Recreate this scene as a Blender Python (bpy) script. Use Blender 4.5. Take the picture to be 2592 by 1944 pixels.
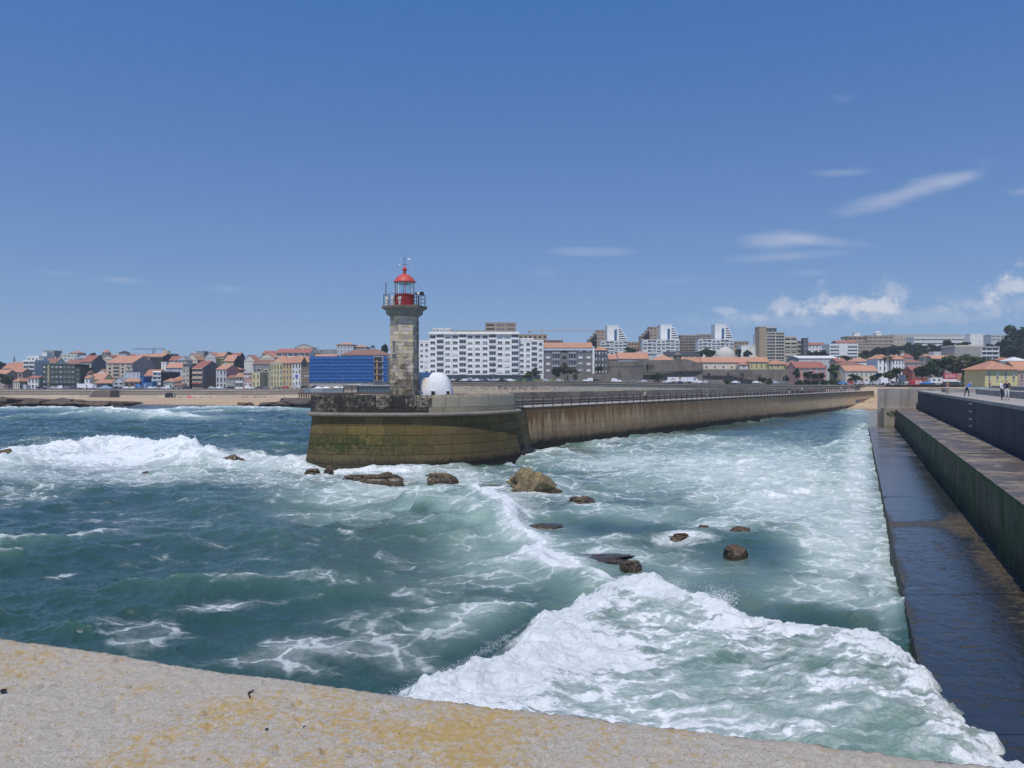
import bpy, bmesh, math, random
import numpy as np
from mathutils import Vector, Matrix, noise as mnoise
for _o in list(bpy.data.objects):
    bpy.data.objects.remove(_o, do_unlink=True)
random.seed(7)
SC = bpy.context.scene
COL = SC.collection
R = math.radians

# ------------------------------------------------------------------ camera
CAMZ = 8.5            # eye height above the water
F = 2097.0            # focal length in photograph pixels (2592 wide)
HZ = 967.0            # row of the horizon
cam_d = bpy.data.cameras.new('camera')
cam = bpy.data.objects.new('camera', cam_d)
COL.objects.link(cam)
cam.location = (0, 0, CAMZ)
cam.rotation_euler = (R(90), 0, 0)
cam_d.sensor_width = 36.0
cam_d.lens = 36.0 * F / 2592.0
cam_d.shift_y = -(972 - HZ) / 2592.0
cam_d.clip_start = 0.05
cam_d.clip_end = 6000
SC.camera = cam

# ------------------------------------------------------------------ sun and sky
SUN_AZ = R(14)        # to the left of straight behind the camera
SUN_EL = R(65)
sun_vec = Vector((-math.sin(SUN_AZ) * math.cos(SUN_EL), -math.cos(SUN_AZ) * math.cos(SUN_EL), math.sin(SUN_EL)))
sl = bpy.data.lights.new('sun', 'SUN')
sl.energy = 3.8
sl.angle = R(0.53)
sl.color = (1.0, 0.955, 0.89)
so = bpy.data.objects.new('sun', sl)
COL.objects.link(so)
so.rotation_euler = (-sun_vec).to_track_quat('-Z', 'Y').to_euler()

world = bpy.data.worlds.new('World')
SC.world = world
world.use_nodes = True
wn = world.node_tree
for n in list(wn.nodes):
    wn.nodes.remove(n)
def W(t, **k):
    n = wn.nodes.new(t)
    for a, b in k.items():
        setattr(n, a, b)
    return n
def WL(a, b):
    wn.links.new(a, b)
w_out = W('ShaderNodeOutputWorld')
w_bg = W('ShaderNodeBackground')
w_bg.inputs['Strength'].default_value = 0.106
sky = W('ShaderNodeTexSky', sky_type='NISHITA')
sky.sun_disc = False
sky.sun_elevation = SUN_EL
sky.sun_rotation = math.atan2(sun_vec.x, sun_vec.y)
sky.altitude = 10
sky.air_density = 1.0
sky.dust_density = 0.0
sky.ozone_density = 2.0
# clear maritime air: look the sky colour up a little above the horizon and deepen its blue
w_tc0 = W('ShaderNodeTexCoord')
w_s0 = W('ShaderNodeSeparateXYZ'); WL(w_tc0.outputs['Generated'], w_s0.inputs[0])
w_c0 = W('ShaderNodeCombineXYZ')
w_z0 = W('ShaderNodeMath', operation='MULTIPLY_ADD'); WL(w_s0.outputs['Z'], w_z0.inputs[0]); w_z0.inputs[1].default_value = 1.0; w_z0.inputs[2].default_value = .16
WL(w_s0.outputs['X'], w_c0.inputs[0]); WL(w_s0.outputs['Y'], w_c0.inputs[1]); WL(w_z0.outputs[0], w_c0.inputs[2])
w_nv = W('ShaderNodeVectorMath', operation='NORMALIZE'); WL(w_c0.outputs[0], w_nv.inputs[0])
WL(w_nv.outputs[0], sky.inputs['Vector'])
w_hs = W('ShaderNodeHueSaturation'); w_hs.inputs['Saturation'].default_value = 1.0
w_tn = W('ShaderNodeMix', data_type='RGBA', blend_type='MULTIPLY'); w_tn.inputs['Factor'].default_value = 1.0
WL(sky.outputs[0], w_tn.inputs['A']); 
w_tm = W('ShaderNodeMapRange'); WL(w_s0.outputs['Z'], w_tm.inputs['Value']); w_tm.inputs['From Min'].default_value = .04; w_tm.inputs['From Max'].default_value = .42
w_tg = W('ShaderNodeMix', data_type='RGBA'); WL(w_tm.outputs[0], w_tg.inputs['Factor']); w_tg.inputs['A'].default_value = (1.06, 1.05, 1.06, 1); w_tg.inputs['B'].default_value = (.54, .93, 1.38, 1)
WL(w_tg.outputs['Result'], w_tn.inputs['B'])
WL(w_tn.outputs['Result'], w_hs.inputs['Color'])
# clouds: thin lens clouds and a low cumulus bank, placed by compass direction
w_tc = W('ShaderNodeTexCoord')
w_sep = W('ShaderNodeSeparateXYZ')
WL(w_tc.outputs['Generated'], w_sep.inputs[0])
def wmath(op, a, b=None, c=None, clamp=False):
    n = W('ShaderNodeMath', operation=op)
    n.use_clamp = clamp
    for i, x in enumerate((a, b, c)):
        if x is None:
            continue
        if isinstance(x, (int, float)):
            n.inputs[i].default_value = x
        else:
            WL(x, n.inputs[i])
    return n.outputs[0]
yc = wmath('MAXIMUM', w_sep.outputs['Y'], 0.05)
cu = wmath('DIVIDE', w_sep.outputs['X'], yc)
cv = wmath('DIVIDE', w_sep.outputs['Z'], yc)
w_uv = W('ShaderNodeCombineXYZ')
WL(cu, w_uv.inputs[0]); WL(cv, w_uv.inputs[1])
def wnoise(scale, detail, sx=1.0, sy=1.0):
    mp = W('ShaderNodeMapping')
    mp.inputs['Scale'].default_value = (sx, sy, 1)
    WL(w_uv.outputs[0], mp.inputs['Vector'])
    nz = W('ShaderNodeTexNoise')
    nz.inputs['Scale'].default_value = scale
    nz.inputs['Detail'].default_value = detail
    nz.inputs['Roughness'].default_value = 0.6
    WL(mp.outputs[0], nz.inputs['Vector'])
    return nz
nz_thin = wnoise(9.0, 5, 1.0, 4.0)
nz_puff = wnoise(44.0, 8, 1.0, 1.15)
def cloud(px, py, rx, ry, ang, amp, kind):
    mp = W('ShaderNodeMapping', vector_type='TEXTURE')
    mp.inputs['Location'].default_value = ((px - 1296) / F, (HZ - py) / F, 0)
    mp.inputs['Rotation'].default_value = (0, 0, R(ang))
    mp.inputs['Scale'].default_value = (rx / F, ry / F, 1)
    WL(w_uv.outputs[0], mp.inputs['Vector'])
    ln = W('ShaderNodeVectorMath', operation='LENGTH')
    WL(mp.outputs[0], ln.inputs[0])
    if kind == 't':
        v = wmath('MULTIPLY_ADD', nz_thin.outputs['Fac'], 1.5, wmath('SUBTRACT', 0.45, ln.outputs['Value']))
        lo, hi = 0.05, 1.15
    else:
        v = wmath('MULTIPLY_ADD', nz_puff.outputs['Fac'], 2.6, wmath('SUBTRACT', -0.1, ln.outputs['Value']))
        lo, hi = 0.15, 1.05
    mr = W('ShaderNodeMapRange', interpolation_type='SMOOTHSTEP')
    mr.inputs['From Min'].default_value = lo
    mr.inputs['From Max'].default_value = hi
    mr.inputs['To Max'].default_value = amp * (.78 if kind == 't' else 1.08)
    WL(v, mr.inputs['Value'])
    return mr.outputs[0]
CL = [(2310, 482, 210, 30, 17, .34, 't'), (2430, 452, 80, 24, 14, .16, 't'), (2130, 437, 90, 13, 3, .17, 't'), (2592, 485, 60, 14, 5, .16, 't'),
      (1975, 608, 110, 30, 4, .3, 't'), (2090, 612, 130, 16, -5, .18, 't'), (1995, 648, 160, 18, 3, .2, 't'), (1500, 637, 140, 14, 0, .16, 't'),
      (2050, 690, 60, 10, 0, .08, 't'), (310, 710, 80, 11, -4, .12, 't'), (570, 731, 70, 12, -4, .1, 't'), (1380, 690, 40, 22, 0, .07, 't'),
      (150, 692, 90, 9, -5, .06, 't'), (2130, 250, 40, 16, 0, .05, 't'), (1700, 712, 120, 10, 4, .05, 't'),
      (2165, 772, 135, 34, 0, .34, 'p'), (2085, 755, 46, 36, 0, .26, 'p'), (2255, 742, 48, 42, 0, .28, 'p'), (2220, 772, 120, 22, 0, .22, 'p'),
      (1985, 776, 55, 30, 0, .3, 'p'), (1905, 800, 60, 16, 0, .2, 'p'), (1830, 786, 48, 12, 0, .22, 'p'), (2570, 722, 110, 34, 14, .42, 'p'),
      (2330, 795, 330, 34, 0, .16, 'p'), (1960, 812, 240, 22, 0, .12, 'p'), (2520, 770, 200, 34, 0, .14, 'p'), (2680, 700, 120, 60, 0, .4, 'p')]
acc = None
for c in CL:
    s = cloud(*c)
    acc = s if acc is None else wmath('ADD', acc, s)
acc = wmath('MINIMUM', acc, 0.62)
front = wmath('GREATER_THAN', w_sep.outputs['Y'], 0.06)
acc = wmath('MULTIPLY', acc, front)
w_mix = W('ShaderNodeMix', data_type='RGBA')
WL(acc, w_mix.inputs['Factor'])
WL(w_hs.outputs[0], w_mix.inputs['A'])
w_mix.inputs['B'].default_value = (8.2, 8.0, 8.1, 1)
WL(w_mix.outputs['Result'], w_bg.inputs['Color'])
WL(w_bg.outputs[0], w_out.inputs['Surface'])

SC.view_settings.view_transform = 'Standard'
SC.view_settings.look = 'None'
SC.view_settings.gamma = 1.0
SC.view_settings.exposure = 0.0
SC.view_settings.use_curve_mapping = False
SC.render.engine = 'CYCLES'
SC.cycles.max_bounces = 6
SC.cycles.glossy_bounces = 3
SC.cycles.diffuse_bounces = 2
SC.cycles.transmission_bounces = 4
SC.cycles.transparent_max_bounces = 6
SC.cycles.use_denoising = True

# ------------------------------------------------------------------ helpers
def X_(px, Y): return (px - 1296.0) / F * Y
def Z_(py, Y): return CAMZ - (py - HZ) / F * Y
def P_(px, py, Y): return Vector((X_(px, Y), Y, Z_(py, Y)))
def W_(px, py, z=0.0):                     # point of the horizontal plane at height z
    Y = (CAMZ - z) * F / (py - HZ)
    return (X_(px, Y), Y)

class NT:
    """small node-tree helper"""
    def __init__(s, name):
        s.m = bpy.data.materials.new(name)
        s.m.use_nodes = True
        s.t = s.m.node_tree
        for n in list(s.t.nodes):
            s.t.nodes.remove(n)
        s.o = s.n('ShaderNodeOutputMaterial')
    def n(s, t, **k):
        x = s.t.nodes.new(t)
        for a, b in k.items():
            setattr(x, a, b)
        return x
    def l(s, a, b): s.t.links.new(a, b)
    def put(s, sock, v):
        if isinstance(v, bpy.types.NodeSocket):
            s.l(v, sock)
        elif isinstance(v, (tuple, list)) and len(v) == 3 and sock.type == 'RGBA':
            sock.default_value = (*v, 1)
        else:
            sock.default_value = v
    def math(s, op, a, b=0.0, c=0.0, clamp=False):
        x = s.n('ShaderNodeMath', operation=op); x.use_clamp = clamp
        s.put(x.inputs[0], a); s.put(x.inputs[1], b); s.put(x.inputs[2], c)
        return x.outputs[0]
    def mix(s, f, a, b, mode='MIX'):
        x = s.n('ShaderNodeMix', data_type='RGBA', blend_type=mode)
        x.clamp_factor = True
        s.put(x.inputs['Factor'], f); s.put(x.inputs['A'], a); s.put(x.inputs['B'], b)
        return x.outputs['Result']
    def ramp(s, v, lo, hi, a=0.0, b=1.0, smooth=True):
        x = s.n('ShaderNodeMapRange', interpolation_type='SMOOTHSTEP' if smooth else 'LINEAR')
        s.put(x.inputs['Value'], v); s.put(x.inputs['From Min'], lo); s.put(x.inputs['From Max'], hi)
        s.put(x.inputs['To Min'], a); s.put(x.inputs['To Max'], b)
        return x.outputs[0]
    def pos(s):
        if not hasattr(s, '_p'):
            s._p = s.n('ShaderNodeNewGeometry').outputs['Position']
        return s._p
    def obj(s):
        if not hasattr(s, '_o'):
            s._o = s.n('ShaderNodeTexCoord').outputs['Object']
        return s._o
    def map(s, v, scale=(1, 1, 1), rot=(0, 0, 0), loc=(0, 0, 0)):
        x = s.n('ShaderNodeMapping')
        x.inputs['Scale'].default_value = scale; x.inputs['Rotation'].default_value = rot
        x.inputs['Location'].default_value = loc
        s.l(v, x.inputs['Vector'])
        return x.outputs[0]
    def noise(s, v, scale, detail=3, rough=.55, dist=0.0):
        x = s.n('ShaderNodeTexNoise')
        s.l(v, x.inputs['Vector'])
        x.inputs['Scale'].default_value = scale; x.inputs['Detail'].default_value = detail
        x.inputs['Roughness'].default_value = rough; x.inputs['Distortion'].default_value = dist
        return x.outputs['Fac']
    def vor(s, v, scale, feature='F1', rnd=1.0):
        x = s.n('ShaderNodeTexVoronoi', feature=feature)
        s.l(v, x.inputs['Vector']); x.inputs['Scale'].default_value = scale
        x.inputs['Randomness'].default_value = rnd
        return x.outputs['Distance']
    def xyz(s, v):
        x = s.n('ShaderNodeSeparateXYZ'); s.l(v, x.inputs[0]); return x.outputs
    def rnd(s):
        return s.n('ShaderNodeObjectInfo').outputs['Random']
    def bump(s, h, strength=.4, dist=.02):
        x = s.n('ShaderNodeBump')
        s.put(x.inputs['Height'], h); s.put(x.inputs['Strength'], strength); s.put(x.inputs['Distance'], dist)
        return x.outputs[0]
    def bsdf(s, col, rough=.8, normal=None, spec=.3, **k):
        x = s.n('ShaderNodeBsdfPrincipled')
        s.put(x.inputs['Base Color'], col); s.put(x.inputs['Roughness'], rough)
        s.put(x.inputs['Specular IOR Level'], spec)
        if normal is not None:
            s.l(normal, x.inputs['Normal'])
        for a, b in k.items():
            s.put(x.inputs[a.replace('_', ' ')], b)
        s.l(x.outputs[0], s.o.inputs['Surface'])
        return x

MATS = {}
def mat(name, col, var=.18, scale=1.0, rough=.85, spec=.25, bump=0.0, bdist=.02, ovar=.12, streak=0.0, metallic=0.0):
    """plain weathered paint / plaster / stone: colour broken by two noises, rain streaks and a per-object tint"""
    if name in MATS:
        return MATS[name]
    t = NT(name)
    p = t.pos()
    n1 = t.noise(p, scale, 5, .6)
    n2 = t.noise(p, scale * 7.3, 3, .6)
    k = t.math('ADD', t.math('MULTIPLY', t.math('SUBTRACT', n1, .5), 2.6 * var), t.math('MULTIPLY', t.math('SUBTRACT', n2, .5), 1.4 * var))
    if ovar:
        k = t.math('ADD', k, t.math('MULTIPLY', t.math('SUBTRACT', t.rnd(), .5), 2 * ovar))
    if streak:
        st = t.noise(t.map(p, (1.2, 1.2, .12)), scale * 2.2, 4, .65)
        k = t.math('SUBTRACT', k, t.math('MULTIPLY', t.ramp(st, .5, .75), streak))
    k = t.math('ADD', k, 1.0)
    v = t.n('ShaderNodeVectorMath', operation='SCALE')
    v.inputs[0].default_value = col
    t.l(k, v.inputs['Scale'])
    nrm = None
    if bump:
        nrm = t.bump(n2, bump, bdist)
    t.bsdf(v.outputs[0], rough, nrm, spec, Metallic=metallic)
    MATS[name] = t.m
    return t.m

class MB:
    """mesh builder: boxes, bars, tubes, lathes -> one mesh object"""
    def __init__(s): s.v = []; s.f = []; s.m = []
    def quad(s, a, b, c, d, mi=0):
        i = len(s.v); s.v += [tuple(a), tuple(b), tuple(c), tuple(d)]; s.f.append((i, i+1, i+2, i+3)); s.m.append(mi)
    def tri(s, a, b, c, mi=0):
        i = len(s.v); s.v += [tuple(a), tuple(b), tuple(c)]; s.f.append((i, i+1, i+2)); s.m.append(mi)
    def hexa(s, p, mi=0):                   # 4 bottom (ccw from above) + 4 top
        i = len(s.v); s.v += [tuple(q) for q in p]
        for q in ((3, 2, 1, 0), (4, 5, 6, 7), (0, 1, 5, 4), (1, 2, 6, 5), (2, 3, 7, 6), (3, 0, 4, 7)):
            s.f.append(tuple(i + k for k in q)); s.m.append(mi)
    def box(s, x0, x1, y0, y1, z0, z1, mi=0):
        s.hexa([(x0, y0, z0), (x1, y0, z0), (x1, y1, z0), (x0, y1, z0), (x0, y0, z1), (x1, y0, z1), (x1, y1, z1), (x0, y1, z1)], mi)
    def tube(s, a, b, r0, r1=None, n=6, mi=0, cap=True):
        a = Vector(a); b = Vector(b); r1 = r0 if r1 is None else r1
        d = (b - a).normalized()
        u = d.orthogonal().normalized(); w = d.cross(u)
        i = len(s.v)
        for q, r in ((a, r0), (b, r1)):
            for k in range(n):
                t = 2 * math.pi * k / n
                s.v.append(tuple(q + (u * math.cos(t) + w * math.sin(t)) * r))
        for k in range(n):
            k2 = (k + 1) % n
            s.f.append((i + k, i + k2, i + n + k2, i + n + k)); s.m.append(mi)
        if cap:
            s.f.append(tuple(i + k for k in reversed(range(n)))); s.m.append(mi)
            s.f.append(tuple(i + n + k for k in range(n))); s.m.append(mi)
    def lathe(s, prof, n=24, c=(0, 0, 0), mi=0, rot=0.0, close=True):
        i = len(s.v)
        for r, z in prof:
            for k in range(n):
                t = 2 * math.pi * k / n + rot
                s.v.append((c[0] + r * math.sin(t), c[1] - r * math.cos(t), c[2] + z))
        for j in range(len(prof) - 1):
            for k in range(n):
                k2 = (k + 1) % n
                s.f.append((i + j*n + k, i + j*n + k2, i + (j+1)*n + k2, i + (j+1)*n + k)); s.m.append(mi)
        if close:
            s.f.append(tuple(i + k for k in reversed(range(n)))); s.m.append(mi)
            s.f.append(tuple(i + (len(prof)-1)*n + k for k in range(n))); s.m.append(mi)
    def mesh(s, name, mats):
        me = bpy.data.meshes.new(name)
        me.from_pydata(s.v, [], s.f)
        for m in (mats if isinstance(mats, (list, tuple)) else [mats]):
            me.materials.append(m)
        me.polygons.foreach_set('material_index', s.m)
        me.update()
        return me
    def build(s, name, mats, parent=None, loc=None, smooth=False):
        me = s.mesh(name, mats)
        if smooth:
            me.polygons.foreach_set('use_smooth', [True] * len(me.polygons))
        return link(name, me, parent, loc)

def link(name, me, parent=None, loc=None, rot=None, scale=None):
    o = bpy.data.objects.new(name, me)
    COL.objects.link(o)
    if parent is not None: o.parent = parent
    if loc is not None: o.location = loc
    if rot is not None: o.rotation_euler = rot
    if scale is not None: o.scale = scale
    return o
def tag(o, label=None, cat=None, group=None, kind=None):
    if label: o['label'] = label
    if cat: o['category'] = cat
    if group: o['group'] = group
    if kind: o['kind'] = kind
    return o
def thing(name, label, cat, loc=(0, 0, 0), rz=0.0, group=None):
    o = link(name, None, None, loc, (0, 0, rz))
    return tag(o, label, cat, group)
ORD = ['first', 'second', 'third', 'fourth', 'fifth', 'sixth', 'seventh', 'eighth', 'ninth', 'tenth', 'eleventh', 'twelfth', 'thirteenth',
       'fourteenth', 'fifteenth', 'sixteenth', 'seventeenth', 'eighteenth', 'nineteenth', 'twentieth', 'twenty-first', 'twenty-second',
       'twenty-third', 'twenty-fourth', 'twenty-fifth', 'twenty-sixth', 'twenty-seventh', 'twenty-eighth']

# numpy lattice noise
_rs = np.random.RandomState(11)
_lat = _rs.rand(512, 512)
def vnoise(x, y):
    xi = np.floor(x).astype(np.int64); yi = np.floor(y).astype(np.int64)
    fx = x - xi; fy = y - yi
    fx = fx * fx * fx * (fx * (fx * 6 - 15) + 10); fy = fy * fy * fy * (fy * (fy * 6 - 15) + 10)
    a = _lat[xi & 511, yi & 511]; b = _lat[(xi + 1) & 511, yi & 511]
    c = _lat[xi & 511, (yi + 1) & 511]; d = _lat[(xi + 1) & 511, (yi + 1) & 511]
    return (a * (1 - fx) + b * fx) * (1 - fy) + (c * (1 - fx) + d * fx) * fy
def fbm(x, y, oct=5, gain=.5):
    s = 0; a = 1; t = 0
    for k in range(oct):
        s = s + a * vnoise(x * 2**k + 17.3 * k, y * 2**k - 9.1 * k); t += a; a *= gain
    return s / t
def sstep(a, b, x):
    t = np.clip((x - a) / (b - a), 0, 1)
    return t * t * (3 - 2 * t)
# ------------------------------------------------------------------ the sea: one wave-shaped sheet
KR = 0.419            # the near breakwater runs along X = KR*Y + c
STEP_C, STEP_Z = 1.6, 0.5
LEDGE_C, LEDGE_Z = 6.47, 3.66
WALL_C, DECK_Z = 10.4, 6.95

def ocean_tile(N, L, wind, seed, lmin, lmax, power, spread):
    """FFT wave tile (height and sideways pull), normalised to unit rms height"""
    rs = np.random.RandomState(seed)
    k1 = 2 * np.pi * np.fft.fftfreq(N, L / N)
    kx, ky = np.meshgrid(k1, k1, indexing='ij')
    k = np.sqrt(kx**2 + ky**2); k[0, 0] = 1
    c = (kx * wind[0] + ky * wind[1]) / k
    S = k**(-power) * (spread + (1 - spread) * c**2)
    S *= np.exp(-(k * lmin / (2*np.pi))**2) * np.exp(-(2*np.pi / (k * lmax))**4)
    S[0, 0] = 0
    h = np.sqrt(S) * (rs.randn(N, N) + 1j * rs.randn(N, N))
    z = np.real(np.fft.ifft2(h))
    dx = np.real(np.fft.ifft2(-1j * h * kx / k)); dy = np.real(np.fft.ifft2(-1j * h * ky / k))
    s = 1.0 / z.std()
    return z * s, dx * s, dy * s
def sample(T, L, x, y, rot):
    c, s_ = math.cos(rot), math.sin(rot)
    N = T[0].shape[0]
    u = (c * x + s_ * y) / L * N; v = (-s_ * x + c * y) / L * N
    ui = np.floor(u).astype(np.int64); vi = np.floor(v).astype(np.int64)
    fu = u - ui; fv = v - vi
    out = []
    for t in T:
        a = t[ui % N, vi % N]; b = t[(ui + 1) % N, vi % N]; cc = t[ui % N, (vi + 1) % N]; d = t[(ui + 1) % N, (vi + 1) % N]
        out.append((a * (1 - fu) + b * fu) * (1 - fv) + (cc * (1 - fu) + d * fu) * fv)
    z, dx, dy = out
    return z, c * dx - s_ * dy, s_ * dx + c * dy

def poly_dist(x, y, pts):
    best = np.full(x.shape, 1e9); tbest = np.zeros(x.shape); side = np.zeros(x.shape)
    n = len(pts) - 1
    for i in range(n):
        ax, ay = pts[i]; bx, by = pts[i + 1]
        vx, vy = bx - ax, by - ay
        t = np.clip(((x - ax) * vx + (y - ay) * vy) / (vx * vx + vy * vy), 0, 1)
        dx = x - ax - t * vx; dy = y - ay - t * vy
        d = np.sqrt(dx * dx + dy * dy)
        m = d < best
        best = np.where(m, d, best); tbest = np.where(m, (i + t) / n, tbest)
        side = np.where(m, np.sign(vx * dy - vy * dx), side)
    return best, tbest, side
def inside(x, y, pts):
    r = np.zeros(x.shape, bool)
    n = len(pts)
    for i in range(n):
        ax, ay = pts[i]; bx, by = pts[(i + 1) % n]
        if ay == by: continue
        r ^= ((ay > y) != (by > y)) & (x < (bx - ax) * (y - ay) / (by - ay) + ax)
    return r

NC = 920
yy = np.concatenate([np.linspace(8.0, 14.0, 50)[:-1], 14.0 * np.exp(np.linspace(0, math.log(46 / 14.0), 400))[:-1], 46.0 * np.exp(np.linspace(0, math.log(420 / 46.0), 440))])
NR = len(yy)
tt = np.linspace(-.84, .72, NC)
gy, gt = np.meshgrid(yy, tt, indexing='ij')
gx = gt * gy - (1 - np.clip((gy - 8) / 40, 0, 1)) * 0.0
T1 = ocean_tile(512, 84.0, (.35, .94), 3, .5, 22.0, 3.9, .25)
T2 = ocean_tile(512, 21.0, (.55, .83), 8, .1, 4.2, 3.3, .5)
z1, x1, y1 = sample(T1, 84.0, gx, gy, .13)
z2, x2, y2 = sample(T2, 21.0, gx + 3.1, gy, -.4)
calm = fbm(gx / 26.0, gy / 26.0, 3)
A1 = .24 + .12 * (calm - .5) * 2
A2 = .040 + .05 * np.clip(calm - .42, 0, 1)
far = sstep(150, 330, gy)
A1 = A1 * (1 - .45 * far)
H = A1 * z1 + A2 * z2
DX = -(A1 * x1 * .95 + A2 * x2 * 1.0); DY = -(A1 * y1 * .95 + A2 * y2 * 1.0)
# foam from crests (where the surface is high and pinched)
crest = sstep(.9, 2.1, z1 + .55 * z2)
rag = fbm(gx / 1.7, gy / 1.7, 5, .6)             # ragged break-up noise
rag2 = fbm(gx / .55 + 40, gy / .55, 4, .6)
foam = .0 + .24 * crest
aer = np.zeros_like(H)

def ridge(pts, amp, wf, wb, fo=1.0, fw=1.6, taper=True, lump=.35, lean=.6):
    """a breaking crest along pts; the left-hand side of the path is the steep front"""
    global H, foam, aer, DX, DY
    xs = [p[0] for p in pts]; ys = [p[1] for p in pts]
    pad = 4 * max(wf, wb) + 3 * fw
    m = (gx > min(xs) - pad) & (gx < max(xs) + pad) & (gy > min(ys) - pad) & (gy < max(ys) + pad)
    if not m.any(): return
    x = gx[m]; y = gy[m]
    wob = (fbm(x / 2.3, y / 2.3, 4) - .5) * wf * 1.6
    d, t, s = poly_dist(x, y, pts)
    sd = d * s + wob
    w = np.where(sd > 0, wf, wb)
    e = np.exp(-(sd / w)**2)
    if taper: e = e * np.clip(np.sin(np.pi * np.clip(t, .02, .98)) * 2.2, 0, 1)
    e = e * (1 - lump + 2 * lump * fbm(x / 1.6, y / 1.6, 4))
    H[m] += amp * e
    f = np.exp(-(np.maximum(np.abs(sd - .35 * fw), 0) / fw)**2)
    if taper: f = f * np.clip(np.sin(np.pi * np.clip(t, .02, .98)) * 2.6, 0, 1)
    foam[m] = np.maximum(foam[m], fo * f)
    aer[m] = np.maximum(aer[m], .75 * min(1.0, (amp / .7)**1.6) * np.exp(-(sd / (2.6 * fw))**2))
def wpts(pp, z=0.0):
    return [W_(a, b, z) for a, b in pp]

# the foreground bore that rolls out from the step
BORE = [W_(985, 1768), W_(1150, 1692), W_(1300, 1612), W_(1480, 1532), W_(1600, 1500), (5.9, 32.6), (6.5, 31.2)] + \
       [W_(1800, 1505, .8), W_(1900, 1530, .8), W_(2020, 1552, .85), W_(2150, 1560, .85), W_(2290, 1600, .85), W_(2420, 1690, .75), W_(2520, 1785, .7), W_(2620, 1880, .7), W_(2710, 1965, .7)] + \
       [(10.2, 12.5), (8.0, 8.5), (5.5, 5.0), (-7.5, 5.0), (-5.2, 17.0), (-4.2, 20.0)]
m = (gy < 48) & (gx > -16) & (gx < 26)
x = gx[m]; y = gy[m]
d, t, s = poly_dist(x, y, BORE + [BORE[0]])
ins = inside(x, y, BORE)
sd = np.where(ins, d, -d) + (fbm(x / 1.5, y / 1.5, 5, .6) - .5) * 1.5 + (fbm(x / .5 + 9, y / .5, 3, .6) - .5) * .5
rise = sstep(-.35, 1.9, sd)
belly = sstep(1.5, 7.5, sd)
lump = fbm(x / 2.6 + 5, y / 2.6, 5, .58)
lump2 = fbm(x / .8, y / .8 + 11, 4, .6)
hb = rise * (1.0 - .42 * belly + .6 * (lump - .5) + .4 * (lump2 - .5) * (1 - .5 * belly))
torn = (fbm(x / .42 + 3, y / .42, 4, .62) - .5) * .42 + (fbm(x / .17 + 8, y / .17, 3, .62) - .5) * .2
hb = hb + rise * torn * (.14 + .62 * np.exp(-((sd - .9) / 1.3)**2))
H[m] = H[m] * (1 - .55 * rise) + hb
DX[m] *= (1 - .5 * rise); DY[m] *= (1 - .5 * rise)
rim = np.exp(-((sd - .8) / 1.25)**2)
left_white = np.exp(-((x - (-.6)) / 4.2)**2 - ((y - 24.5) / 5.5)**2)      # the thick white front at the left
patch = fbm(x / 2.2 + 30, y / 3.0, 5, .62)
patch2 = fbm((x * .8 + y * .6) / 1.1, (y * .8 - x * .6) / 3.2, 4, .6)
fb = rise * (.60 - .3 * sstep(19.5, 15.5, y) * sstep(2, 6, x) + .95 * rim * (.5 + 1.1 * lump) + .75 * left_white + .95 * (patch - .5) + .7 * (patch2 - .5))
foam[m] = np.maximum(foam[m] * (1 - rise), fb)
edge_sheet = np.exp(-((x - (KR * y + 1.4)) / 1.5)**2) * sstep(0, 2.5, 24 - y)
foam[m] = np.where(rise > .3, foam[m] * (1 - .35 * edge_sheet), foam[m])
aer[m] = np.maximum(aer[m], rise * (.46 + .7 * (lump - .5)))
turb = np.zeros_like(H); turb[m] = rise

# breaking crests
ridge(wpts([(1195, 1238), (1240, 1262), (1290, 1300), (1350, 1352)], .5), .8, .7, 2.2, 1.35, 1.7)
ridge(wpts([(1290, 1372), (1340, 1388), (1400, 1408), (1520, 1446), (1600, 1474)], .6), .6, .8, 1.6, 1.35, 1.6)
ridge(wpts([(1560, 1470), (1650, 1492), (1740, 1512), (1860, 1540)], .9), .12, .8, 1.3, 1.3, 1.5)
ridge(wpts([(1610, 1500), (1690, 1478), (1780, 1490), (1860, 1528)], .9), .5, .5, .6, 1.6, .9, lump=.7)
ridge(wpts([(1010, 1250), (1060, 1246), (1120, 1256), (1180, 1290)], 1.0), .8, 2.2, 3.4, .55, 1.0, lump=.2)
ridge(wpts([(1000, 1290), (1100, 1310), (1190, 1345)], .6), .5, 1.6, 2.6, .25, .8, lump=.2)
ridge(wpts([(-120, 1150), (0, 1141), (150, 1126), (280, 1110), (400, 1120), (520, 1143), (640, 1150)], 1.2), 1.5, 1.8, 3.4, 1.25, 3.4)
ridge(wpts([(560, 1150), (640, 1146), (720, 1152), (790, 1165)], .8), .8, 1.4, 2.6, 1.0, 2.6)
ridge(wpts([(-60, 1385), (60, 1372), (180, 1352), (330, 1325)], .3), .35, .6, 1.4, .72, .9)
ridge(wpts([(-60, 1408), (30, 1402), (80, 1396)], .3), .3, .5, 1.0, .7, .6)
ridge(wpts([(1480, 1120), (1560, 1108), (1640, 1103), (1760, 1108), (1880, 1118)], .7), .55, 1.2, 2.2, .7, 1.5)
ridge(wpts([(1330, 1148), (1400, 1132), (1460, 1138)], .6), .6, .9, 1.6, .9, 1.2)
ridge(wpts([(2080, 1128), (2150, 1118), (2205, 1122)], .5), .6, 1.0, 2.0, .8, 1.3)
ridge(wpts([(-80, 1033), (120, 1030), (260, 1033), (380, 1046), (460, 1052)], .6), .9, 3.0, 6.0, 1.1, 6.0)
ridge(wpts([(120, 1046), (260, 1044), (420, 1050), (520, 1056)], .4), .6, 2.5, 4.0, .8, 3.5)
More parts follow.
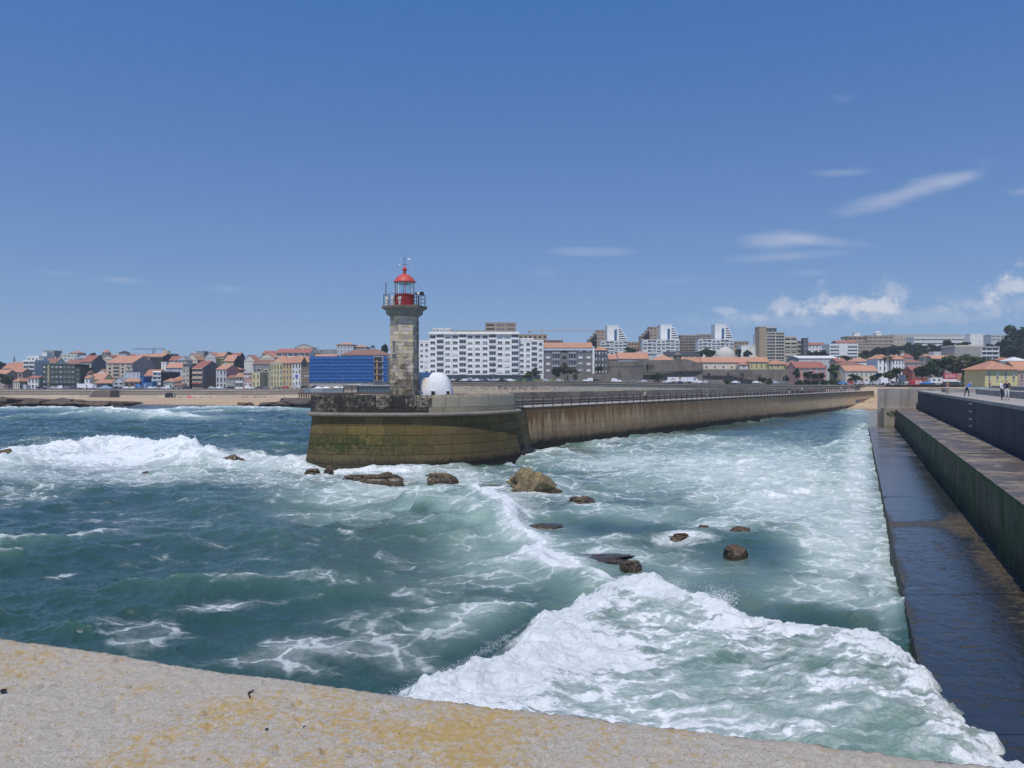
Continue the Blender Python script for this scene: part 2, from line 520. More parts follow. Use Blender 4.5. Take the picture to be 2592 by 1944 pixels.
ridge(wpts([(380, 1036), (480, 1030), (560, 1029), (640, 1030), (780, 1031)], .6), .8, 3.0, 5.0, 1.15, 5.0)
ridge(wpts([(420, 1041), (560, 1040), (700, 1036), (790, 1040)], .4), .5, 2.0, 4.0, .75, 3.5)
ridge(wpts([(-60, 1060), (60, 1057), (200, 1054)], .3), .4, 1.6, 3.0, .5, 2.5)
ridge(wpts([(2150, 1040), (2190, 1038), (2225, 1038)], .1), .2, 1.0, 2.0, .8, 1.8)

# foam fields (centre px, py on the water plane; half sizes; tilt; density; aeration)
pu = 1296 + gx / gy * F; pv = HZ + CAMZ * F / gy
FIELDS = [
 (280, 1160, 360, 36, 0, 1.0, .6), (640, 1168, 170, 24, 0, .62, .55), (905, 1192, 250, 17, 2, .95, .6), (40, 1196, 170, 30, 0, .5, .5),
 (400, 1205, 330, 26, 0, .58, .5), (700, 1210, 240, 22, 0, .48, .5), (80, 1250, 160, 26, -6, .42, .3), (1150, 1205, 220, 20, 4, .55, .6),
 (930, 1245, 220, 38, 0, .58, .75), (1080, 1240, 90, 26, 0, .5, .95), (860, 1300, 210, 26, 3, .36, .55), (1180, 1290, 70, 40, 0, .35, .8),
 (1360, 1232, 120, 34, 0, .55, .65), (1290, 1262, 90, 20, 10, .55, .5), (1480, 1250, 140, 26, 0, .42, .55),
 (1560, 1170, 230, 34, 0, .56, .8), (1900, 1190, 330, 64, 0, .72, 1.0), (2000, 1260, 240, 70, 0, .72, 1.0), (2110, 1360, 130, 110, 0, .64, .95),
 (2170, 1240, 45, 220, 0, .75, .9), (2230, 1440, 45, 130, 0, .62, .8), (1750, 1120, 330, 26, 0, .38, .6), (1600, 1300, 200, 30, 0, .34, .75),
 (1850, 1330, 140, 26, 0, .5, .8), (1950, 1480, 220, 34, 8, .46, .7), (2120, 1500, 120, 40, 14, .52, .8), (1640, 1410, 200, 26, 6, .42, .6),
 (1500, 1385, 160, 26, 10, .4, .5), (1800, 1075, 260, 12, -6, .4, .2), (1700, 1090, 200, 10, -6, .4, .3),
 (1270, 1440, 170, 55, 10, .46, .7), (1220, 1380, 130, 50, 0, .28, .6), (1120, 1480, 220, 50, -6, .3, .35), (1180, 1580, 160, 46, -14, .46, .5),
 (560, 1532, 110, 16, -4, .45, .1), (430, 1586, 130, 26, 6, .4, .15), (340, 1615, 100, 40, 10, .42, .15), (820, 1645, 200, 42, 4, .5, .25),
 (960, 1600, 150, 26, 4, .46, .3), (700, 1690, 220, 30, 6, .42, .2), (1020, 1660, 120, 40, 10, .46, .35), (880, 1352, 20, 6, 0, .55, .1),
 (870, 1490, 90, 18, -6, .32, .1), (1000, 1410, 60, 12, 10, .36, .2), (160, 1445, 60, 8, -12, .45, .1), (330, 1415, 40, 7, 0, .35, .1),
 (300, 1300, 200, 40, 0, .24, .1), (560, 1390, 260, 50, 0, .2, .12), (1060, 1545, 300, 40, -8, .28, .3), (600, 1480, 300, 60, 0, .2, .05),
 (1750, 1450, 330, 60, 4, .3, .62), (1000, 1400, 420, 150, 0, .1, .24), (600, 1300, 400, 90, 0, .12, .2), (1180, 1062, 40, 4, 0, .3, .1), (640, 1062, 12, 3, 0, .5, 0), (700, 1072, 140, 8, 0, .22, 0)]
for cx, cy, rx, ry, an, fo, ae in FIELDS:
    c, s_ = math.cos(R(an)), math.sin(R(an))
    m = (np.abs(pu - cx) < 3 * max(rx, ry)) & (np.abs(pv - cy) < 3 * max(rx, ry))
    if not m.any(): continue
    du = pu[m] - cx; dv = pv[m] - cy
    q = ((c * du + s_ * dv) / rx)**2 + ((-s_ * du + c * dv) / ry)**2
    e = np.exp(-q)
    foam[m] = np.maximum(foam[m], fo * e + (1 - e) * foam[m] * .9)
    aer[m] = np.maximum(aer[m], ae * np.exp(-q * .55))
for cx, cy, w_ in ((1352, 1252, 130), (1255, 1242, 70), (1478, 1282, 76), (1118, 1218, 80), (930, 1220, 130), (785, 1202, 50), (833, 1198, 36), (572, 1176, 90), (1740, 1370, 120), (1868, 1412, 60), (1600, 1446, 70), (1372, 1346, 90), (1700, 1372, 60)):
    q = ((pu - cx) / (w_ * .75))**2 + ((pv - cy) / 13)**2
    e = np.exp(-q); foam = np.maximum(foam, .85 * e); aer = np.maximum(aer, .6 * e)
def foam_line(pp, z, w, v):                          # a continuous torn crest
    global foam, aer
    pts = wpts(pp, z); xs = [q[0] for q in pts]; ys_ = [q[1] for q in pts]
    m = (gx > min(xs) - 4 * w) & (gx < max(xs) + 4 * w) & (gy > min(ys_) - 4 * w) & (gy < max(ys_) + 4 * w)
    x = gx[m]; y = gy[m]; d, t_, s_ = poly_dist(x, y, pts)
    d = np.abs(d * s_ + (fbm(x / 1.8, y / 1.8, 4) - .5) * w * 1.8)
    foam[m] = np.maximum(foam[m], v * np.exp(-(d / w)**2)); aer[m] = np.maximum(aer[m], .7 * np.exp(-(d / (2.4 * w))**2))
foam_line([(1215, 1246), (1262, 1278), (1310, 1318), (1345, 1350), (1338, 1372), (1400, 1402), (1470, 1424), (1560, 1456), (1650, 1490)], .3, 1.1, 1.05)
# clear, smooth tongues of water between the rocks
for cx, cy, rx, ry in ((1980, 1405, 80, 28), (1900, 1395, 110, 34), (1500, 1345, 140, 22), (1860, 1470, 130, 30), (1620, 1450, 90, 20), (1360, 1330, 60, 26), (1880, 1085, 260, 16), (2080, 1062, 130, 14)):
    q = ((pu - cx) / rx)**2 + ((pv - cy) / ry)**2
    e = np.exp(-q**1.5)
    foam *= 1 - .75 * e; aer *= 1 - .3 * e; H *= 1 - .5 * e
aer = aer * (.75 + .5 * fbm(gx / 5.0 + 3, gy / 5.0, 4))
foam += (rag - .5) * .16
# water does not climb onto the breakwater except where the bore runs over it
on = gx > KR * gy + STEP_C
surge = np.zeros_like(H)
mm = (gy < 48) & (gx > -16) & (gx < 26)
surge[mm] = rise
keep = np.clip(surge * 2, 0, 1)
lim = np.where(on, .12 - .5 * np.clip((gx - KR * gy - STEP_C) * 1.0, 0, 1), 9.0)
H = np.where(on, np.where(keep > .3, H, np.minimum(H, lim)), H)
back = gx > KR * gy + LEDGE_C - 1.0
H = np.where(back, np.minimum(H, -.3), H)
DX = np.where(on, DX * .2, DX)
# keep the ends of the sheet flat near the beaches
H = H * (1 - .6 * sstep(250, 300, gy))
shore = sstep(262, 300, gy)
H -= 1.2 * sstep(300, 420, gy)

verts = np.stack([gx + DX, gy + DY, H], -1).reshape(-1, 3)
idx = np.arange(NR * NC).reshape(NR, NC)
quads = np.stack([idx[:-1, :-1], idx[:-1, 1:], idx[1:, 1:], idx[1:, :-1]], -1).reshape(-1, 4)
me = bpy.data.meshes.new('sea')
me.vertices.add(len(verts)); me.vertices.foreach_set('co', verts.astype(np.float32).ravel())
me.loops.add(quads.size); me.loops.foreach_set('vertex_index', quads.astype(np.int32).ravel())
me.polygons.add(len(quads))
me.polygons.foreach_set('loop_start', np.arange(0, quads.size, 4, dtype=np.int32))
me.polygons.foreach_set('use_smooth', np.ones(len(quads), bool))
me.update()
for nm, arr in (('foam', foam), ('aer', aer), ('turb', turb)):
    a = me.attributes.new(nm, 'FLOAT', 'POINT')
    a.data.foreach_set('value', np.clip(arr, 0, 2).astype(np.float32).ravel())

t = NT('sea_water')
p = t.pos()
fo = t.n('ShaderNodeAttribute', attribute_name='foam').outputs['Fac']
ae = t.n('ShaderNodeAttribute', attribute_name='aer').outputs['Fac']
wv = t.n('ShaderNodeTexNoise'); t.l(p, wv.inputs['Vector']); wv.inputs['Scale'].default_value = .9; wv.inputs['Detail'].default_value = 4
warp = t.n('ShaderNodeVectorMath', operation='MULTIPLY_ADD')
t.l(wv.outputs['Color'], warp.inputs[0]); warp.inputs[1].default_value = (1.5, 1.5, .3); t.l(p, warp.inputs[2])
wp = warp.outputs[0]
flat = t.map(wp, (.62, 1, .25), (0, 0, .12))
lace1 = t.vor(flat, .8, 'DISTANCE_TO_EDGE')
lace2 = t.vor(flat, 2.4, 'DISTANCE_TO_EDGE')
n1 = t.noise(flat, .5, 5, .62)
n2 = t.noise(p, 3.0, 4, .68)
n2c = t.math('SUBTRACT', n2, .5)
tb = t.n('ShaderNodeAttribute', attribute_name='turb').outputs['Fac']
nb = t.noise(t.map(wp, (.62, 1.7, 1), (0, 0, -.55)), 1.2, 6, .66)
base = t.math('ADD', fo, t.math('MULTIPLY', t.math('SUBTRACT', n1, .5), 1.15))
base = t.math('ADD', base, t.math('MULTIPLY', tb, t.math('MULTIPLY', t.math('SUBTRACT', nb, .5), 2.4)))
solid = t.ramp(t.math('ADD', base, t.math('MULTIPLY', n2c, .75)), .62, .90)
veil = t.ramp(t.math('ADD', base, t.math('MULTIPLY', n2c, .3)), .15, .95, 0, .56)
lw = t.math('SUBTRACT', 1.0, t.math('MULTIPLY', tb, .75))
f1 = t.math('MULTIPLY', t.ramp(t.math('ADD', lace1, t.math('MULTIPLY', n2c, .22)), 0.0, .10, 1.0, 0.0), t.math('MULTIPLY', lw, t.ramp(base, .15, .5, 0, .72)))
f2 = t.math('MULTIPLY', t.ramp(t.math('ADD', lace2, t.math('MULTIPLY', n2c, .3)), 0.0, .13, 1.0, 0.0), t.math('MULTIPLY', lw, t.ramp(base, .28, .66, 0, .5)))
fm = t.math('MAXIMUM', t.math('MAXIMUM', solid, veil), t.math('MAXIMUM', f1, f2))
deep = t.mix(t.noise(p, .09, 3), (.021, .052, .048), (.030, .072, .061))
green = t.mix(t.ramp(t.xyz(p)[2], -.1, .9), deep, (.055, .125, .09))  # greener with height: light through thin crests put into the water colour
wcol = t.mix(t.ramp(ae, .05, 1.0), green, (.29, .395, .345))
col = t.mix(fm, wcol, t.mix(t.ramp(t.math('ADD', t.math('MULTIPLY', nb, .5), t.math('MULTIPLY', n2, .5)), .34, .62), (.60, .67, .67), (.82, .84, .84)))  # noise greys in the foam: its soft shading put into the white
rough = t.math('ADD', .09, t.math('MULTIPLY', fm, .6))
rip = t.noise(t.map(p, (.6, 1, 1), (0, 0, .2)), 3.0, 4, .6)
rip2 = t.noise(t.map(p, (.7, 1, 1), (0, 0, -.25)), 11.0, 2, .6)
hh = t.math('ADD', t.math('MULTIPLY', rip, .075), t.math('MULTIPLY', rip2, .018))
hh = t.math('ADD', hh, t.math('MULTIPLY', t.math('MULTIPLY', t.math('MINIMUM', fo, 1.0), t.noise(p, 6.5, 5, .75)), .2))
t.bsdf(col, rough, t.bump(hh, .8, 1.0), .5, IOR=1.333)
me.materials.append(t.m)
sea = link('sea', me)
tag(sea, 'choppy green-blue sea water streaked with white foam', 'sea', kind='structure')

def sea_h(x, y):                                        # water height for things standing in it
    j = np.abs(yy - y).argmin(); i = np.abs(tt - x / max(y, 1)).argmin()
    return float(H[j, i])

# spray thrown up along the breaking edge: droplets, too many to count
def spray():
    rs = np.random.RandomState(5)
    V = []; Fc = []
    def drop(c, r):
        i = len(V)
        for d in ((1, 0, 0), (-1, 0, 0), (0, 1, 0), (0, -1, 0), (0, 0, 1.2), (0, 0, -1.2)):
            V.append((c[0] + d[0] * r, c[1] + d[1] * r, c[2] + d[2] * r))
        for q in ((0, 2, 4), (2, 1, 4), (1, 3, 4), (3, 0, 4), (2, 0, 5), (1, 2, 5), (3, 1, 5), (0, 3, 5)):
            Fc.append(tuple(i + a for a in q))
    # the big splash: several jets fanning up and to the right
    bx, by = W_(1700, 1500, 1.1)
    for jet in range(15):
        jx = bx + rs.uniform(-1.9, 2.7); jy = by + rs.uniform(-.5, .6)
        hgt = rs.uniform(.5, 1.25); lean = rs.uniform(.0, .7)
        for k in range(600):
            u = abs(rs.normal(0, .42))
            zz = .75 + hgt * u * (1.2 - .3 * u)
            sp = .12 + .26 * u
            drop((jx + lean * u + rs.normal(0, sp), jy + rs.normal(0, sp), zz + rs.normal(0, .05)), max(.004, .026 * math.exp(-1.5 * u) * rs.rand() ** 2.2))
    def along(pts, n, z0, zs, sp, rr):
        pts = [Vector((a, b, 0)) for a, b in pts]
        for k in range(n):
            i = rs.randint(len(pts) - 1); q = pts[i].lerp(pts[i + 1], rs.rand())
            dz = abs(rs.normal(0, zs))
            x = q.x + rs.normal(0, sp); y = q.y + rs.normal(0, sp)
            drop((x, y, max(sea_h(x, y), z0) + dz), rr * (.25 + 1.3 * rs.rand() ** 6) * math.exp(-dz * 2.0))
    along(wpts([(985, 1768), (1150, 1692), (1300, 1612), (1480, 1532), (1600, 1500)]), 9000, .0, .05, .13, .008)
    along(BORE[6:11], 5000, .3, .06, .13, .009)
    along(wpts([(1240, 1262), (1290, 1300), (1350, 1352)], .5), 500, .2, .15, .4, .03)
    along(wpts([(60, 1136), (150, 1126), (280, 1110), (400, 1120), (520, 1143), (640, 1150)], 1.2), 1800, .6, .5, .8, .06)
    me = bpy.data.meshes.new('spray'); me.from_pydata(V, [], Fc); me.update()
    t = NT('spray_white'); t.bsdf((.88, .9, .91), .5, None, .4)
    me.materials.append(t.m)
    o = link('spray', me)
    tag(o, 'white droplets of spray thrown up along the breaking waves', 'spray', kind='stuff')
spray()
# ------------------------------------------------------------------ near parapet (under the photographer) 
def lichen_concrete():
    t = NT('parapet_concrete')
    p = t.pos()
    n = t.noise(p, 5.0, 6, .65)
    nb = t.noise(p, 1.6, 5, .6)
    g = t.noise(p, 55, 4, .7)
    sp = t.vor(p, 170, 'F1')
    agg = t.noise(p, 210, 3, .65)
    base = t.mix(t.ramp(agg, .3, .7), (.285, .255, .215), (.435, .395, .345))
    base = t.mix(t.ramp(n, .42, .7), base, t.mix(.5, base, (.40, .33, .26)))
    base = t.mix(t.math('MULTIPLY', t.ramp(g, .52, .66), .5), base, (.25, .215, .175))
    # ochre lichen in drifting patches, thickest near the edge left of the middle
    x = t.xyz(p)
    cx = t.math('ADD', t.math('POWER', t.math('MULTIPLY', t.math('SUBTRACT', x[0], -.30), 1.9), 2.0), t.math('POWER', t.math('MULTIPLY', t.math('SUBTRACT', x[1], 1.80), 5.0), 2.0))
    spot = t.ramp(cx, 0.0, 1.3, .12, 0.0)
    lic = t.math('ADD', t.math('ADD', t.math('MULTIPLY', nb, .72), t.math('MULTIPLY', n, .5)), t.math('ADD', spot, t.math('MULTIPLY', t.math('SUBTRACT', g, .5), 1.0)))
    lf = t.ramp(lic, .62, .86, 0, .74)
    lcol = t.mix(t.noise(p, 40, 3), (.30, .185, .04), (.44, .30, .075))
    col = t.mix(lf, base, lcol)
    dark = t.ramp(t.noise(p, 95, 2, .5), .66, .74, 0, .65)
    col = t.mix(dark, col, (.10, .08, .06))
    h = t.math('ADD', t.math('MULTIPLY', agg, .6), t.math('MULTIPLY', g, .8))
    t.bsdf(col, .92, t.bump(h, .7, .006), .2)
    return t.m
PAR = lichen_concrete()
TOPZ = CAMZ - .72
def par_edge(s):                           # far edge of the parapet, s from 0 (left) to 1 (right)
    pts = [(-3.9, 3.15), (-2.7, 2.78), (-1.455, 2.355), (-.80, 2.11), (-.27, 1.92), (.215, 1.778), (.934, 1.566), (1.5, 1.41), (2.4, 1.18)]
    u = s * (len(pts) - 1)
    i = np.clip(np.floor(u).astype(int), 0, len(pts) - 2)
    f = u - i
    P = np.array(pts)
    def at(k): return P[np.clip(k, 0, len(pts) - 1)]
    p0, p1, p2, p3 = at(i - 1), at(i), at(i + 1), at(i + 2)
    f = f[..., None]
    return .5 * (2 * p1 + (p2 - p0) * f + (2 * p0 - 5 * p1 + 4 * p2 - p3) * f**2 + (3 * p1 - p0 - 3 * p2 + p3) * f**3)
def parapet():
    NS, NW = 900, 190
    s = np.linspace(0, 1, NS)
    e = par_edge(s)
    dv = np.gradient(e, axis=0); dv /= np.linalg.norm(dv, axis=1)[:, None]
    nr = np.stack([-dv[:, 1], dv[:, 0]], 1)            # outward (towards the sea)
    w = np.concatenate([[-9.0, -2.0, -.4, -.1], -np.linspace(.045, 0, 8)[:-1], np.linspace(0, 1, NW - 12) * .92, [.93]])
    NWt = len(w)
    ss, ww = np.meshgrid(np.arange(NS), w, indexing='ij')
    off = np.where(ww >= 0, -ww, 0.012 + np.clip(-ww, 0, 9) * .02)
    x = e[ss, 0] + nr[ss, 0] * off; y = e[ss, 1] + nr[ss, 1] * off
    z = np.where(ww >= 0, TOPZ, TOPZ + ww)
    # rounded worn arris and grain
    rnd = np.exp(-np.abs(ww) / .02)
    z = z - .010 * rnd
    gr = (fbm(x / .012, y / .012, 3, .6) - .5) * .006 + (fbm(x / .05, y / .05, 4, .6) - .5) * .007 + (fbm(x / .5, y / .5, 3) - .5) * .02
    z = z + np.where(ww >= 0, gr, gr)
    chip = (fbm(x / .02 + 50, y / .02 + z / .02, 3, .6) - .5) * .02 + (fbm(x / .12 + 5, y / .12, 3) - .5) * .014
    near = np.exp(-np.abs(ww) / .03)
    x = x + nr[ss, 0] * chip * near; y = y + nr[ss, 1] * chip * near
    pit = np.clip(fbm(x / .03 + 9, y / .03, 2) - .70, 0, 1) * .05
    z = z - np.where(ww >= 0, pit, 0)
    V = np.stack([x, y, z], -1).reshape(-1, 3)
    idx = np.arange(NS * NWt).reshape(NS, NWt)
    q = np.stack([idx[:-1, :-1], idx[1:, :-1], idx[1:, 1:], idx[:-1, 1:]], -1).reshape(-1, 4)
    me = bpy.data.meshes.new('parapet')
    me.from_pydata(V.tolist(), [], q.tolist()); me.materials.append(PAR)
    me.polygons.foreach_set('use_smooth', np.ones(len(q), bool)); me.update()
    o = link('parapet', me)
    tag(o, 'weathered concrete parapet in the foreground with ochre lichen patches', 'parapet')
    return o
parapet()
# litter lying on the parapet
tw = MB()
dk = mat('twig_brown', (.05, .035, .025), .2, 40, .9)
def onpar(px, py): 
    a, b = W_(px, py, TOPZ); return Vector((a, b, TOPZ + .004))
a = onpar(633, 1771); b = onpar(629, 1758); c = onpar(643, 1754)
o = thing('twig', 'short bent dark twig lying on the parapet beside the ochre patch', 'twig', a)
tw.tube((0, 0, 0), b - a, .0022, .0026, 6); tw.tube(b - a, c - a + Vector((0, 0, .003)), .0026, .0016, 6)
tw.build('stem', dk, o)
def pebble(px, py, r, col, label, seed):
    bm = bmesh.new(); bmesh.ops.create_icosphere(bm, subdivisions=2, radius=1)
    for v in bm.verts:
        v.co *= 1 + .45 * mnoise.noise(v.co * 1.3 + Vector((seed, 0, 0)))
        v.co = Vector((v.co.x * r * 1.3, v.co.y * r, v.co.z * r * .6))
    me = bpy.data.meshes.new('pebble'); bm.to_mesh(me); bm.free(); me.materials.append(col)
    q = onpar(px, py); q.z += r * .3
    tag(link('pebble', me, None, q), label, 'pebble')
pebble(8, 1754, .006, mat('pebble_dark', (.03, .022, .022), .3, 60), 'black pebble at the left end of the parapet', 1)
pebble(675, 1851, .0028, mat('pebble_dark', (.03, .022, .022)), 'small dark pebble below the bent twig', 4)
pebble(225, 1646, .003, mat('pebble_brown', (.10, .065, .04), .3, 60), 'small brown pebble near the parapet edge at far left', 6)
pebble(768, 1839, .0028, mat('pebble_pale', (.5, .48, .45), .2, 60), 'tiny pale pebble right of the bent twig', 9)

# ------------------------------------------------------------------ the near breakwater on the right (deck, wall, ledge, wet step)
def rx(c, Y): return KR * Y + c
def strip(mb, c0, z0, c1, z1, ys, mi=0, wob=0.0):
    for a, b in zip(ys[:-1], ys[1:]):
        mb.quad((rx(c0, a), a, z0), (rx(c1, a), a, z1), (rx(c1, b), b, z1), (rx(c0, b), b, z0), mi)
def bw_concrete(name, base, dark, wet_lo, wet_hi, algae=0.0, wetness=0.0, top=False):
    t = NT(name)
    p = t.pos(); x = t.xyz(p)
    n = t.noise(p, .35, 6, .65); n2 = t.noise(p, 2.6, 5, .65); n3 = t.noise(p, 22, 4, .7)
    col = t.mix(n3, tuple(c * .72 for c in base), tuple(c * 1.2 for c in base))
    col = t.mix(t.ramp(n, .35, .68), col, t.mix(n2, tuple(c * .55 for c in base), base))
    st = t.noise(t.map(p, (1.0, 1.0, .08)), .9, 5, .7)
    col = t.mix(t.math('MULTIPLY', t.ramp(st, .46, .72), .75), col, dark)
    d = t.ramp(t.math('ADD', x[2], t.math('MULTIPLY', t.math('SUBTRACT', n2, .5), 1.6)), wet_lo, wet_hi, 1, 0)
    col = t.mix(t.math('MULTIPLY', d, .92), col, dark)
    if algae:
        g = t.ramp(t.math('ADD', n, t.math('MULTIPLY', n2, .5)), .62, .95)
        col = t.mix(t.math('MULTIPLY', g, algae), col, (.04, .085, .014))
        if algae > .9: col = t.mix(t.math('MULTIPLY', t.ramp(t.math('ADD', x[2], t.math('MULTIPLY', n2, .8)), 3.7, 4.1), .8), col, (.04, .085, .015))
        wh = t.ramp(t.noise(t.map(p, (1.6, 1.6, .16)), 1.1, 5, .72), .58, .68)
        col = t.mix(t.math('MULTIPLY', wh, .6), col, (.4, .4, .36))
    h = t.math('ADD', t.math('MULTIPLY', n2, .5), t.math('MULTIPLY', n3, .35))
    rough = .9
    if wetness:
        wn_ = t.ramp(t.math('ADD', t.math('MULTIPLY', n, .7), t.math('MULTIPLY', t.noise(p, .9, 3), .4)), .46, .62)
        rough = t.math('SUBTRACT', .9, t.math('MULTIPLY', wn_, .68 * wetness))
        col = t.mix(t.math('MULTIPLY', wn_, .72), col, dark)
    t.bsdf(col, rough, t.bump(h, .5, .05), .35)
    return t.m
def wet_step():
    """low step awash: black wet concrete under a film of water, with ochre weed where it has drained"""
    t = NT('wet_step')
    p = t.pos(); x = t.xyz(p)
    n = t.noise(p, .22, 5, .6); n2 = t.noise(p, 1.4, 6, .68); n3 = t.noise(p, 7.0, 4, .7)
    far = t.ramp(x[1], 46, 140)
    weed = t.math('ADD', t.math('ADD', t.math('MULTIPLY', n, .9), t.math('MULTIPLY', n3, .42)), t.math('MULTIPLY', n2, .5))
    # drained strip along the wall foot and a bar of weed across the step
    c = t.math('SUBTRACT', x[0], t.math('MULTIPLY', x[1], KR))
    inner = t.ramp(c, 3.9, 6.2, 0, .36)
    bar = t.ramp(t.math('ABSOLUTE', t.math('SUBTRACT', x[1], 46.5)), 0.2, 2.0, .30, 0)
    outer = t.ramp(c, 1.6, 2.2, .28, 0)
    nearw = t.ramp(x[1], 16, 47, .0, .02)
    beyond = t.ramp(x[1], 48, 55, 0, -.35)
    wd = t.math('ADD', weed, t.math('ADD', t.math('ADD', inner, bar), t.math('ADD', outer, t.math('ADD', nearw, beyond))))
    fl_ = t.noise(t.map(p, (.55, 1.7, 1), (0, 0, .1)), 2.3, 4, .7)
    fleck = t.math('MULTIPLY', t.ramp(fl_, .55, .66), t.math('MULTIPLY', t.ramp(x[1], 50, 44), t.ramp(t.noise(p, .28, 3), .36, .56)))
    wf = t.math('MAXIMUM', t.math('MULTIPLY', t.ramp(wd, 1.08, 1.28), t.ramp(t.noise(t.map(p, (.6, 1.6, 1)), 4.5, 4, .72), .40, .56, .25, 1)), t.math('MULTIPLY', fleck, .8))
    col = t.mix(n2, (.012, .014, .017), (.03, .03, .03))
    col = t.mix(t.math('MULTIPLY', far, t.ramp(n, .35, .7)), col, (.22, .19, .165))
    col = t.mix(t.math('MULTIPLY', wf, .85), col, t.mix(n3, (.05, .035, .012), (.15, .105, .035)))
    rough = t.math('ADD', .11, t.math('MULTIPLY', wf, .5))
    rough = t.math('ADD', rough, t.math('MULTIPLY', far, t.math('MULTIPLY', t.ramp(n, .35, .7), .4)))
    rip = t.noise(t.map(p, (1, .6, 1), (0, 0, .4)), 2.6, 5, .6)
    h = t.math('ADD', t.math('MULTIPLY', rip, .05), t.math('MULTIPLY', t.math('MULTIPLY', wf, n3), .08))
    t.bsdf(col, rough, t.bump(h, .55, 1.0), .5)
    return t.m
YN, YF = -6.0, 147.0
ys = list(np.linspace(YN, YF, 40))
bw = thing('breakwater', 'long concrete breakwater with stepped sea side on the right', 'breakwater', (0, 0, 0))
def ej(Y, sd_):                                   # worn, chipped arris
    v = mnoise.noise(Vector((Y * 1.7, sd_, 0))) * .03 + mnoise.noise(Vector((Y * 6.0, sd_, 3))) * .012
    return v + max(0, mnoise.noise(Vector((Y * .6, sd_ + 9, 1))) - .28) * .35
rj = random.Random(17)
def cast_panels(name, m, fa, fb, L_=6.2, back=None, y0=YN, n=26):
    """concrete cast in bays: one piece per bay between edge curves fa(Y) and fb(Y), open joints between"""
    yk = y0
    while yk < YF - .2:
        a, b = yk, min(yk + L_, YF)
        q = list(np.linspace(a + .018, b - .018, n + 1)); mb = MB(); j = rj.uniform(-.012, .012)
        for u, v in zip(q[:-1], q[1:]):
            A, B, C_, D_ = fa(u, j), fb(u, j), fb(v, j), fa(v, j); mb.quad(A, B, C_, D_)
        mb.build(name, m, bw)
        yk += L_
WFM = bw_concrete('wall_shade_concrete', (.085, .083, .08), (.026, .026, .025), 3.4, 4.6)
LDM = bw_concrete('ledge_concrete', (.25, .21, .17), (.06, .045, .034), -9, -8, 0, .75)
LFM = bw_concrete('ledge_face_concrete', (.15, .13, .08), (.016, .019, .011), .9, 2.0, .95)
SFM = bw_concrete('step_face_concrete', (.10, .10, .09), (.03, .032, .028), -2, -.5, .6)
WSM = wet_step()
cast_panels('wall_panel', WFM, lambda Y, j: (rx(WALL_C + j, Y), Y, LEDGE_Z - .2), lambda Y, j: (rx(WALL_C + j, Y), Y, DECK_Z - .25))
cast_panels('ledge_slab', LDM, lambda Y, j: (rx(LEDGE_C + ej(Y, 2), Y), Y, LEDGE_Z + j - .3 * abs(ej(Y, 2))), lambda Y, j: (rx(WALL_C + .05, Y), Y, LEDGE_Z + j))
cast_panels('ledge_panel', LFM, lambda Y, j: (rx(LEDGE_C + .03, Y), Y, STEP_Z - .3), lambda Y, j: (rx(LEDGE_C + ej(Y, 2), Y), Y, LEDGE_Z - .3 * abs(ej(Y, 2))))
cast_panels('wet_step', WSM, lambda Y, j: (rx(STEP_C + .08 + 1.6 * ej(Y, 5), Y), Y, STEP_Z - .3 * abs(ej(Y, 5))), lambda Y, j: (rx(LEDGE_C + .1, Y), Y, STEP_Z + j * .4), 12.4, n=40)
cast_panels('step_panel', SFM, lambda Y, j: (rx(STEP_C - .35, Y), Y, -3.0), lambda Y, j: (rx(STEP_C + .08 + 1.6 * ej(Y, 5), Y), Y, STEP_Z - .3 * abs(ej(Y, 5))))
mb = MB()
strip(mb, WALL_C + .05, LEDGE_Z - .5, WALL_C + .05, DECK_Z - .27, ys); strip(mb, LEDGE_C + .3, LEDGE_Z - .06, WALL_C + .2, LEDGE_Z - .06, ys)
strip(mb, LEDGE_C + .35, STEP_Z - .4, LEDGE_C + .35, LEDGE_Z - .08, ys); strip(mb, STEP_C + .5, STEP_Z - .06, LEDGE_C + .4, STEP_Z - .06, ys)
mb.build('core', mat('joint_dark', (.02, .02, .018), .2, 1), bw)
copm = bw_concrete('coping_concrete', (.40, .365, .32), (.2, .18, .155), -9, -8)
L = 6.0
yk = YN
while yk < YF - .1:                       # coping slabs along the wall head
    a, b = yk, min(yk + L - .03, YF)
    mb = MB()
    z0, z1 = DECK_Z - .25, DECK_Z + .02
    mb.hexa([(rx(WALL_C - .06, a), a, z0), (rx(WALL_C + 1.1, a), a, z0), (rx(WALL_C + 1.1, b), b, z0), (rx(WALL_C - .06, b), b, z0),
             (rx(WALL_C - .06, a), a, z1), (rx(WALL_C + 1.1, a), a, z1), (rx(WALL_C + 1.1, b), b, z1), (rx(WALL_C - .06, b), b, z1)])
    mb.build('coping_slab', copm, bw)
    yk += L
deckm = bw_concrete('deck_concrete', (.36, .335, .30), (.2, .185, .165), -9, -8)
mb = MB(); strip(mb, WALL_C + 1.0, DECK_Z - .02, WALL_C + 60, DECK_Z - .02, list(np.linspace(YN, 168, 12)))
mb.build('deck', deckm, bw)
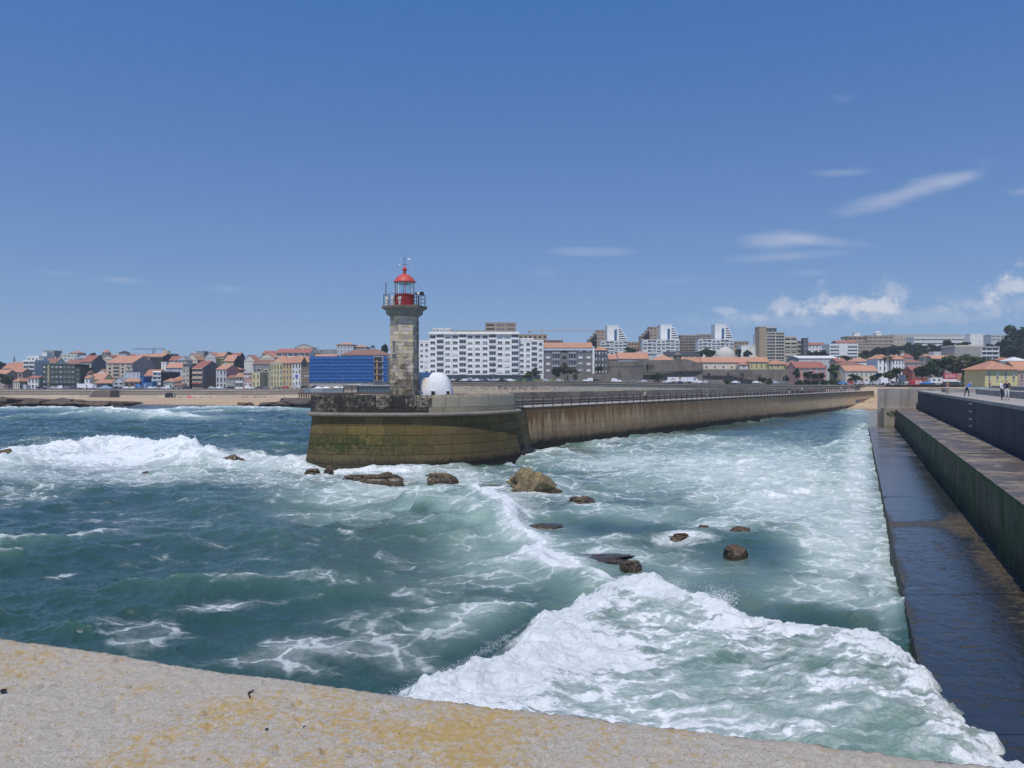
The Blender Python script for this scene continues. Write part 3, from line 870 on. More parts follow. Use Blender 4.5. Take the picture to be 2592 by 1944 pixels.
# pale bolts / ladder rungs set in the wall
rung = mat('rung_pale', (.55, .52, .45), .15, 6, .6)
for px_, py_ in ((2461, 1016.5), (2461, 1039), (2461, 1060), (2461, 1083)):
    pass
Yr = WALL_C * F / ((2461 - 1296) - KR * F)
for zr in (DECK_Z - .45, DECK_Z - 1.15, DECK_Z - 1.85, DECK_Z - 2.5):
    mb = MB(); x0 = rx(WALL_C, Yr)
    mb.tube((x0 - .02, Yr - .25, zr), (x0 - .14, Yr - .25, zr), .02); mb.tube((x0 - .02, Yr + .25, zr), (x0 - .14, Yr + .25, zr), .02)
    mb.box(x0 - .16, x0 - .11, Yr - .28, Yr + .28, zr - .035, zr + .035)
    mb.build('ladder_rung', rung, bw)
# end block: the breakwater's root, closing the steps off
eb = thing('end_block', 'square grey concrete block closing the breakwater steps at their landward end', 'concrete block', (0, 0, 0))
ebm = bw_concrete('end_block_concrete', (.34, .31, .27), (.13, .115, .10), 2.6, 4.0, 0)
mb = MB(); x0, x1 = X_(2221, 148), X_(2330, 148)
mb.hexa([(x0, 148, -2), (x1 + 14, 148, -2), (x1 + 24, 168, -2), (x0 + .455 * 20, 168, -2), (x0, 148, 7.28), (x1 + 14, 148, 7.28), (x1 + 24, 168, 7.28), (x0 + .455 * 20, 168, 7.28)]); mb.build('block', ebm, eb)
mb = MB(); mb.box(x0 + .6, x1 + 3, 146.6, 147.99, -2, 3.9); mb.build('footing', bw_concrete('footing_concrete', (.36, .31, .23), (.10, .085, .06), .2, 1.2), eb)
gm = mat('weed_green', (.05, .09, .02), .4, 3)
mb = MB(); rs = random.Random(3)
for k in range(90):
    c = Vector((x0 + 2.6 + rs.gauss(0, .7), 146.55 - rs.random() * .1, 3.0 + rs.gauss(0, .22)))
    d1 = Vector((rs.gauss(0, .2), rs.gauss(0, .1), rs.gauss(0, .2))); d2 = Vector((rs.gauss(0, .2), -.1, rs.gauss(0, .2)))
    mb.tri(c, c + d1, c + d2)
tag(mb.build('wall_plant', gm), 'small green plant growing from the face of the end block', 'plant')
# low walls and platforms on the deck
def slab(x0, x1, y0, y1, z0, z1, label, m=deckm):
    mb = MB(); bx_ = ((x0 + x1) / 2, (y0 + y1) / 2)
    a = KR
    def sk(x, y, z): return (x + a * (y - y0), y, z)
    mb.hexa([sk(x0, y0, z0), sk(x1, y0, z0), sk(x1, y1, z0), sk(x0, y1, z0), sk(x0, y0, z1), sk(x1, y0, z1), sk(x1, y1, z1), sk(x0, y1, z1)])
    o = mb.build('low_wall', m); tag(o, label, 'low wall')
slab(rx(15.2, 66), rx(17.2, 66), 66, 108, DECK_Z - .02, DECK_Z + .62, 'long low concrete bench wall beside the couple on the deck')
slab(rx(15.2, 30), rx(17.2, 30), 30, 64.5, DECK_Z - .02, DECK_Z + .62, 'low concrete bench wall at the right edge of the deck')
slab(rx(21.5, 74), rx(30, 74), 74, 135, DECK_Z - .02, DECK_Z + .95, 'wide raised concrete platform behind the bench wall')
slab(rx(13.0, 124), rx(34, 124), 124, 131, DECK_Z - .02, DECK_Z + .6, 'pale raised kerb crossing the far end of the deck')
# ------------------------------------------------------------------ the lighthouse pier
def crom(pts, n=24):
    P = [Vector((a, b)) for a, b in pts]
    out = []
    for i in range(len(P) - 1):
        p0 = P[max(i - 1, 0)]; p1 = P[i]; p2 = P[i + 1]; p3 = P[min(i + 2, len(P) - 1)]
        for k in range(n):
            f = k / n
            out.append(.5 * (2 * p1 + (p2 - p0) * f + (2 * p0 - 5 * p1 + 4 * p2 - p3) * f * f + (3 * p1 - p0 - 3 * p2 + p3) * f**3))
    out.append(P[-1])
    return out
class Path:
    def __init__(s, pts):
        s.p = pts; s.c = [0.0]
        for a, b in zip(pts[:-1], pts[1:]): s.c.append(s.c[-1] + (b - a).length)
        s.L = s.c[-1]
    def at(s, d):
        d = min(max(d, 0), s.L)
        import bisect
        i = min(max(bisect.bisect_right(s.c, d) - 1, 0), len(s.p) - 2)
        f = (d - s.c[i]) / max(s.c[i + 1] - s.c[i], 1e-6)
        q = s.p[i].lerp(s.p[i + 1], f)
        i0 = max(i - 1, 0); i1 = min(i + 2, len(s.p) - 1)
        t = (s.p[i1] - s.p[i0]).normalized()
        return q, Vector((t.y, -t.x))                 # outward = right-hand side of travel
def sweep(path, d0, d1, sec, n, name, m, parent, closed=True, color=None, mi=0):
    """run a cross-section [(out, z)...] along the path as one closed solid"""
    mb = MB(); k = len(sec)
    for j in range(n + 1):
        q, o = path.at(d0 + (d1 - d0) * j / n)
        for a, z in sec:
            mb.v.append((q.x + o.x * a, q.y + o.y * a, z))
    for j in range(n):
        for i in range(k):
            i2 = (i + 1) % k
            mb.f.append((j*k + i, j*k + i2, (j+1)*k + i2, (j+1)*k + i)); mb.m.append(0)
    mb.f.append(tuple(range(k - 1, -1, -1))); mb.m.append(0)
    mb.f.append(tuple(n*k + i for i in range(k))); mb.m.append(0)
    me = mb.mesh(name, m)
    bm = bmesh.new(); bm.from_mesh(me); bmesh.ops.recalc_face_normals(bm, faces=bm.faces); bm.to_mesh(me); bm.free()
    o = link(name, me, parent)
    if color: o.color = color
    return o

def stone_stained(name, kind):
    """block stone: per-block tint, black biofilm amount = object alpha, weed and wet bands by height"""
    t = NT(name)
    p = t.pos(); x = t.xyz(p)
    oi = t.n('ShaderNodeObjectInfo')
    n1 = t.noise(p, .6, 6, .65); n2 = t.noise(p, 3.0, 5, .68); n3 = t.noise(p, 16, 4, .7)
    v = t.math('ADD', .55, t.math('ADD', t.math('MULTIPLY', n2, .5), t.math('MULTIPLY', n3, .4)))
    sc = t.n('ShaderNodeVectorMath', operation='SCALE'); t.l(oi.outputs['Color'], sc.inputs[0]); t.l(v, sc.inputs['Scale'])
    col = sc.outputs[0]
    if kind == 'parapet':
        bl = t.ramp(t.math('ADD', t.math('MULTIPLY', n2, .6), t.math('ADD', t.math('MULTIPLY', n1, .5), t.math('MULTIPLY', oi.outputs['Alpha'], .42))), .72, .94)
        col = t.mix(bl, col, t.mix(n3, (.018, .017, .015), (.05, .046, .038)))
        topd = t.ramp(t.math('ADD', x[2], t.math('MULTIPLY', t.math('SUBTRACT', n2, .5), 1.0)), 6.95, 7.2, 0, .55)
        col = t.mix(topd, col, (.035, .033, .028))
    else:
        st = t.noise(t.map(p, (1, 1, .1)), 1.3, 5, .7)
        rust = t.ramp(t.math('ADD', t.math('MULTIPLY', st, 1.0), t.math('MULTIPLY', t.ramp(x[2], 2.0, 5.2), .22)), .47, .72)
        if kind == 'wall':
            nr = t.ramp(x[1], 215, 105)
            col = t.mix(t.math('MULTIPLY', t.math('MULTIPLY', rust, nr), .9), col, t.mix(n2, (.12, .052, .02), (.22, .12, .05)))
            gs = t.math('MULTIPLY', t.ramp(x[1], 150, 230), t.ramp(t.math('ADD', x[2], t.math('MULTIPLY', st, 2.4)), 4.0, 5.4))
            col = t.mix(t.math('MULTIPLY', gs, .75), col, (.055, .05, .045))
            wet = t.ramp(t.math('ADD', x[2], t.math('MULTIPLY', t.math('SUBTRACT', n1, .5), 1.4)), .7, 1.5, 1, 0)
            bro = t.ramp(t.math('ADD', x[2], t.math('MULTIPLY', t.math('SUBTRACT', n1, .5), 2.4)), 1.2, 3.4, .7, 0)
            bro = t.math('MULTIPLY', bro, t.ramp(x[1], 260, 160))
            col = t.mix(bro, col, (.11, .085, .05))
        else:
            col = t.mix(t.math('MULTIPLY', t.ramp(t.math('ADD', st, t.math('MULTIPLY', n1, .3)), .6, .85), .55), col, (.12, .065, .02))
            # green weed belt, strongest on the weather (left) side, patchy
            zz = t.math('ADD', x[2], t.math('MULTIPLY', t.math('SUBTRACT', n1, .5), 2.2))
            belt = t.math('MULTIPLY', t.ramp(zz, .9, 1.7), t.ramp(zz, 2.7, 3.9, 1, 0))
            side = t.ramp(x[0], -4.0, -16.0, .25, 1.0)
            g = t.math('MULTIPLY', t.math('MULTIPLY', belt, side), t.ramp(t.math('ADD', n2, t.math('MULTIPLY', n1, .4)), .52, .78))
            col = t.mix(t.math('MULTIPLY', g, .95), col, t.mix(n3, (.012, .022, .006), (.035, .06, .010)))
            lgt = t.math('MULTIPLY', t.ramp(zz, 2.0, 3.2), t.math('MULTIPLY', t.ramp(n2, .45, .8), side))
            col = t.mix(t.math('MULTIPLY', lgt, .35), col, (.085, .11, .02))
            low = t.ramp(zz, .3, 2.6, .75, 0)
            col = t.mix(low, col, (.075, .062, .036))
            wet = t.math('MULTIPLY', t.ramp(t.math('ADD', x[2], t.math('MULTIPLY', t.math('SUBTRACT', n2, .5), 1.6)), .45, 1.0, 1, 0), t.ramp(x[0], -20, -2, .55, 1.0))
        col = t.mix(t.math('MULTIPLY', wet, .93), col, (.012, .012, .010))
    t.bsdf(col, .88, t.bump(t.math('ADD', n2, t.math('MULTIPLY', n3, .5)), .55, .05), .25)
    return t.m
PST = stone_stained('pier_parapet_stone', 'parapet')
PHW = stone_stained('pier_head_stone', 'head')
PWW = stone_stained('pier_wall_concrete', 'wall')

head = thing('lighthouse_pier', 'rounded stone pier head carrying the lighthouse, black-stained parapet and weedy base', 'pier', (0, 0, 0))
HP = Path(crom([(-19.8, 99), (-20.6, 90.5), (-20.9, 86.6), (-20.1, 84.2), (-17.5, 82.85), (-13, 82.2), (-9, 82.4), (-6, 83.5), (-3.4, 85.7), (-1.2, 88.9), (.3, 92.0)]))
HS = Path([Vector((.3, 92.0)), Vector((1.1, 97.5)), Vector((1.9, 103.4))])
def batter(z):
    u = max(0, (5.2 - z)) / 5.2
    return -.12 + .50 * u + .25 * u * u
rr = random.Random(21)
zc = [-1.6, .35, 1.3, 2.25, 3.2, 4.15, 5.05]
for path, first in ((HP, True), (HS, False)):
    for r in range(len(zc) - 1):
        d = 0.0 if r % 2 == 0 else -1.0
        while d < path.L:
            w = rr.uniform(1.7, 2.9)
            a, b = max(d, 0), min(d + w, path.L)
            if path.L - b < .7: b = path.L
            if b - a > .3:
                z0, z1 = zc[r] + .02, zc[r + 1] - .02
                e = rr.uniform(-.018, .018)
                g = rr.uniform(.8, 1.2); wz = rr.uniform(.8, 1.2)
                colr = (.14 * g, .097 * g * (.93 + .1 * wz), .040 * g * wz, 0)
                sec = [(batter(z0) + e, z0), (batter(z1) + e, z1), (batter(z1) - .7, z1), (batter(z0) - .7, z0)]
                sweep(path, a + .02, b - .02, sec, 3, 'stone_block', PHW, head, color=colr)
            d = b if b > d else d + w
            if b >= path.L: break
# core behind the joints
core = MB()
def ringpts(off, z):
    out = []
    for k in range(61):
        q, o = HP.at(HP.L * k / 60); out.append((q.x + o.x * off, q.y + o.y * off, z))
    for k in range(1, 7):
        q, o = HS.at(HS.L * k / 6); out.append((q.x + o.x * off, q.y + o.y * off, z))
    return out
lo = ringpts(batter(-1.6) - .09, -1.6); mid = ringpts(batter(1.5) - .09, 1.5); hi = ringpts(-.22, 5.2)
for A, B in ((lo, mid), (mid, hi)):
    for k in range(len(A) - 1): core.quad(A[k], A[k + 1], B[k + 1], B[k])
tp = [(a, b, 5.55) for a, b, _ in hi]
i0 = len(core.v); core.v += tp; core.f.append(tuple(range(i0, i0 + len(tp)))); core.m.append(0)
core.build('core', mat('mortar_dark', (.07, .06, .042), .25, 2.0), head)
# roll moulding under the parapet
cor = [(-.4, 5.05), (.14, 5.05), (.30, 5.10), (.40, 5.2), (.40, 5.3), (.30, 5.41), (.12, 5.45), (-.4, 5.45)]
CORM = mat('cornice_stone', (.22, .195, .16), .4, 1.5, .9, streak=.35)
dd = 0.0
while dd < HP.L - .2:
    e_ = min(dd + 3.2, HP.L)
    sweep(HP, dd, e_ - .01, cor, 6, 'cornice_stone', CORM, head); dd = e_
sweep(HS, 0.02, HS.L * .25, cor, 3, 'cornice_stone', CORM, head)
# parapet: a low course and a tall rounded course of big blocks
def blackness(q):
    return max(0, min(1, (-6.8 - q.x) / 3.0 + .25)) if q.x > -9.5 else 1.0
marks = [780, 812, 861, 921, 951, 993, 1023, 1055, 1093, 1129, 1163, 1236, 1297]
def s_of_px(px):                                     # where on the path a column of the picture falls
    best = min(range(400), key=lambda k: abs(1296 + F * HP.at(12 + (HP.L - 12) * k / 399)[0].x / HP.at(12 + (HP.L - 12) * k / 399)[0].y - px))
    return 12 + (HP.L - 12) * best / 399
cuts = [s_of_px(m_) for m_ in marks]
cuts = [0.0, 2.2, 4.4, 6.6, 8.8, 10.8] + [c for c in cuts if c > 12.3]
cuts[-1] = HP.L
for a, b in zip(cuts[:-1], cuts[1:]):
    q, _ = HP.at((a + b) / 2)
    g = rr.uniform(.85, 1.15); e = rr.uniform(-.04, .03); hz = rr.uniform(-.05, .04)
    bl = blackness(q) * rr.uniform(.8, 1.0)
    sec = [(e, 5.99), (e, 6.95 + hz), (e - .04, 7.09 + hz), (e - .14, 7.18 + hz), (e - .5, 7.22 + hz), (e - .85, 7.17 + hz), (e - .95, 7.0 + hz), (e - .95, 5.99)]
    big = b - a > 4
    if big:
        bl *= .2
    sweep(HP, a + .03, b - .03, sec, 6, 'parapet_block', PST, head, color=(.34 * g, .29 * g, .21 * g, bl))
d = 0.0
while d < HP.L - .3:
    w = rr.uniform(1.4, 2.6); b = min(d + w, HP.L)
    if HP.L - b < .6: b = HP.L
    q, _ = HP.at((d + b) / 2); g = rr.uniform(.8, 1.1); e = rr.uniform(-.02, .03)
    sec = [(e + .02, 5.46), (e + .02, 5.96), (e - .95, 5.96), (e - .95, 5.46)]
    sweep(HP, d + .012, b - .012, sec, 4, 'parapet_block', PST, head, color=(.30 * g, .25 * g, .18 * g, blackness(q) * .9))
    d = b
# parapet return on the landward side (closes the corner)
sweep(HS, 0.03, 1.0, [(-.02, 5.46), (-.02, 7.1), (-.9, 7.1), (-.9, 5.46)], 2, 'parapet_block', PST, head, color=(.22, .21, .18, .1))
# an iron plate let into the face
q, o = HP.at(s_of_px(950)); z0 = 3.35
pm = MB(); tdir = Vector((-o.y, o.x, 0)); ov = Vector((o.x, o.y, 0))
ctr = Vector((q.x, q.y, 0)) + ov * (batter(z0) + .03)
a = ctr - tdir * .38; b = ctr + tdir * .38
pm.hexa([a + Vector((0, 0, z0 - .4)) , b + Vector((0, 0, z0 - .4)), b - ov * .3 + Vector((0, 0, z0 - .4)), a - ov * .3 + Vector((0, 0, z0 - .4)),
         a - ov * .1 + Vector((.1, 0, z0 + .42)), b - ov * .1 + Vector((.1, 0, z0 + .42)), b - ov * .3 + Vector((.1, 0, z0 + .42)), a - ov * .3 + Vector((.1, 0, z0 + .42))])
pm.build('iron_plate', mat('iron_rust', (.07, .035, .022), .4, 4), head)
# dark mussel-covered toe at the landward corner
def rock_mesh(name, r, seed, flat=.7, sub=4, rough=.5, freq=1.1, deep=0.0):
    bm = bmesh.new(); bmesh.ops.create_icosphere(bm, subdivisions=sub, radius=1)
    off = Vector((seed * 3.7, seed * 1.3, -seed))
    rk = random.Random(seed * 7 + 1)
    planes = [(Vector((rk.gauss(0, 1), rk.gauss(0, 1), rk.gauss(.25, .8))).normalized(), rk.uniform(.62, 1.0)) for _ in range(9)]
    for v in bm.verts:
        c = v.co.copy()
        f = 1 + rough * (mnoise.noise(c * freq + off) * .8 + mnoise.noise(c * freq * 2.3 + off) * .38 + mnoise.noise(c * freq * 5.1 + off) * .24 + mnoise.noise(c * freq * 11 + off) * .13)
        f = max(.3, f)
        c = c * f
        for pn, pd in planes:
            dd_ = c.dot(pn)
            if dd_ > pd: c = c - pn * (dd_ - pd) * .85
        f = 1.0
        v.co = Vector((c.x * r[0] * f, c.y * r[1] * f, c.z * r[2] * f))
        if v.co.z < -flat * r[2]: v.co.z = -flat * r[2]
        if deep and v.co.z < 0: v.co = Vector((v.co.x * 1.15, v.co.y * 1.15, v.co.z * 1.0 - deep * min(1, -v.co.z / (.3 * r[2]))))
    me = bpy.data.meshes.new(name); bm.to_mesh(me); bm.free()
    me.polygons.foreach_set('use_smooth', [True] * len(me.polygons))
    return me
def rock_mat(name, a, b, wetline=None):
    t = NT(name); p = t.pos(); x = t.xyz(p)
    n1 = t.noise(p, 1.0, 6, .68); n2 = t.noise(p, 6, 5, .7); cr = t.vor(t.map(p, (1, 1, 1.6)), 1.6, 'DISTANCE_TO_EDGE')
    col = t.mix(t.ramp(t.math('ADD', t.math('MULTIPLY', n1, .6), t.math('MULTIPLY', n2, .4)), .35, .65), a, b)
    col = t.mix(t.ramp(cr, 0, .05, .6, 0), col, tuple(c * .35 for c in a))
    rough = .7
    if wetline is not None:
        w = t.ramp(t.math('ADD', x[2], t.math('MULTIPLY', t.math('SUBTRACT', n1, .5), .5)), wetline, wetline + .3, 1, 0)
        col = t.mix(t.math('MULTIPLY', w, .65), col, (.04, .03, .018)); rough = t.math('SUBTRACT', .75, t.math('MULTIPLY', w, .5))
    t.bsdf(col, rough, t.bump(t.math('ADD', n1, t.math('MULTIPLY', n2, .5)), .8, .12), .4)
    return t.m
toe = link('mussel_toe', rock_mesh('mussel_toe', (1.6, 3.2, 1.3), 3, .8), head, (1.2, 96.0, .1)); toe.data.materials.append(mat('mussel_black', (.016, .015, .014), .4, 3, .6, bump=.8, bdist=.1))

# ---- the long pier behind the head
KP, CP = .656, -66.1
def pwall(Y, off=0.0):                         # off = metres inland from the channel face
    n = 1 / math.sqrt(1 + KP * KP)
    return (KP * Y + CP - off * n, Y + off * KP * n)
pier = thing('pier', 'long rust-streaked concrete pier wall running from the pier head to the beach', 'pier', (0, 0, 0))
PZ = 5.3
Ys = [100.2]
while Ys[-1] < 300: Ys.append(Ys[-1] + 3.6)
courses = [(-1.5, 1.25, .55, .25), (1.25, 2.65, .25, .12), (2.65, 4.35, .12, .03), (4.35, PZ, .02, .0)]
for i, (ya, yb) in enumerate(zip(Ys[:-1], Ys[1:])):
    for r, (za, zb, oa, ob) in enumerate(courses):
        if r < 2 and ya > 270: continue
        j = rr.uniform(-.008, .008)
        mb = MB()
        def q(Y, off, z): x_, y_ = pwall(Y, off); return (x_, y_, z)
        g_ = .012
        mb.hexa([q(ya + g_, -oa + j, za + .008), q(yb - g_, -oa + j, za + .008), q(yb - g_, 1.0, za + .008), q(ya + g_, 1.0, za + .008),
                 q(ya + g_, -ob + j, zb - .008), q(yb - g_, -ob + j, zb - .008), q(yb - g_, 1.0, zb - .008), q(ya + g_, 1.0, zb - .008)])
        o = mb.build('wall_panel', PWW, pier)
        g = rr.uniform(.92, 1.08) * (1 + .35 * min(1, max(0, (ya - 150) / 80)))
        o.color = (.42 * g, .29 * g, .165 * g, 0)
mb = MB()
for ya, yb in zip(np.linspace(99, 302, 30)[:-1], np.linspace(99, 302, 30)[1:]):
    def q(Y, off, z): x_, y_ = pwall(Y, off); return (x_, y_, z)
    mb.quad(q(ya, .05, -1.5), q(yb, .05, -1.5), q(yb, .05, PZ - .02), q(ya, .05, PZ - .02))
    mb.quad(q(ya, .05, PZ - .02), q(yb, .05, PZ - .02), q(yb, 8.0, PZ - .02), q(ya, 8.0, PZ - .02))
    mb.quad(q(ya, 8.0, PZ - .02), q(yb, 8.0, PZ - .02), q(yb, 8.6, -1.5), q(ya, 8.6, -1.5))
mb.build('core', mat('pier_deck', (.34, .32, .30), .25, .8, .9), pier)
mb = MB()
for ya, yb in zip(Ys[:-1], Ys[1:]):
    a = pwall(ya, -.06); b = pwall(yb, -.06); c = pwall(yb, .45); d = pwall(ya, .45)
    mb.hexa([(*a, PZ), (*b, PZ), (*c, PZ), (*d, PZ), (*a, PZ + .07), (*b, PZ + .07), (*c, PZ + .07), (*d, PZ + .07)])
mb.build('kerb', mat('kerb_pale', (.42, .36, .31), .25, 1.2, .9), pier)
# back parapet of blocks along the sea side
yk = 98.0; k = 0
while yk < 262:
    w = rr.uniform(2.2, 3.8); ya, yb = yk, yk + w
    h = 1.72 + rr.uniform(-.06, .06) - max(0, (yk - 215)) * .012
    mb = MB(); e = rr.uniform(-.05, .05)
    def q(Y, off, z): x_, y_ = pwall(Y, off); return (x_, y_, z)
    off = 6.4 + e
    mb.hexa([q(ya + .03, off, PZ - .02), q(yb - .03, off, PZ - .02), q(yb - .03, off + 1.1, PZ - .02), q(ya + .03, off + 1.1, PZ - .02),
             q(ya + .03, off + .05, PZ + h), q(yb - .03, off + .05, PZ + h), q(yb - .03, off + 1.05, PZ + h), q(ya + .03, off + 1.05, PZ + h)])
    o = mb.build('parapet_block', PST, pier)
    g = rr.uniform(.8, 1.1)
    o.color = (.24 * g, .21 * g, .17 * g, (.5 if 110 < yk < 137 else .3 if yk < 150 else .15) * rr.uniform(.7, 1.2))
    yk += w
# low pipe-like seats: two pale ledges along the parapet foot
for oz, off in ((.35, 6.2), (.75, 6.32)):
    mb = MB()
    for ya, yb in zip(Ys[:44][:-1], Ys[1:44]):
        a = pwall(ya, off); b = pwall(yb, off); c = pwall(yb, off + .3); d = pwall(ya, off + .3)
        mb.hexa([(*a, PZ + oz - .12), (*b, PZ + oz - .12), (*c, PZ + oz - .12), (*d, PZ + oz - .12), (*a, PZ + oz), (*b, PZ + oz), (*c, PZ + oz), (*d, PZ + oz)])
    mb.build('ledge', mat('ledge_pale', (.40, .37, .33), .2, 1.0), pier)
# railing
rail = thing('railing', 'rusty iron post railing along the edge of the long pier', 'railing', (0, 0, PZ))
RM = mat('rail_rust', (.085, .04, .026), .3, 5, .8)
ys_ = []; Yp = 100.9
while Yp < 262: ys_.append(Yp); Yp += 2.09
pm_ = MB(); pm_.box(-.05, .05, -.05, .05, 0, 1.22); pm_.box(-.08, .08, -.08, .08, 0, .05); post_me = pm_.mesh('post', RM)
for Y in ys_:
    x_, y_ = pwall(Y, .2); link('post', post_me, rail, (x_, y_, .07), (0, rr.uniform(-.02, .02), rr.uniform(0, .3)))
for zr in (.55, 1.18):
    mb = MB()
    for ya, yb in zip(ys_[:-1], ys_[1:]):
        a = pwall(ya, .2); b = pwall(yb, .2); mb.tube((*a, zr + .07), (*b, zr + .07), .022, n=5)
    mb.build('rail', RM, rail)

# ------------------------------------------------------------------ lighthouse
TX, TY, TZ = X_(1024, 89.0), 89.0, 5.55
lh = thing('lighthouse', 'six-sided granite lighthouse with red lantern on the pier head', 'lighthouse', (TX, TY, TZ))
TH0 = R(-18)
def hexpt(r, k, z): 
    t = TH0 + k * math.pi / 3
    return Vector((r * math.sin(t), -r * math.cos(t), z))
def tower_stone():
    t = NT('tower_granite'); p = t.pos(); x = t.xyz(p)
    oi = t.n('ShaderNodeObjectInfo')
    n1 = t.noise(p, 1.1, 6, .66); n2 = t.noise(p, 6.0, 5, .7); n3 = t.noise(p, 26, 3, .7)
    v = t.math('ADD', .5, t.math('ADD', t.math('MULTIPLY', n2, .55), t.math('MULTIPLY', n3, .4)))
    sc = t.n('ShaderNodeVectorMath', operation='SCALE'); t.l(oi.outputs['Color'], sc.inputs[0]); t.l(v, sc.inputs['Scale'])
    dirt = t.ramp(t.math('ADD', t.math('ADD', n1, t.math('MULTIPLY', n2, .5)), t.ramp(x[2], 12.5, 5.5, 0, .24)), .80, 1.02, 0, .8)
    col = t.mix(dirt, sc.outputs[0], (.045, .036, .026))
    t.bsdf(col, .9, t.bump(t.math('ADD', n2, n3), .5, .03), .25)
    return t.m
TG = tower_stone()
HT = 10.9                                  # shaft height below the corbel ~ 9.9
shaft = MB()
R0, R1 = 1.60, 1.53
NCO = 25; CH = 9.95 / NCO
shaft.v = [tuple(hexpt(R0 - .04, k, 0)) for k in range(6)] + [tuple(hexpt(R1 - .04, k, 9.95)) for k in range(6)]
for k in range(6): shaft.f.append((k, (k+1) % 6, 6 + (k+1) % 6, 6 + k)); shaft.m.append(0)
so_ = shaft.build('tower_shaft', mat('tower_mortar', (.15, .125, .10), .3, 3), lh)
for c in range(NCO):
    z0 = c * CH + .012; z1 = (c + 1) * CH - .012
    r0 = R0 + (R1 - R0) * z0 / 9.95; r1 = R0 + (R1 - R0) * z1 / 9.95
    for f in (5, 0, 1, 4):                      # the faces that show, and their neighbour
        cutsf = [0, rr.uniform(.36, .5), 1] if (c + f) % 2 else [0, rr.uniform(.24, .34), rr.uniform(.62, .74), 1]
        for u0, u1 in zip(cutsf[:-1], cutsf[1:]):
            a0, b0 = hexpt(r0, f, z0), hexpt(r0, f + 1, z0); a1, b1 = hexpt(r1, f, z1), hexpt(r1, f + 1, z1)
            e = rr.uniform(-.012, .02)
            nrm = ((a0 + b0) / 2); nrm.z = 0; nrm.normalize()
            g0 = .006 if u0 > 0 else 0; g1 = .006 if u1 < 1 else 0
            pts = []
            for A, B in ((a0, b0), (a1, b1)):
                fr0 = A.lerp(B, u0 + g0) + nrm * e; fr1 = A.lerp(B, u1 - g1) + nrm * e
                pts += [fr0, fr1, fr1 - nrm * .12, fr0 - nrm * .12]
            mb = MB(); mb.hexa(pts)
            o = mb.build('stone', TG, so_)
            g = rr.uniform(.6, 1.25); wz = rr.choice([.60, .70, .78, .84, .9])
            o.color = (.54 * g, .48 * g * (.84 + .12 * wz), .42 * g * wz, 1)
# blind window on the left face
fa, fb = hexpt(1.59, 5, 0), hexpt(1.59, 6, 0)
nrm = ((fa + fb) / 2); nrm.z = 0; nrm.normalize(); tv = (fb - fa).normalized()
zc0, zc1 = Z_(893, 88) - TZ, Z_(861, 88) - TZ
cw = fa.lerp(fb, .60)
def face_box(mb, u0, u1, z0, z1, d0, d1, mi=0):
    P = []
    for z in (z0, z1):
        P += [cw + tv * u0 + nrm * d1 + Vector((0, 0, z)), cw + tv * u1 + nrm * d1 + Vector((0, 0, z)), cw + tv * u1 + nrm * d0 + Vector((0, 0, z)), cw + tv * u0 + nrm * d0 + Vector((0, 0, z))]
    mb.hexa(P, mi)
mb = MB(); face_box(mb, -.26, .26, zc0 + .1, zc1 - .1, -.05, .03); wdw = mb.build('blind_window', mat('window_board', (.19, .16, .12), .3, 6), lh)
mb = MB()
face_box(mb, -.38, -.25, zc0, zc1, -.02, .09); face_box(mb, .25, .38, zc0, zc1, -.02, .09); face_box(mb, -.25, .25, zc1 - .12, zc1, -.02, .09); face_box(mb, -.44, .44, zc0 - .12, zc0, -.02, .14)
mb.build('stone_frame', mat('frame_granite', (.42, .39, .34), .25, 5), wdw)
# corbelled gallery
gal = MB()
gal.lathe([(1.53, 9.93), (1.62, 10.0), (1.90, 10.18), (1.97, 10.24), (1.97, 10.55), (2.05, 10.62), (2.28, 10.74), (2.42, 10.82), (2.44, 10.98), (2.38, 11.05)], 6, rot=TH0)
gal.build('gallery', mat('gallery_stone', (.22, .21, .19), .4, 2.2, .9, streak=.5), lh)
gz = 11.05
gal = MB(); gal.lathe([(2.445, 10.90), (2.455, 11.06), (2.38, 11.075)], 6, rot=TH0); gal.build('gallery_edge', mat('gallery_edge_rust', (.20, .14, .095), .5, 3), lh)
RED = mat('lantern_red', (.30, .022, .024), .12, 3, .45, .5, ovar=0)
RED2 = mat('dome_red', (.46, .065, .055), .16, 4, .55, .4, ovar=0)
WHT = mat('paint_white', (.74, .74, .72), .08, 2, .5, .4, ovar=.03)
lant = MB()
for k in range(16):                           # panelled drum
    t0 = 2 * math.pi * k / 16; t1 = 2 * math.pi * (k + 1) / 16
    lant.quad((1.04 * math.sin(t0), -1.04 * math.cos(t0), gz), (1.04 * math.sin(t1), -1.04 * math.cos(t1), gz), (1.04 * math.sin(t1), -1.04 * math.cos(t1), gz + 1.2), (1.04 * math.sin(t0), -1.04 * math.cos(t0), gz + 1.2))
lant.lathe([(1.05, gz + 1.16), (1.10, gz + 1.2), (1.10, gz + 1.26), (1.04, gz + 1.29)], 24)
drum = lant.build('lantern_drum', RED, lh)
for k in range(8):
    t0 = 2 * math.pi * (k + .3) / 8
    mb = MB(); mb.tube((1.05 * math.sin(t0), -1.05 * math.cos(t0), gz), (1.05 * math.sin(t0), -1.05 * math.cos(t0), gz + 1.18), .028, n=5); mb.build('seam', RED, drum)
gl = NT('lantern_glass')
tr = gl.n('ShaderNodeBsdfTransparent'); tr.inputs[0].default_value = (.86, .93, .94, 1)
gs = gl.n('ShaderNodeBsdfGlossy'); gs.inputs['Roughness'].default_value = .05
mx = gl.n('ShaderNodeMixShader'); mx.inputs[0].default_value = .16
gl.l(tr.outputs[0], mx.inputs[1]); gl.l(gs.outputs[0], mx.inputs[2]); gl.l(mx.outputs[0], gl.o.inputs['Surface'])
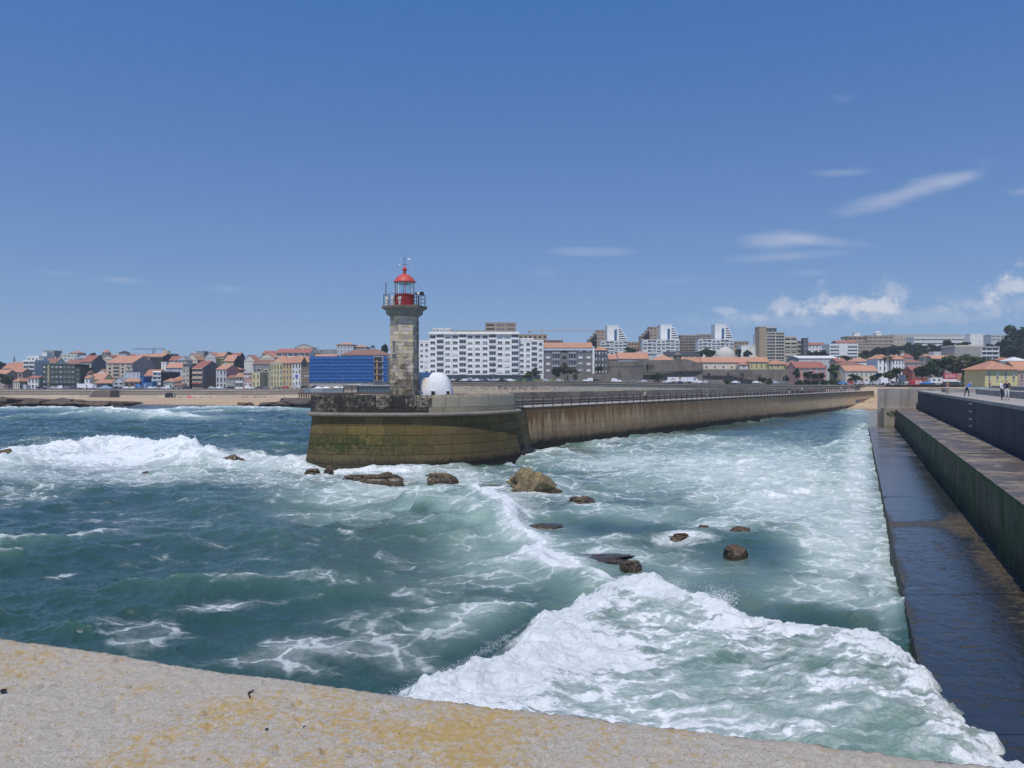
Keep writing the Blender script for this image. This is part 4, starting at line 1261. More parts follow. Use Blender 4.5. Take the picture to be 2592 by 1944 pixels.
gzb, gzt = gz + 1.29, gz + 2.62
for k in range(8):
    t0 = 2 * math.pi * (k + .3) / 8; t1 = 2 * math.pi * (k + 1.3) / 8
    mb = MB(); r = 1.0
    a = Vector((r * math.sin(t0), -r * math.cos(t0), 0)); b = Vector((r * math.sin(t1), -r * math.cos(t1), 0))
    mb.quad(a + Vector((0, 0, gzb)), b + Vector((0, 0, gzb)), b + Vector((0, 0, gzt)), a + Vector((0, 0, gzt)))
    mb.build('pane', gl.m, lh)
    mb = MB(); mb.tube(a * 1.01 + Vector((0, 0, gzb)), a * 1.01 + Vector((0, 0, gzt)), .04, n=6)
    mb.build('glazing_bar', WHT if k % 2 else RED2, lh)
mb = MB(); mb.lathe([(.12, gzb - .3), (.12, gzb), (.34, gzb + .05), (.34, gzb + .12), (.1, gzb + .2)], 16); mb.lathe([(.16, gzt - .32), (.9, gzt - .12), (.98, gzt + .02)], 24, close=False)
mb.build('lamp_optic', mat('optic_grey', (.35, .42, .42), .1, 3, .3, .6), lh)
mb = MB(); mb.lathe([(1.0, gzt - .05), (1.19, gzt - .02), (1.20, gzt + .05), (1.10, gzt + .10), (1.04, gzt + .22), (.92, gzt + .42), (.72, gzt + .62), (.48, gzt + .77), (.24, gzt + .86), (.16, gzt + .9), (.15, gzt + 1.0), (.2, gzt + 1.02), (.2, gzt + 1.07), (.14, gzt + 1.1), (.12, gzt + 1.16)], 28)
dome = mb.build('dome', RED2, lh, smooth=False)
dome.data.polygons.foreach_set('use_smooth', [True] * len(dome.data.polygons))
bz = gzt + 1.38
mb = MB(); mb.lathe([(.02, bz - .26)] + [(.255 * math.cos(a), bz + .255 * math.sin(a)) for a in np.linspace(-1.3, 1.3, 12)] + [(.07, bz + .26), (.05, bz + .34)], 20); mb.build('vent_ball', RED2, dome, smooth=True)
mb = MB(); mb.tube((0, 0, bz + .3), (0, 0, bz + 1.62), .022, .012, 6); mb.tube((-.5, 0, bz + .52), (.5, 0, bz + .52), .014, n=5); mb.tube((0, -.5, bz + .52), (0, .5, bz + .52), .014, n=5); mb.tube((-.42, 0, bz + 1.06), (.5, 0, bz + 1.1), .014, n=5)
vane = mb.build('weather_vane', mat('vane_iron', (.07, .03, .028), .2, 9), lh)
for nm, x0, z0, w, h in (('vane_tail', .32, bz + 1.0, .32, .2), ('vane_tip', -.47, bz + 1.03, .13, .1), ('vane_letter', -.63, bz + .44, .2, .17), ('vane_letter', .52, bz + .5, .1, .1)):
    mb = MB(); mb.hexa([(x0, -.015, z0 + .03), (x0 + w, -.015, z0), (x0 + w, .015, z0), (x0, .015, z0 + .03), (x0, -.015, z0 + h - .03), (x0 + w, -.015, z0 + h), (x0 + w, .015, z0 + h), (x0, .015, z0 + h - .03)]); mb.build(nm, WHT, vane)
# gallery railing and fittings
RI = mat('gallery_iron', (.06, .028, .03), .25, 8, .7)
gr = MB()
for zr in (.42, .82, 1.22):
    for k in range(6):
        gr.tube(hexpt(2.2, k, gz + zr), hexpt(2.2, k + 1, gz + zr), .02, n=5)
gro = gr.build('gallery_rail', RI, lh)
for k in range(6):
    mb = MB(); mb.tube(hexpt(2.2, k, gz), hexpt(2.2, k, gz + 1.3), .045, n=6); mb.build('rail_post', RI, gro)
    mb = MB(); q = (hexpt(2.2, k, gz) + hexpt(2.2, k + 1, gz)) / 2; mb.tube(q, q + Vector((0, 0, 1.22)), .025, n=5); mb.build('rail_post', RI, gro)
mb = MB(); mb.tube((-1.85, -1.0, gz), (-1.85, -1.0, gz + 2.45), .045, n=6); mb.build('mast', mat('mast_red', (.13, .03, .035), .2, 6), lh)
for (x_, y_, h) in ((-1.72, -1.2, .92), (-1.05, -1.55, .98), (-.28, -1.75, .95)):
    mb = MB(); mb.tube((x_, y_, gz), (x_, y_, gz + h * .28), .12, .1, 10); mb.tube((x_, y_, gz + h * .28), (x_, y_, gz + h * .62), .15, .15, 10); mb.tube((x_, y_, gz + h * .62), (x_, y_, gz + h * .7), .19, .19, 10); mb.box(x_ - .17, x_ + .17, y_ - .14, y_ + .14, gz + h * .7, gz + h)
    mb.build('fog_signal', mat('signal_cream', (.66, .63, .52), .15, 6, .5), lh)
mb = MB(); mb.box(1.22, 2.1, -.75, -.45, gz + 1.18, gz + 1.45); mb.box(1.5, 1.72, -.8, -.74, gz + 1.16, gz + 1.5); mb.box(1.78, 2.12, -.8, -.4, gz + 1.14, gz + 1.52)
fl = mb.build('floodlight', mat('floodlight_black', (.02, .022, .022), .2, 5, .5), lh)
mb = MB(); mb.tube((1.55, -.6, gz), (1.55, -.6, gz + 1.2), .05, n=6); mb.build('floodlight_post', mat('floodlight_black', (0, 0, 0)), fl)
mb = MB(); mb.box(1.44, 1.7, -.86, -.80, gz + 1.2, gz + 1.46); mb.build('floodlight_glass', WHT, fl)
mb = MB(); mb.tube((.25, 0, bz), (1.25, -.3, gzt + .12), .008, n=4); mb.tube((1.25, -.3, gzt + .12), (2.05, -.5, gz + 1.3), .008, n=4); mb.tube((2.15, -.5, gz + .5), (2.42, -.5, gz - .1), .008, n=4); mb.tube((1.1, -.3, gzt), (1.38, -.33, gzt + .22), .02, n=4)
mb.build('earth_cable', mat('cable_dark', (.05, .05, .06), .1, 5), lh)
mb = MB(); mb.tube((1.46, -.35, .4), (1.42, -.35, 9.9), .035, n=5)
for z in (1.5, 4.2, 7.0, 9.2): mb.box(1.4, 1.62, -.42, -.3, z, z + .05)
mb.build('conduit', mat('cable_dark', (.05, .05, .06)), lh)

# ------------------------------------------------------------------ white vaulted hut behind the tower
HX, HY = X_(1104, 91.7), 91.7
hut = thing('vaulted_hut', 'small white vaulted hut with rust stain beside the lighthouse', 'hut', (HX, HY, 5.55))
t = NT('hut_white'); p = t.pos(); x = t.xyz(p); ob = t.obj(); xo = t.xyz(ob)
n1 = t.noise(p, 1.2, 5, .6); n2 = t.noise(t.map(p, (2, 2, .5)), 2.0, 5, .7)
col = t.mix(t.ramp(n1, .45, .75), (.64, .65, .66), (.5, .5, .48))
rs_ = t.math('ADD', t.math('POWER', t.math('MULTIPLY', t.math('ADD', xo[0], t.math('ADD', 1.15, t.math('MULTIPLY', t.math('SUBTRACT', n1, .5), .5))), 2.2), 2.0), t.math('POWER', t.math('MULTIPLY', t.math('SUBTRACT', xo[2], 3.0), 1.05), 2.0))
col = t.mix(t.math('MULTIPLY', t.ramp(rs_, 0, 1.1, .9, 0), t.ramp(n2, .3, .7)), col, (.58, .38, .18))
t.bsdf(col, .8, t.bump(n1, .3, .03), .3)
mb = MB(); NU, NVv = 40, 22
hw, hd, hs, ht = 1.93, 2.0, 1.9, 4.02
rows = []
for i in range(NU + 1):
    u = -hw + 2 * hw * i / NU
    if u > .25: s_ = math.sqrt(max(0, 1 - ((u - .25) / (hw - .25))**2.4))
    elif u < -1.45: s_ = math.sqrt(max(0, 1 - ((-1.45 - u) / (hw - 1.45 + .0001))**2.0)) * .35 + .65
    else: s_ = 1
    row = []
    for j in range(NVv + 1):
        a = math.pi * j / NVv
        c, s2 = math.cos(a), math.sin(a)
        row.append((u, -hd * c * (s_**.75), hs * min(1, s_ * 1.5 + .0) * 0 + (hs * .55 + (ht - hs * .55) * s2 * (s_ if u > .25 else 1)) if s2 > 0 else 0))
    rows.append(row)
# a straight skirt below the vault
full = []
for row in rows:
    full.append([(row[0][0], row[0][1], 0)] + row + [(row[-1][0], row[-1][1], 0)])
k = len(full[0])
for row in full: mb.v += row
for i in range(NU):
    for j in range(k - 1):
        mb.f.append((i*k + j, (i+1)*k + j, (i+1)*k + j + 1, i*k + j + 1)); mb.m.append(0)
mb.f.append(tuple(range(k))); mb.m.append(0)
ho = mb.build('vault', t.m, hut, smooth=True)
bm = bmesh.new(); bm.from_mesh(ho.data); bmesh.ops.recalc_face_normals(bm, faces=bm.faces); bm.to_mesh(ho.data); bm.free()
for px_ in (1097, 1133.5):
    xx = X_(px_, 90.0) - HX
    s_ = 1 if xx < .25 else math.sqrt(max(0, 1 - ((xx - .25) / (hw - .25))**2.4))
    y0 = -hd * s_**.75
    mb = MB(); mb.box(xx - .2, xx + .2, y0 - .03, y0 + .4, 1.52, 1.96); w_ = mb.build('window', mat('hut_window_dark', (.03, .022, .018), .2, 5), hut)
    mb = MB(); mb.box(xx - .27, xx - .2, y0 - .06, y0 + .3, 1.45, 2.03); mb.box(xx + .2, xx + .27, y0 - .06, y0 + .3, 1.45, 2.03); mb.box(xx - .2, xx + .2, y0 - .06, y0 + .3, 1.96, 2.03); mb.build('frame', WHT, w_)
mb = MB(); pts = [(-1.80, -1.62, 0), (-1.78, -1.66, 1.6), (-1.82, -1.55, 2.4), (-1.90, -1.35, 2.95)]
for a, b in zip(pts[:-1], pts[1:]): mb.tube(a, b, .04, n=6)
mb.build('drain_pipe', mat('cable_dark', (0, 0, 0)), hut)

# ------------------------------------------------------------------ rocks in the water
RKA = rock_mat('rock_ochre', (.06, .045, .024), (.21, .155, .075), .25)
RKB = rock_mat('rock_weed', (.045, .03, .018), (.13, .085, .045), .1)
RKC = rock_mat('rock_shore', (.045, .036, .03), (.13, .105, .08), .1)
RKE = rock_mat('rock_boulder', (.09, .068, .035), (.30, .225, .11), .2)
def rock(px, py, wpx, hpx, depth, seed, m, label, z=0.0, rough=.5):
    """py = waterline row of the rock in the picture"""
    xx, yy_ = W_(px, py, z)
    s = yy_ / F
    me = rock_mesh('sea_rock', (wpx * s / 2, depth / 2, hpx * s * .72), seed, .5, 5, rough * 1.5, 1.5, 1.2)
    me.materials.append(m)
    o = link('sea_rock', me, None, (xx, yy_ + depth * .3, z + hpx * s * .10))
    tag(o, label, 'rock', 'rocks standing in the water')
    return o
rock(1352, 1248, 124, 66, 3.4, 2, RKE, 'large rounded ochre boulder in the channel right of the pier head', .1, .5)
rock(1255, 1238, 62, 10, 1.2, 5, RKA, 'low flat ochre rock touching the left of the large boulder', .05)
rock(1478, 1276, 66, 22, 1.6, 8, RKA, 'small yellowish rock right of and below the large boulder', 0)
rock(1560, 1128, 26, 8, 1.0, 30, RKA, 'tiny orange rock by the foot of the long pier wall', .1)
rock(1118, 1212, 72, 16, 2.2, 9, RKA, 'dark lumpy rock at the foot of the pier head, left of the boulder', .1)
rock(1140, 1216, 34, 14, 1.3, 12, RKB, 'small dark rock against the right of the lumpy rock at the pier foot', 0)
rock(930, 1214, 128, 15, 2.4, 14, RKA, 'long low ochre rock in the foam before the pier head', .05)
rock(975, 1208, 52, 13, 1.6, 15, RKA, 'humped ochre rock on the right part of the long low rock', .1)
rock(785, 1198, 44, 14, 1.6, 17, RKA, 'small ochre rock near the left foot of the pier head', .05)
rock(833, 1194, 26, 16, 1.2, 18, RKB, 'upright little dark rock in the foam near the left foot of the pier head', .05)
rock(572, 1170, 82, 16, 2.6, 20, RKB, 'flat brown rock awash in the white water left of the pier', .25)
rock(376, 1196, 60, 8, 1.6, 22, RKB, 'thin dark rock barely breaking the surface at left', .15)
rock(4, 1160, 46, 26, 2.2, 23, RKB, 'dark rock cut by the left edge of the picture', .5)
rock(1740, 1362, 128, 17, 2.0, 25, RKB, 'broad weedy brown rock in the middle of the channel', .12)
rock(1868, 1402, 52, 21, 1.0, 27, RKB, 'round brown rock at the right of the channel rocks', .1, .35)
rock(1788, 1345, 40, 14, 1.2, 28, RKB, 'low weedy rock just behind the broad channel rock', .2)
rock(1876, 1346, 44, 12, 1.2, 29, RKB, 'thin weedy rock ridge at the back of the channel rocks', .2)
rock(1600, 1438, 64, 22, 1.1, 33, RKB, 'dark rock just above the splash of the breaking wave', .05)
rock(1372, 1340, 100, 14, 1.6, 35, RKB, 'dark wet rock shelf under the small breaker', -.05)
rock(1520, 1420, 150, 10, 2.0, 36, RKB, 'submerged dark shelf left of the rock above the splash', -.1)
# ------------------------------------------------------------------ shore, ground, sea walls
SAND = None
def sand_mat():
    t = NT('sand'); p = t.pos(); x = t.xyz(p)
    n = t.noise(p, .05, 5, .6); n2 = t.noise(p, .6, 4, .6)
    col = t.mix(t.ramp(t.math('ADD', t.math('MULTIPLY', n, .7), t.math('MULTIPLY', n2, .3)), .35, .65), (.38, .27, .165), (.47, .35, .225))
    wet = t.ramp(t.math('ADD', x[2], t.math('MULTIPLY', n, .3)), .12, .38, .7, 0)
    col = t.mix(wet, col, (.20, .14, .09))
    t.bsdf(col, .9, None, .2)
    return t.m
SAND = sand_mat()
GKN = [(-600, 4.7), (700, 4.7), (780, 5.0), (900, 6.6), (1060, 8.7), (1500, 8.4), (1800, 7.5), (2300, 7.35), (3400, 7.4)]
def street(px): return float(np.interp(px, [a for a, b in GKN], [b for a, b in GKN]))
def ground(xx, Y):
    px = 1296 + xx / Y * F
    y0 = 490 if px < 1000 else 500
    z = street(px) + .085 * max(0, min(Y, 680) - y0)
    k = min(1, max(0, (px - 1950) / 250))
    z += k * .10 * max(0, min(Y, 860) - 640)
    return z - .03 * max(0, Y - 900)
def grid_obj(name, xs, ys_, fz, m, label=None, cat=None):
    V = [(a, b, fz(a, b)) for b in ys_ for a in xs]; n = len(xs)
    Fq = [(j*n + i, j*n + i + 1, (j+1)*n + i + 1, (j+1)*n + i) for j in range(len(ys_) - 1) for i in range(n - 1)]
    me = bpy.data.meshes.new(name); me.from_pydata(V, [], Fq); me.materials.append(m)
    me.polygons.foreach_set('use_smooth', [True] * len(Fq)); me.update()
    o = link(name, me); tag(o, label, cat, kind='structure'); return o
# hillside behind the town
hm = NT('hillside'); p = hm.pos()
n = hm.noise(p, .03, 5, .6); n2 = hm.noise(p, .4, 4, .6)
hm.bsdf(hm.mix(hm.ramp(hm.math('ADD', hm.math('MULTIPLY', n, .6), hm.math('MULTIPLY', n2, .4)), .4, .6), (.045, .07, .03), (.13, .12, .08)), .95)
def hillz(a, b):
    f = ground(a, b)
    return f - 1.2 if b > 494 else f - .03
grid_obj('hillside', list(np.linspace(-900, 1500, 80)), list(np.linspace(430, 2600, 90)), lambda a, b: hillz(a, b) - (.3 if b < 486 else 0), hm.m)
ROADM = mat('promenade_paving', (.25, .235, .22), .2, .2, .9)
# promenade sheets
def prom(pxs, Ya, Yb, name='promenade', m=ROADM):
    mb = MB()
    for a, b in zip(pxs[:-1], pxs[1:]):
        za, zb = street(a), street(b)
        ya0, ya1 = Ya(a), Yb(a); yb0, yb1 = Ya(b), Yb(b)
        mb.quad((X_(a, ya0), ya0, za), (X_(b, yb0), yb0, zb), (X_(b, yb1), yb1, zb), (X_(a, ya1), ya1, za))
    o = mb.build(name, m); tag(o, kind='structure'); return o
def wallY(px): return float(np.interp(px, [-300, 0, 400, 760, 900, 1060, 1560, 2000, 2230, 2600], [428, 428, 430, 430, 415, 402, 398, 372, 345, 345]))
prom(list(range(-200, 1001, 50)), lambda a: wallY(a) + .3, lambda a: 492)
prom(list(range(1000, 3001, 50)), lambda a: wallY(a) + .3, lambda a: 505, 'promenade')
# beaches
def lbeach(a, b):
    z = -.6 + (b - 262) * .0125 if b > 262 else -.6
    z = min(z, .4 + (b - 370) * .002) if b > 370 else z
    return z + .12 * math.sin(a * .05) + .1 * math.sin(b * .09 + a * .02)
grid_obj('beach', list(np.linspace(-330, 20, 60)), list(np.linspace(255, 436, 36)), lbeach, SAND)
def rbeach(a, b):
    c = a - .42 * b
    return -.9 + (b - 247) * .074 + .03 * math.sin(a * .2) + max(0, c - 6) * .0
grid_obj('beach', list(np.linspace(84, 190, 40)), list(np.linspace(246, 352, 30)), lambda a, b: rbeach(a, b) if a - (KP * b + CP) > -14 else min(rbeach(a, b), 3.0), SAND)
# sea walls
def wall_run(name, label, segs, cols):
    """segs: (px0, px1); cols: list of bands (z_top fn, z_bot fn, out, material, name)"""
    o = thing(name, label, 'sea wall', (0, 0, 0))
    for bn, zt, zb, out, m in cols:
        for a, b in segs:
            ya, yb = wallY(a), wallY(b)
            mb = MB()
            mb.hexa([(X_(a, ya), ya - out, zb(a)), (X_(b, yb), yb - out, zb(b)), (X_(b, yb), yb + .8, zb(b)), (X_(a, ya), ya + .8, zb(a)),
                     (X_(a, ya), ya - out, zt(a)), (X_(b, yb), yb - out, zt(b)), (X_(b, yb), yb + .8, zt(b)), (X_(a, ya), ya + .8, zt(a))])
            mb.build(bn, m, o)
    return o
CRM = mat('seawall_cream', (.56, .50, .39), .18, .25, .9, streak=.15)
GRB = mat('seawall_shade_tone', (.30, .255, .21), .15, .4, .9)  # shade of the parapet overhang put into this band's grey-brown colour
CPW = mat('seawall_coping', (.62, .56, .46), .12, .5, .85)
def ztl(px): return street(px) - .45
segsL = [(a, a + 40) for a in range(-200, 760, 40)]
wall_run('sea_wall', 'long low cream sea wall with shade-toned overhang behind the left beach', segsL,
         [('coping', lambda a: ztl(a) + .18, lambda a: ztl(a) - .18, .55, CPW), ('upper_band', lambda a: ztl(a) - .18, lambda a: ztl(a) - 2.0, .35, GRB), ('lower_band', lambda a: ztl(a) - 2.0, lambda a: -1.0, .15, CRM)])
t = NT('seawall_masonry'); p = t.pos(); x = t.xyz(p)
bk = t.n('ShaderNodeTexBrick'); t.l(t.map(p, (1, 1, 1), (R(90), 0, 0)), bk.inputs['Vector']); bk.inputs['Scale'].default_value = 1.0
bk.inputs['Brick Width'].default_value = 1.5; bk.inputs['Row Height'].default_value = .5; bk.inputs['Mortar Size'].default_value = .035
bk.inputs['Color1'].default_value = (.50, .44, .36, 1); bk.inputs['Color2'].default_value = (.40, .35, .28, 1); bk.inputs['Mortar'].default_value = (.2, .17, .13, 1)
n = t.noise(p, .3, 5, .65)
t.bsdf(t.mix(t.ramp(n, .5, .75, 0, .5), bk.outputs['Color'], (.22, .19, .15)), .9)
MASN = t.m
def ztr(px): return street(px) - .5
segsR = [(a, a + 40) for a in range(760, 2240, 40)]
wall_run('sea_wall', 'pale stone sea wall with grey coping below the white apartment block and fort', segsR,
         [('coping', lambda a: ztr(a) + .22, lambda a: ztr(a) - .12, .5, mat('coping_grey', (.36, .32, .27), .15, .5)), ('upper_band', lambda a: ztr(a) - .12, lambda a: ztr(a) - 1.1, .3, mat('band_grey', (.20, .18, .155), .2, .5)), ('lower_band', lambda a: ztr(a) - 1.1, lambda a: -1.0, .1, MASN)])
# plants growing out of the masonry
rs = random.Random(9)
mb = MB()
for k in range(150):
    px_ = rs.gauss(1290, 70); Yw = wallY(px_) - .15; z = ztr(px_) - 1.3 - rs.random() * 2.0
    for j in range(4):
        c = Vector((X_(px_, Yw) + rs.gauss(0, .2), Yw - .1, z + rs.gauss(0, .15)))
        mb.tri(c, c + Vector((rs.uniform(.1, .4), -.1, rs.uniform(-.1, .2))), c + Vector((rs.uniform(-.1, .2), -.15, rs.uniform(.1, .35))))
tag(mb.build('wall_weeds', mat('weed_dark', (.05, .07, .02), .3, 1)), 'small weeds sprouting from the pale stone sea wall', 'weeds', kind='stuff')
# projecting ramp, openings
mb = MB(); yw = 430
xa, xb, xc = X_(228, 424), X_(289, 424), X_(262, 424)
mb.hexa([(xa, 419, -1), (xb, 419, -1), (xb, 431, -1), (xa, 431, -1), (X_(250, 424), 420, 4.3), (xb, 420, 4.3), (xb, 431, 4.3), (X_(250, 424), 431, 4.3)])
tag(mb.build('ramp', mat('ramp_stone', (.14, .12, .10), .3, .3)), 'dark stone ramp projecting from the left sea wall onto the beach', 'ramp')
for (a, b, c, d, lab) in ((92, 102, 994, 1006, 'dark doorway in the sea wall at far left'), (419, 440, 995, 1009, 'wide dark green gate in the middle of the left sea wall')):
    o = thing('wall_gate', lab, 'gate', (X_((a + b) / 2, 429), 429, 0))
    w = (b - a) / F * 429 / 2
    mb = MB(); mb.box(-w, w, -.4, .3, Z_(d, 429), Z_(c, 429)); mb.build('leaf', mat('gate_dark', (.012, .028, .03), .2, .5), o)
    mb = MB(); mb.box(-w - .3, -w, -.7, .3, Z_(d, 429), Z_(c, 429) + .2); mb.box(w, w + .3, -.7, .3, Z_(d, 429), Z_(c, 429) + .2); mb.build('jamb', CRM, o)
# shore rocks
def shore_rock(px, py, wpx, hpx, Y, dep, seed, label, m=RKC, rough=.55):
    s = Y / F
    me = rock_mesh('shore_rock', (wpx * s / 2, dep / 2, hpx * s * .62), seed, .6, 5, rough, 1.6)
    me.materials.append(m)
    tag(link('shore_rock', me, None, (X_(px, Y), Y, Z_(py, Y) + hpx * s * .3)), label, 'rock', 'rocks along the shore')
RKD = rock_mat('rock_brown', (.06, .042, .03), (.15, .105, .07), .2)
shore_rock(-10, 1026, 170, 22, 292, 16, 41, 'long brown rock outcrop at the far left end of the beach', RKD)
shore_rock(80, 1027, 130, 21, 290, 14, 42, 'brown rock outcrop below the sea wall doorway', RKD)
shore_rock(165, 1027, 110, 20, 290, 14, 43, 'brown rock hump below the dark green block', RKD)
shore_rock(240, 1028, 130, 17, 286, 12, 44, 'low brown rock beside the stone ramp on the beach', RKD)
shore_rock(305, 1026, 110, 14, 288, 10, 45, 'thin brown rock tongue right of the ramp', RKD)
shore_rock(760, 1026, 120, 24, 290, 16, 46, 'grey shore rock pile against the left of the pier', RKC)
shore_rock(705, 1027, 90, 12, 288, 12, 47, 'low grey rocks reaching left from the pile beside the pier', RKC)
shore_rock(618, 1031, 34, 15, 272, 4, 48, 'larger of two dark rocks in the surf off the beach', RKB)
shore_rock(634, 1030, 14, 13, 271, 3, 49, 'smaller round dark rock beside the larger one in the surf', RKB)
shore_rock(600, 1031, 24, 6, 272, 3, 50, 'flat dark rock left of the two rocks in the surf', RKB)

# ------------------------------------------------------------------ buildings
PAL = dict(white=(.80, .79, .75), offwhite=(.70, .67, .60), cream=(.66, .58, .44), beige=(.56, .49, .38), tan=(.42, .32, .22), pinkb=(.42, .30, .25), pink=(.50, .29, .26),
           yellow=(.60, .53, .27), ochre=(.56, .40, .20), grey=(.36, .345, .32), lgrey=(.54, .54, .53), dgrey=(.19, .185, .18), slate=(.10, .105, .11), black=(.05, .048, .047),
           green=(.06, .078, .066), mint=(.42, .55, .44), bluew=(.54, .57, .61), blue=(.03, .14, .38), brown=(.20, .15, .10), olive=(.36, .33, .18), red=(.36, .10, .07), stone=(.21, .185, .15),
           pale=(.64, .61, .57), concrete=(.36, .34, .31))
def WM(c): return mat('plaster_' + c, PAL[c], .12, .35, .9, ovar=.07, streak=.16)
def tile(name, col):
    if name in MATS: return MATS[name]
    t = NT(name); p = t.pos()
    n = t.noise(p, .5, 5, .65); n2 = t.noise(p, 4, 3, .7)
    v = t.math('ADD', .55, t.math('ADD', t.math('MULTIPLY', n, .6), t.math('MULTIPLY', n2, .35)))
    v = t.math('ADD', v, t.math('MULTIPLY', t.math('SUBTRACT', t.rnd(), .5), .22))
    sc = t.n('ShaderNodeVectorMath', operation='SCALE'); sc.inputs[0].default_value = col; t.l(v, sc.inputs['Scale'])
    wv = t.n('ShaderNodeTexWave', wave_type='BANDS', bands_direction='X'); t.l(p, wv.inputs['Vector']); wv.inputs['Scale'].default_value = 2.2
    t.bsdf(sc.outputs[0], .9, t.bump(wv.outputs['Fac'], .4, .1), .2); MATS[name] = t.m
    return t.m
TILE = {'o': tile('tile_orange', (.44, .23, .15)), 'r': tile('tile_red', (.33, .13, .10)), 'b': tile('tile_brown', (.24, .13, .095)), 'p': tile('tile_pink', (.42, .20, .13)),
        'g': mat('roof_grey', (.27, .27, .27), .2, .5), 'k': mat('roof_dark', (.05, .05, .055), .2, .5), 'w': mat('roof_white', (.62, .62, .60), .1, .5)}
def glass(name, a, b):
    t = NT(name)
    f = t.rnd(); p = t.pos()
    col = t.mix(t.math('ADD', t.math('MULTIPLY', f, .7), t.math('MULTIPLY', t.noise(p, .8, 2), .3)), a, b)
    t.bsdf(col, .12, None, .5); return t.m
GLD = glass('glass_dark', (.012, .016, .02), (.07, .085, .10))
GLL = glass('glass_pale', (.10, .14, .18), (.34, .40, .45))
SHT = mat('shutter_white', (.66, .66, .64), .06, 2, .7, ovar=.08)
SHB = mat('shutter_beige', (.50, .47, .40), .06, 2, .7, ovar=.08)
WDK = mat('window_shadow', (.025, .024, .024), .2, 1)
FRM = mat('frame_white', (.66, .66, .64), .05, 2, .6)
def unit_window(kind):
    """unit opening: x -.5..+.5, z 0..1, face at y = -.06"""
    mb = MB()
    if kind in ('glass', 'half', 'shut', 'pale', 'door'):
        mb.box(-.46, .46, -.03, .1, .04, .96, 0)
        for a, b, c, d in ((-.5, -.44, 0, 1), (.44, .5, 0, 1), (-.44, .44, .94, 1), (-.44, .44, 0, .06)): mb.box(a, b, -.08, .1, c, d, 1)
        if kind != 'door': mb.box(-.02, .02, -.06, .0, .06, .94, 1)
        mb.box(-.56, .56, -.16, 0, -.06, 0, 2)
        if kind == 'half': mb.box(-.44, .44, -.05, .0, .5, .94, 1)
        if kind == 'shut': mb.box(-.44, .44, -.05, .0, .12, .94, 1)
    return mb
def arch_window():
    mb = MB(); n = 8
    pts = [(-.5, 0), (.5, 0), (.5, .72)] + [(.5 * math.cos(a), .72 + .28 * math.sin(a)) for a in np.linspace(0, math.pi, n)][1:]
    i = len(mb.v); mb.v += [(a, -.03, b) for a, b in pts]; mb.f.append(tuple(range(i, i + len(pts)))); mb.m.append(0)
    pp = [(-.5, 0), (-.5, .72)] + [(-.5 * math.cos(a), .72 + .28 * math.sin(a)) for a in np.linspace(0, math.pi, n)][1:] + [(.5, 0)]
    for a, b in zip(pp[:-1], pp[1:]): mb.tube((a[0], -.05, a[1]), (b[0], -.05, b[1]), .06, n=4, mi=1, cap=False)
    mb.box(-.02, .02, -.06, 0, .05, .9, 1); mb.box(-.6, .6, -.2, 0, -.06, 0, 2)
    return mb
UW = {}
for kd, pane in (('glass', GLD), ('half', GLD), ('shut', GLD), ('pale', GLL), ('door', WDK)):
    UW[kd] = unit_window(kd).mesh('window', [pane, SHT if kd in ('half', 'shut') else FRM, mat('sill_stone', (.45, .42, .37), .1, 1)])
UW['arch'] = arch_window().mesh('window', [GLD, mat('arch_stone', (.46, .42, .34), .1, 1), mat('sill_stone', (0, 0, 0))])
mb = MB(); mb.box(-.5, .5, -.02, .1, 0, 1, 0); UW['plain'] = mb.mesh('window', [GLD]); 
mb = MB(); mb.box(-.5, .5, -.02, .1, 0, 1, 0); UW['void'] = mb.mesh('window', [WDK])
mb = MB(); mb.box(-.5, .5, -.02, .1, 0, 1, 0); mb.box(-.5, .5, -.05, .02, .0, .05, 1); mb.box(-.5, .5, -.05, .02, .95, 1, 1)
for k in range(5): mb.box(-.5 + k * .25 - .012, -.5 + k * .25 + .012, -.05, .02, .05, .95, 1)
UW['band'] = mb.mesh('window', [GLD, FRM])
_bal = {}
def balcony_mesh(c):
    """open loggia: dark recess between fins, solid parapet in front"""
    if c not in _bal:
        mb = MB(); mb.box(-.5, .5, -.02, .1, .0, 1, 0); mb.box(-.5, .5, -.35, 0, .0, .36, 1); mb.box(-.5, .5, -.3, -.02, -.06, 0, 1)
        mb.box(-.5, -.46, -.3, 0, .36, 1, 1); mb.box(.46, .5, -.3, 0, .36, 1, 1)
        for k in (-.2, .12): mb.box(k - .015, k + .015, -.04, 0, .36, 1, 2)
        _bal[c] = mb.mesh('balcony', [GLD, WM(c), FRM])
    return _bal[c]
wr = random.Random(77)
def add_win(root, kind, x, z, w, h, y=0.0, rz=0.0, name='window', depth=1.0):
    me = balcony_mesh(kind[4:]) if kind.startswith('bal_') else UW[kind]
    return link('balcony' if kind.startswith('bal_') else name, me, root, (x, y, z), (0, 0, rz), (w, depth, h))
def pick(mix):
    r = wr.random() * sum(b for a, b in mix)
    for a, b in mix:
        r -= b
        if r <= 0: return a
    return mix[-1][0]
MIXES = {'w': [('glass', 6), ('half', 2), ('shut', 1), ('pale', 1)], 'd': [('glass', 6), ('pale', 1)], 's': [('shut', 5), ('half', 2)], 'a': [('arch', 1)], 'v': [('void', 1)], 'p': [('plain', 1)], 'l': [('pale', 3), ('half', 1)],
         'band': [('band', 1)], 'door': [('door', 1)]}
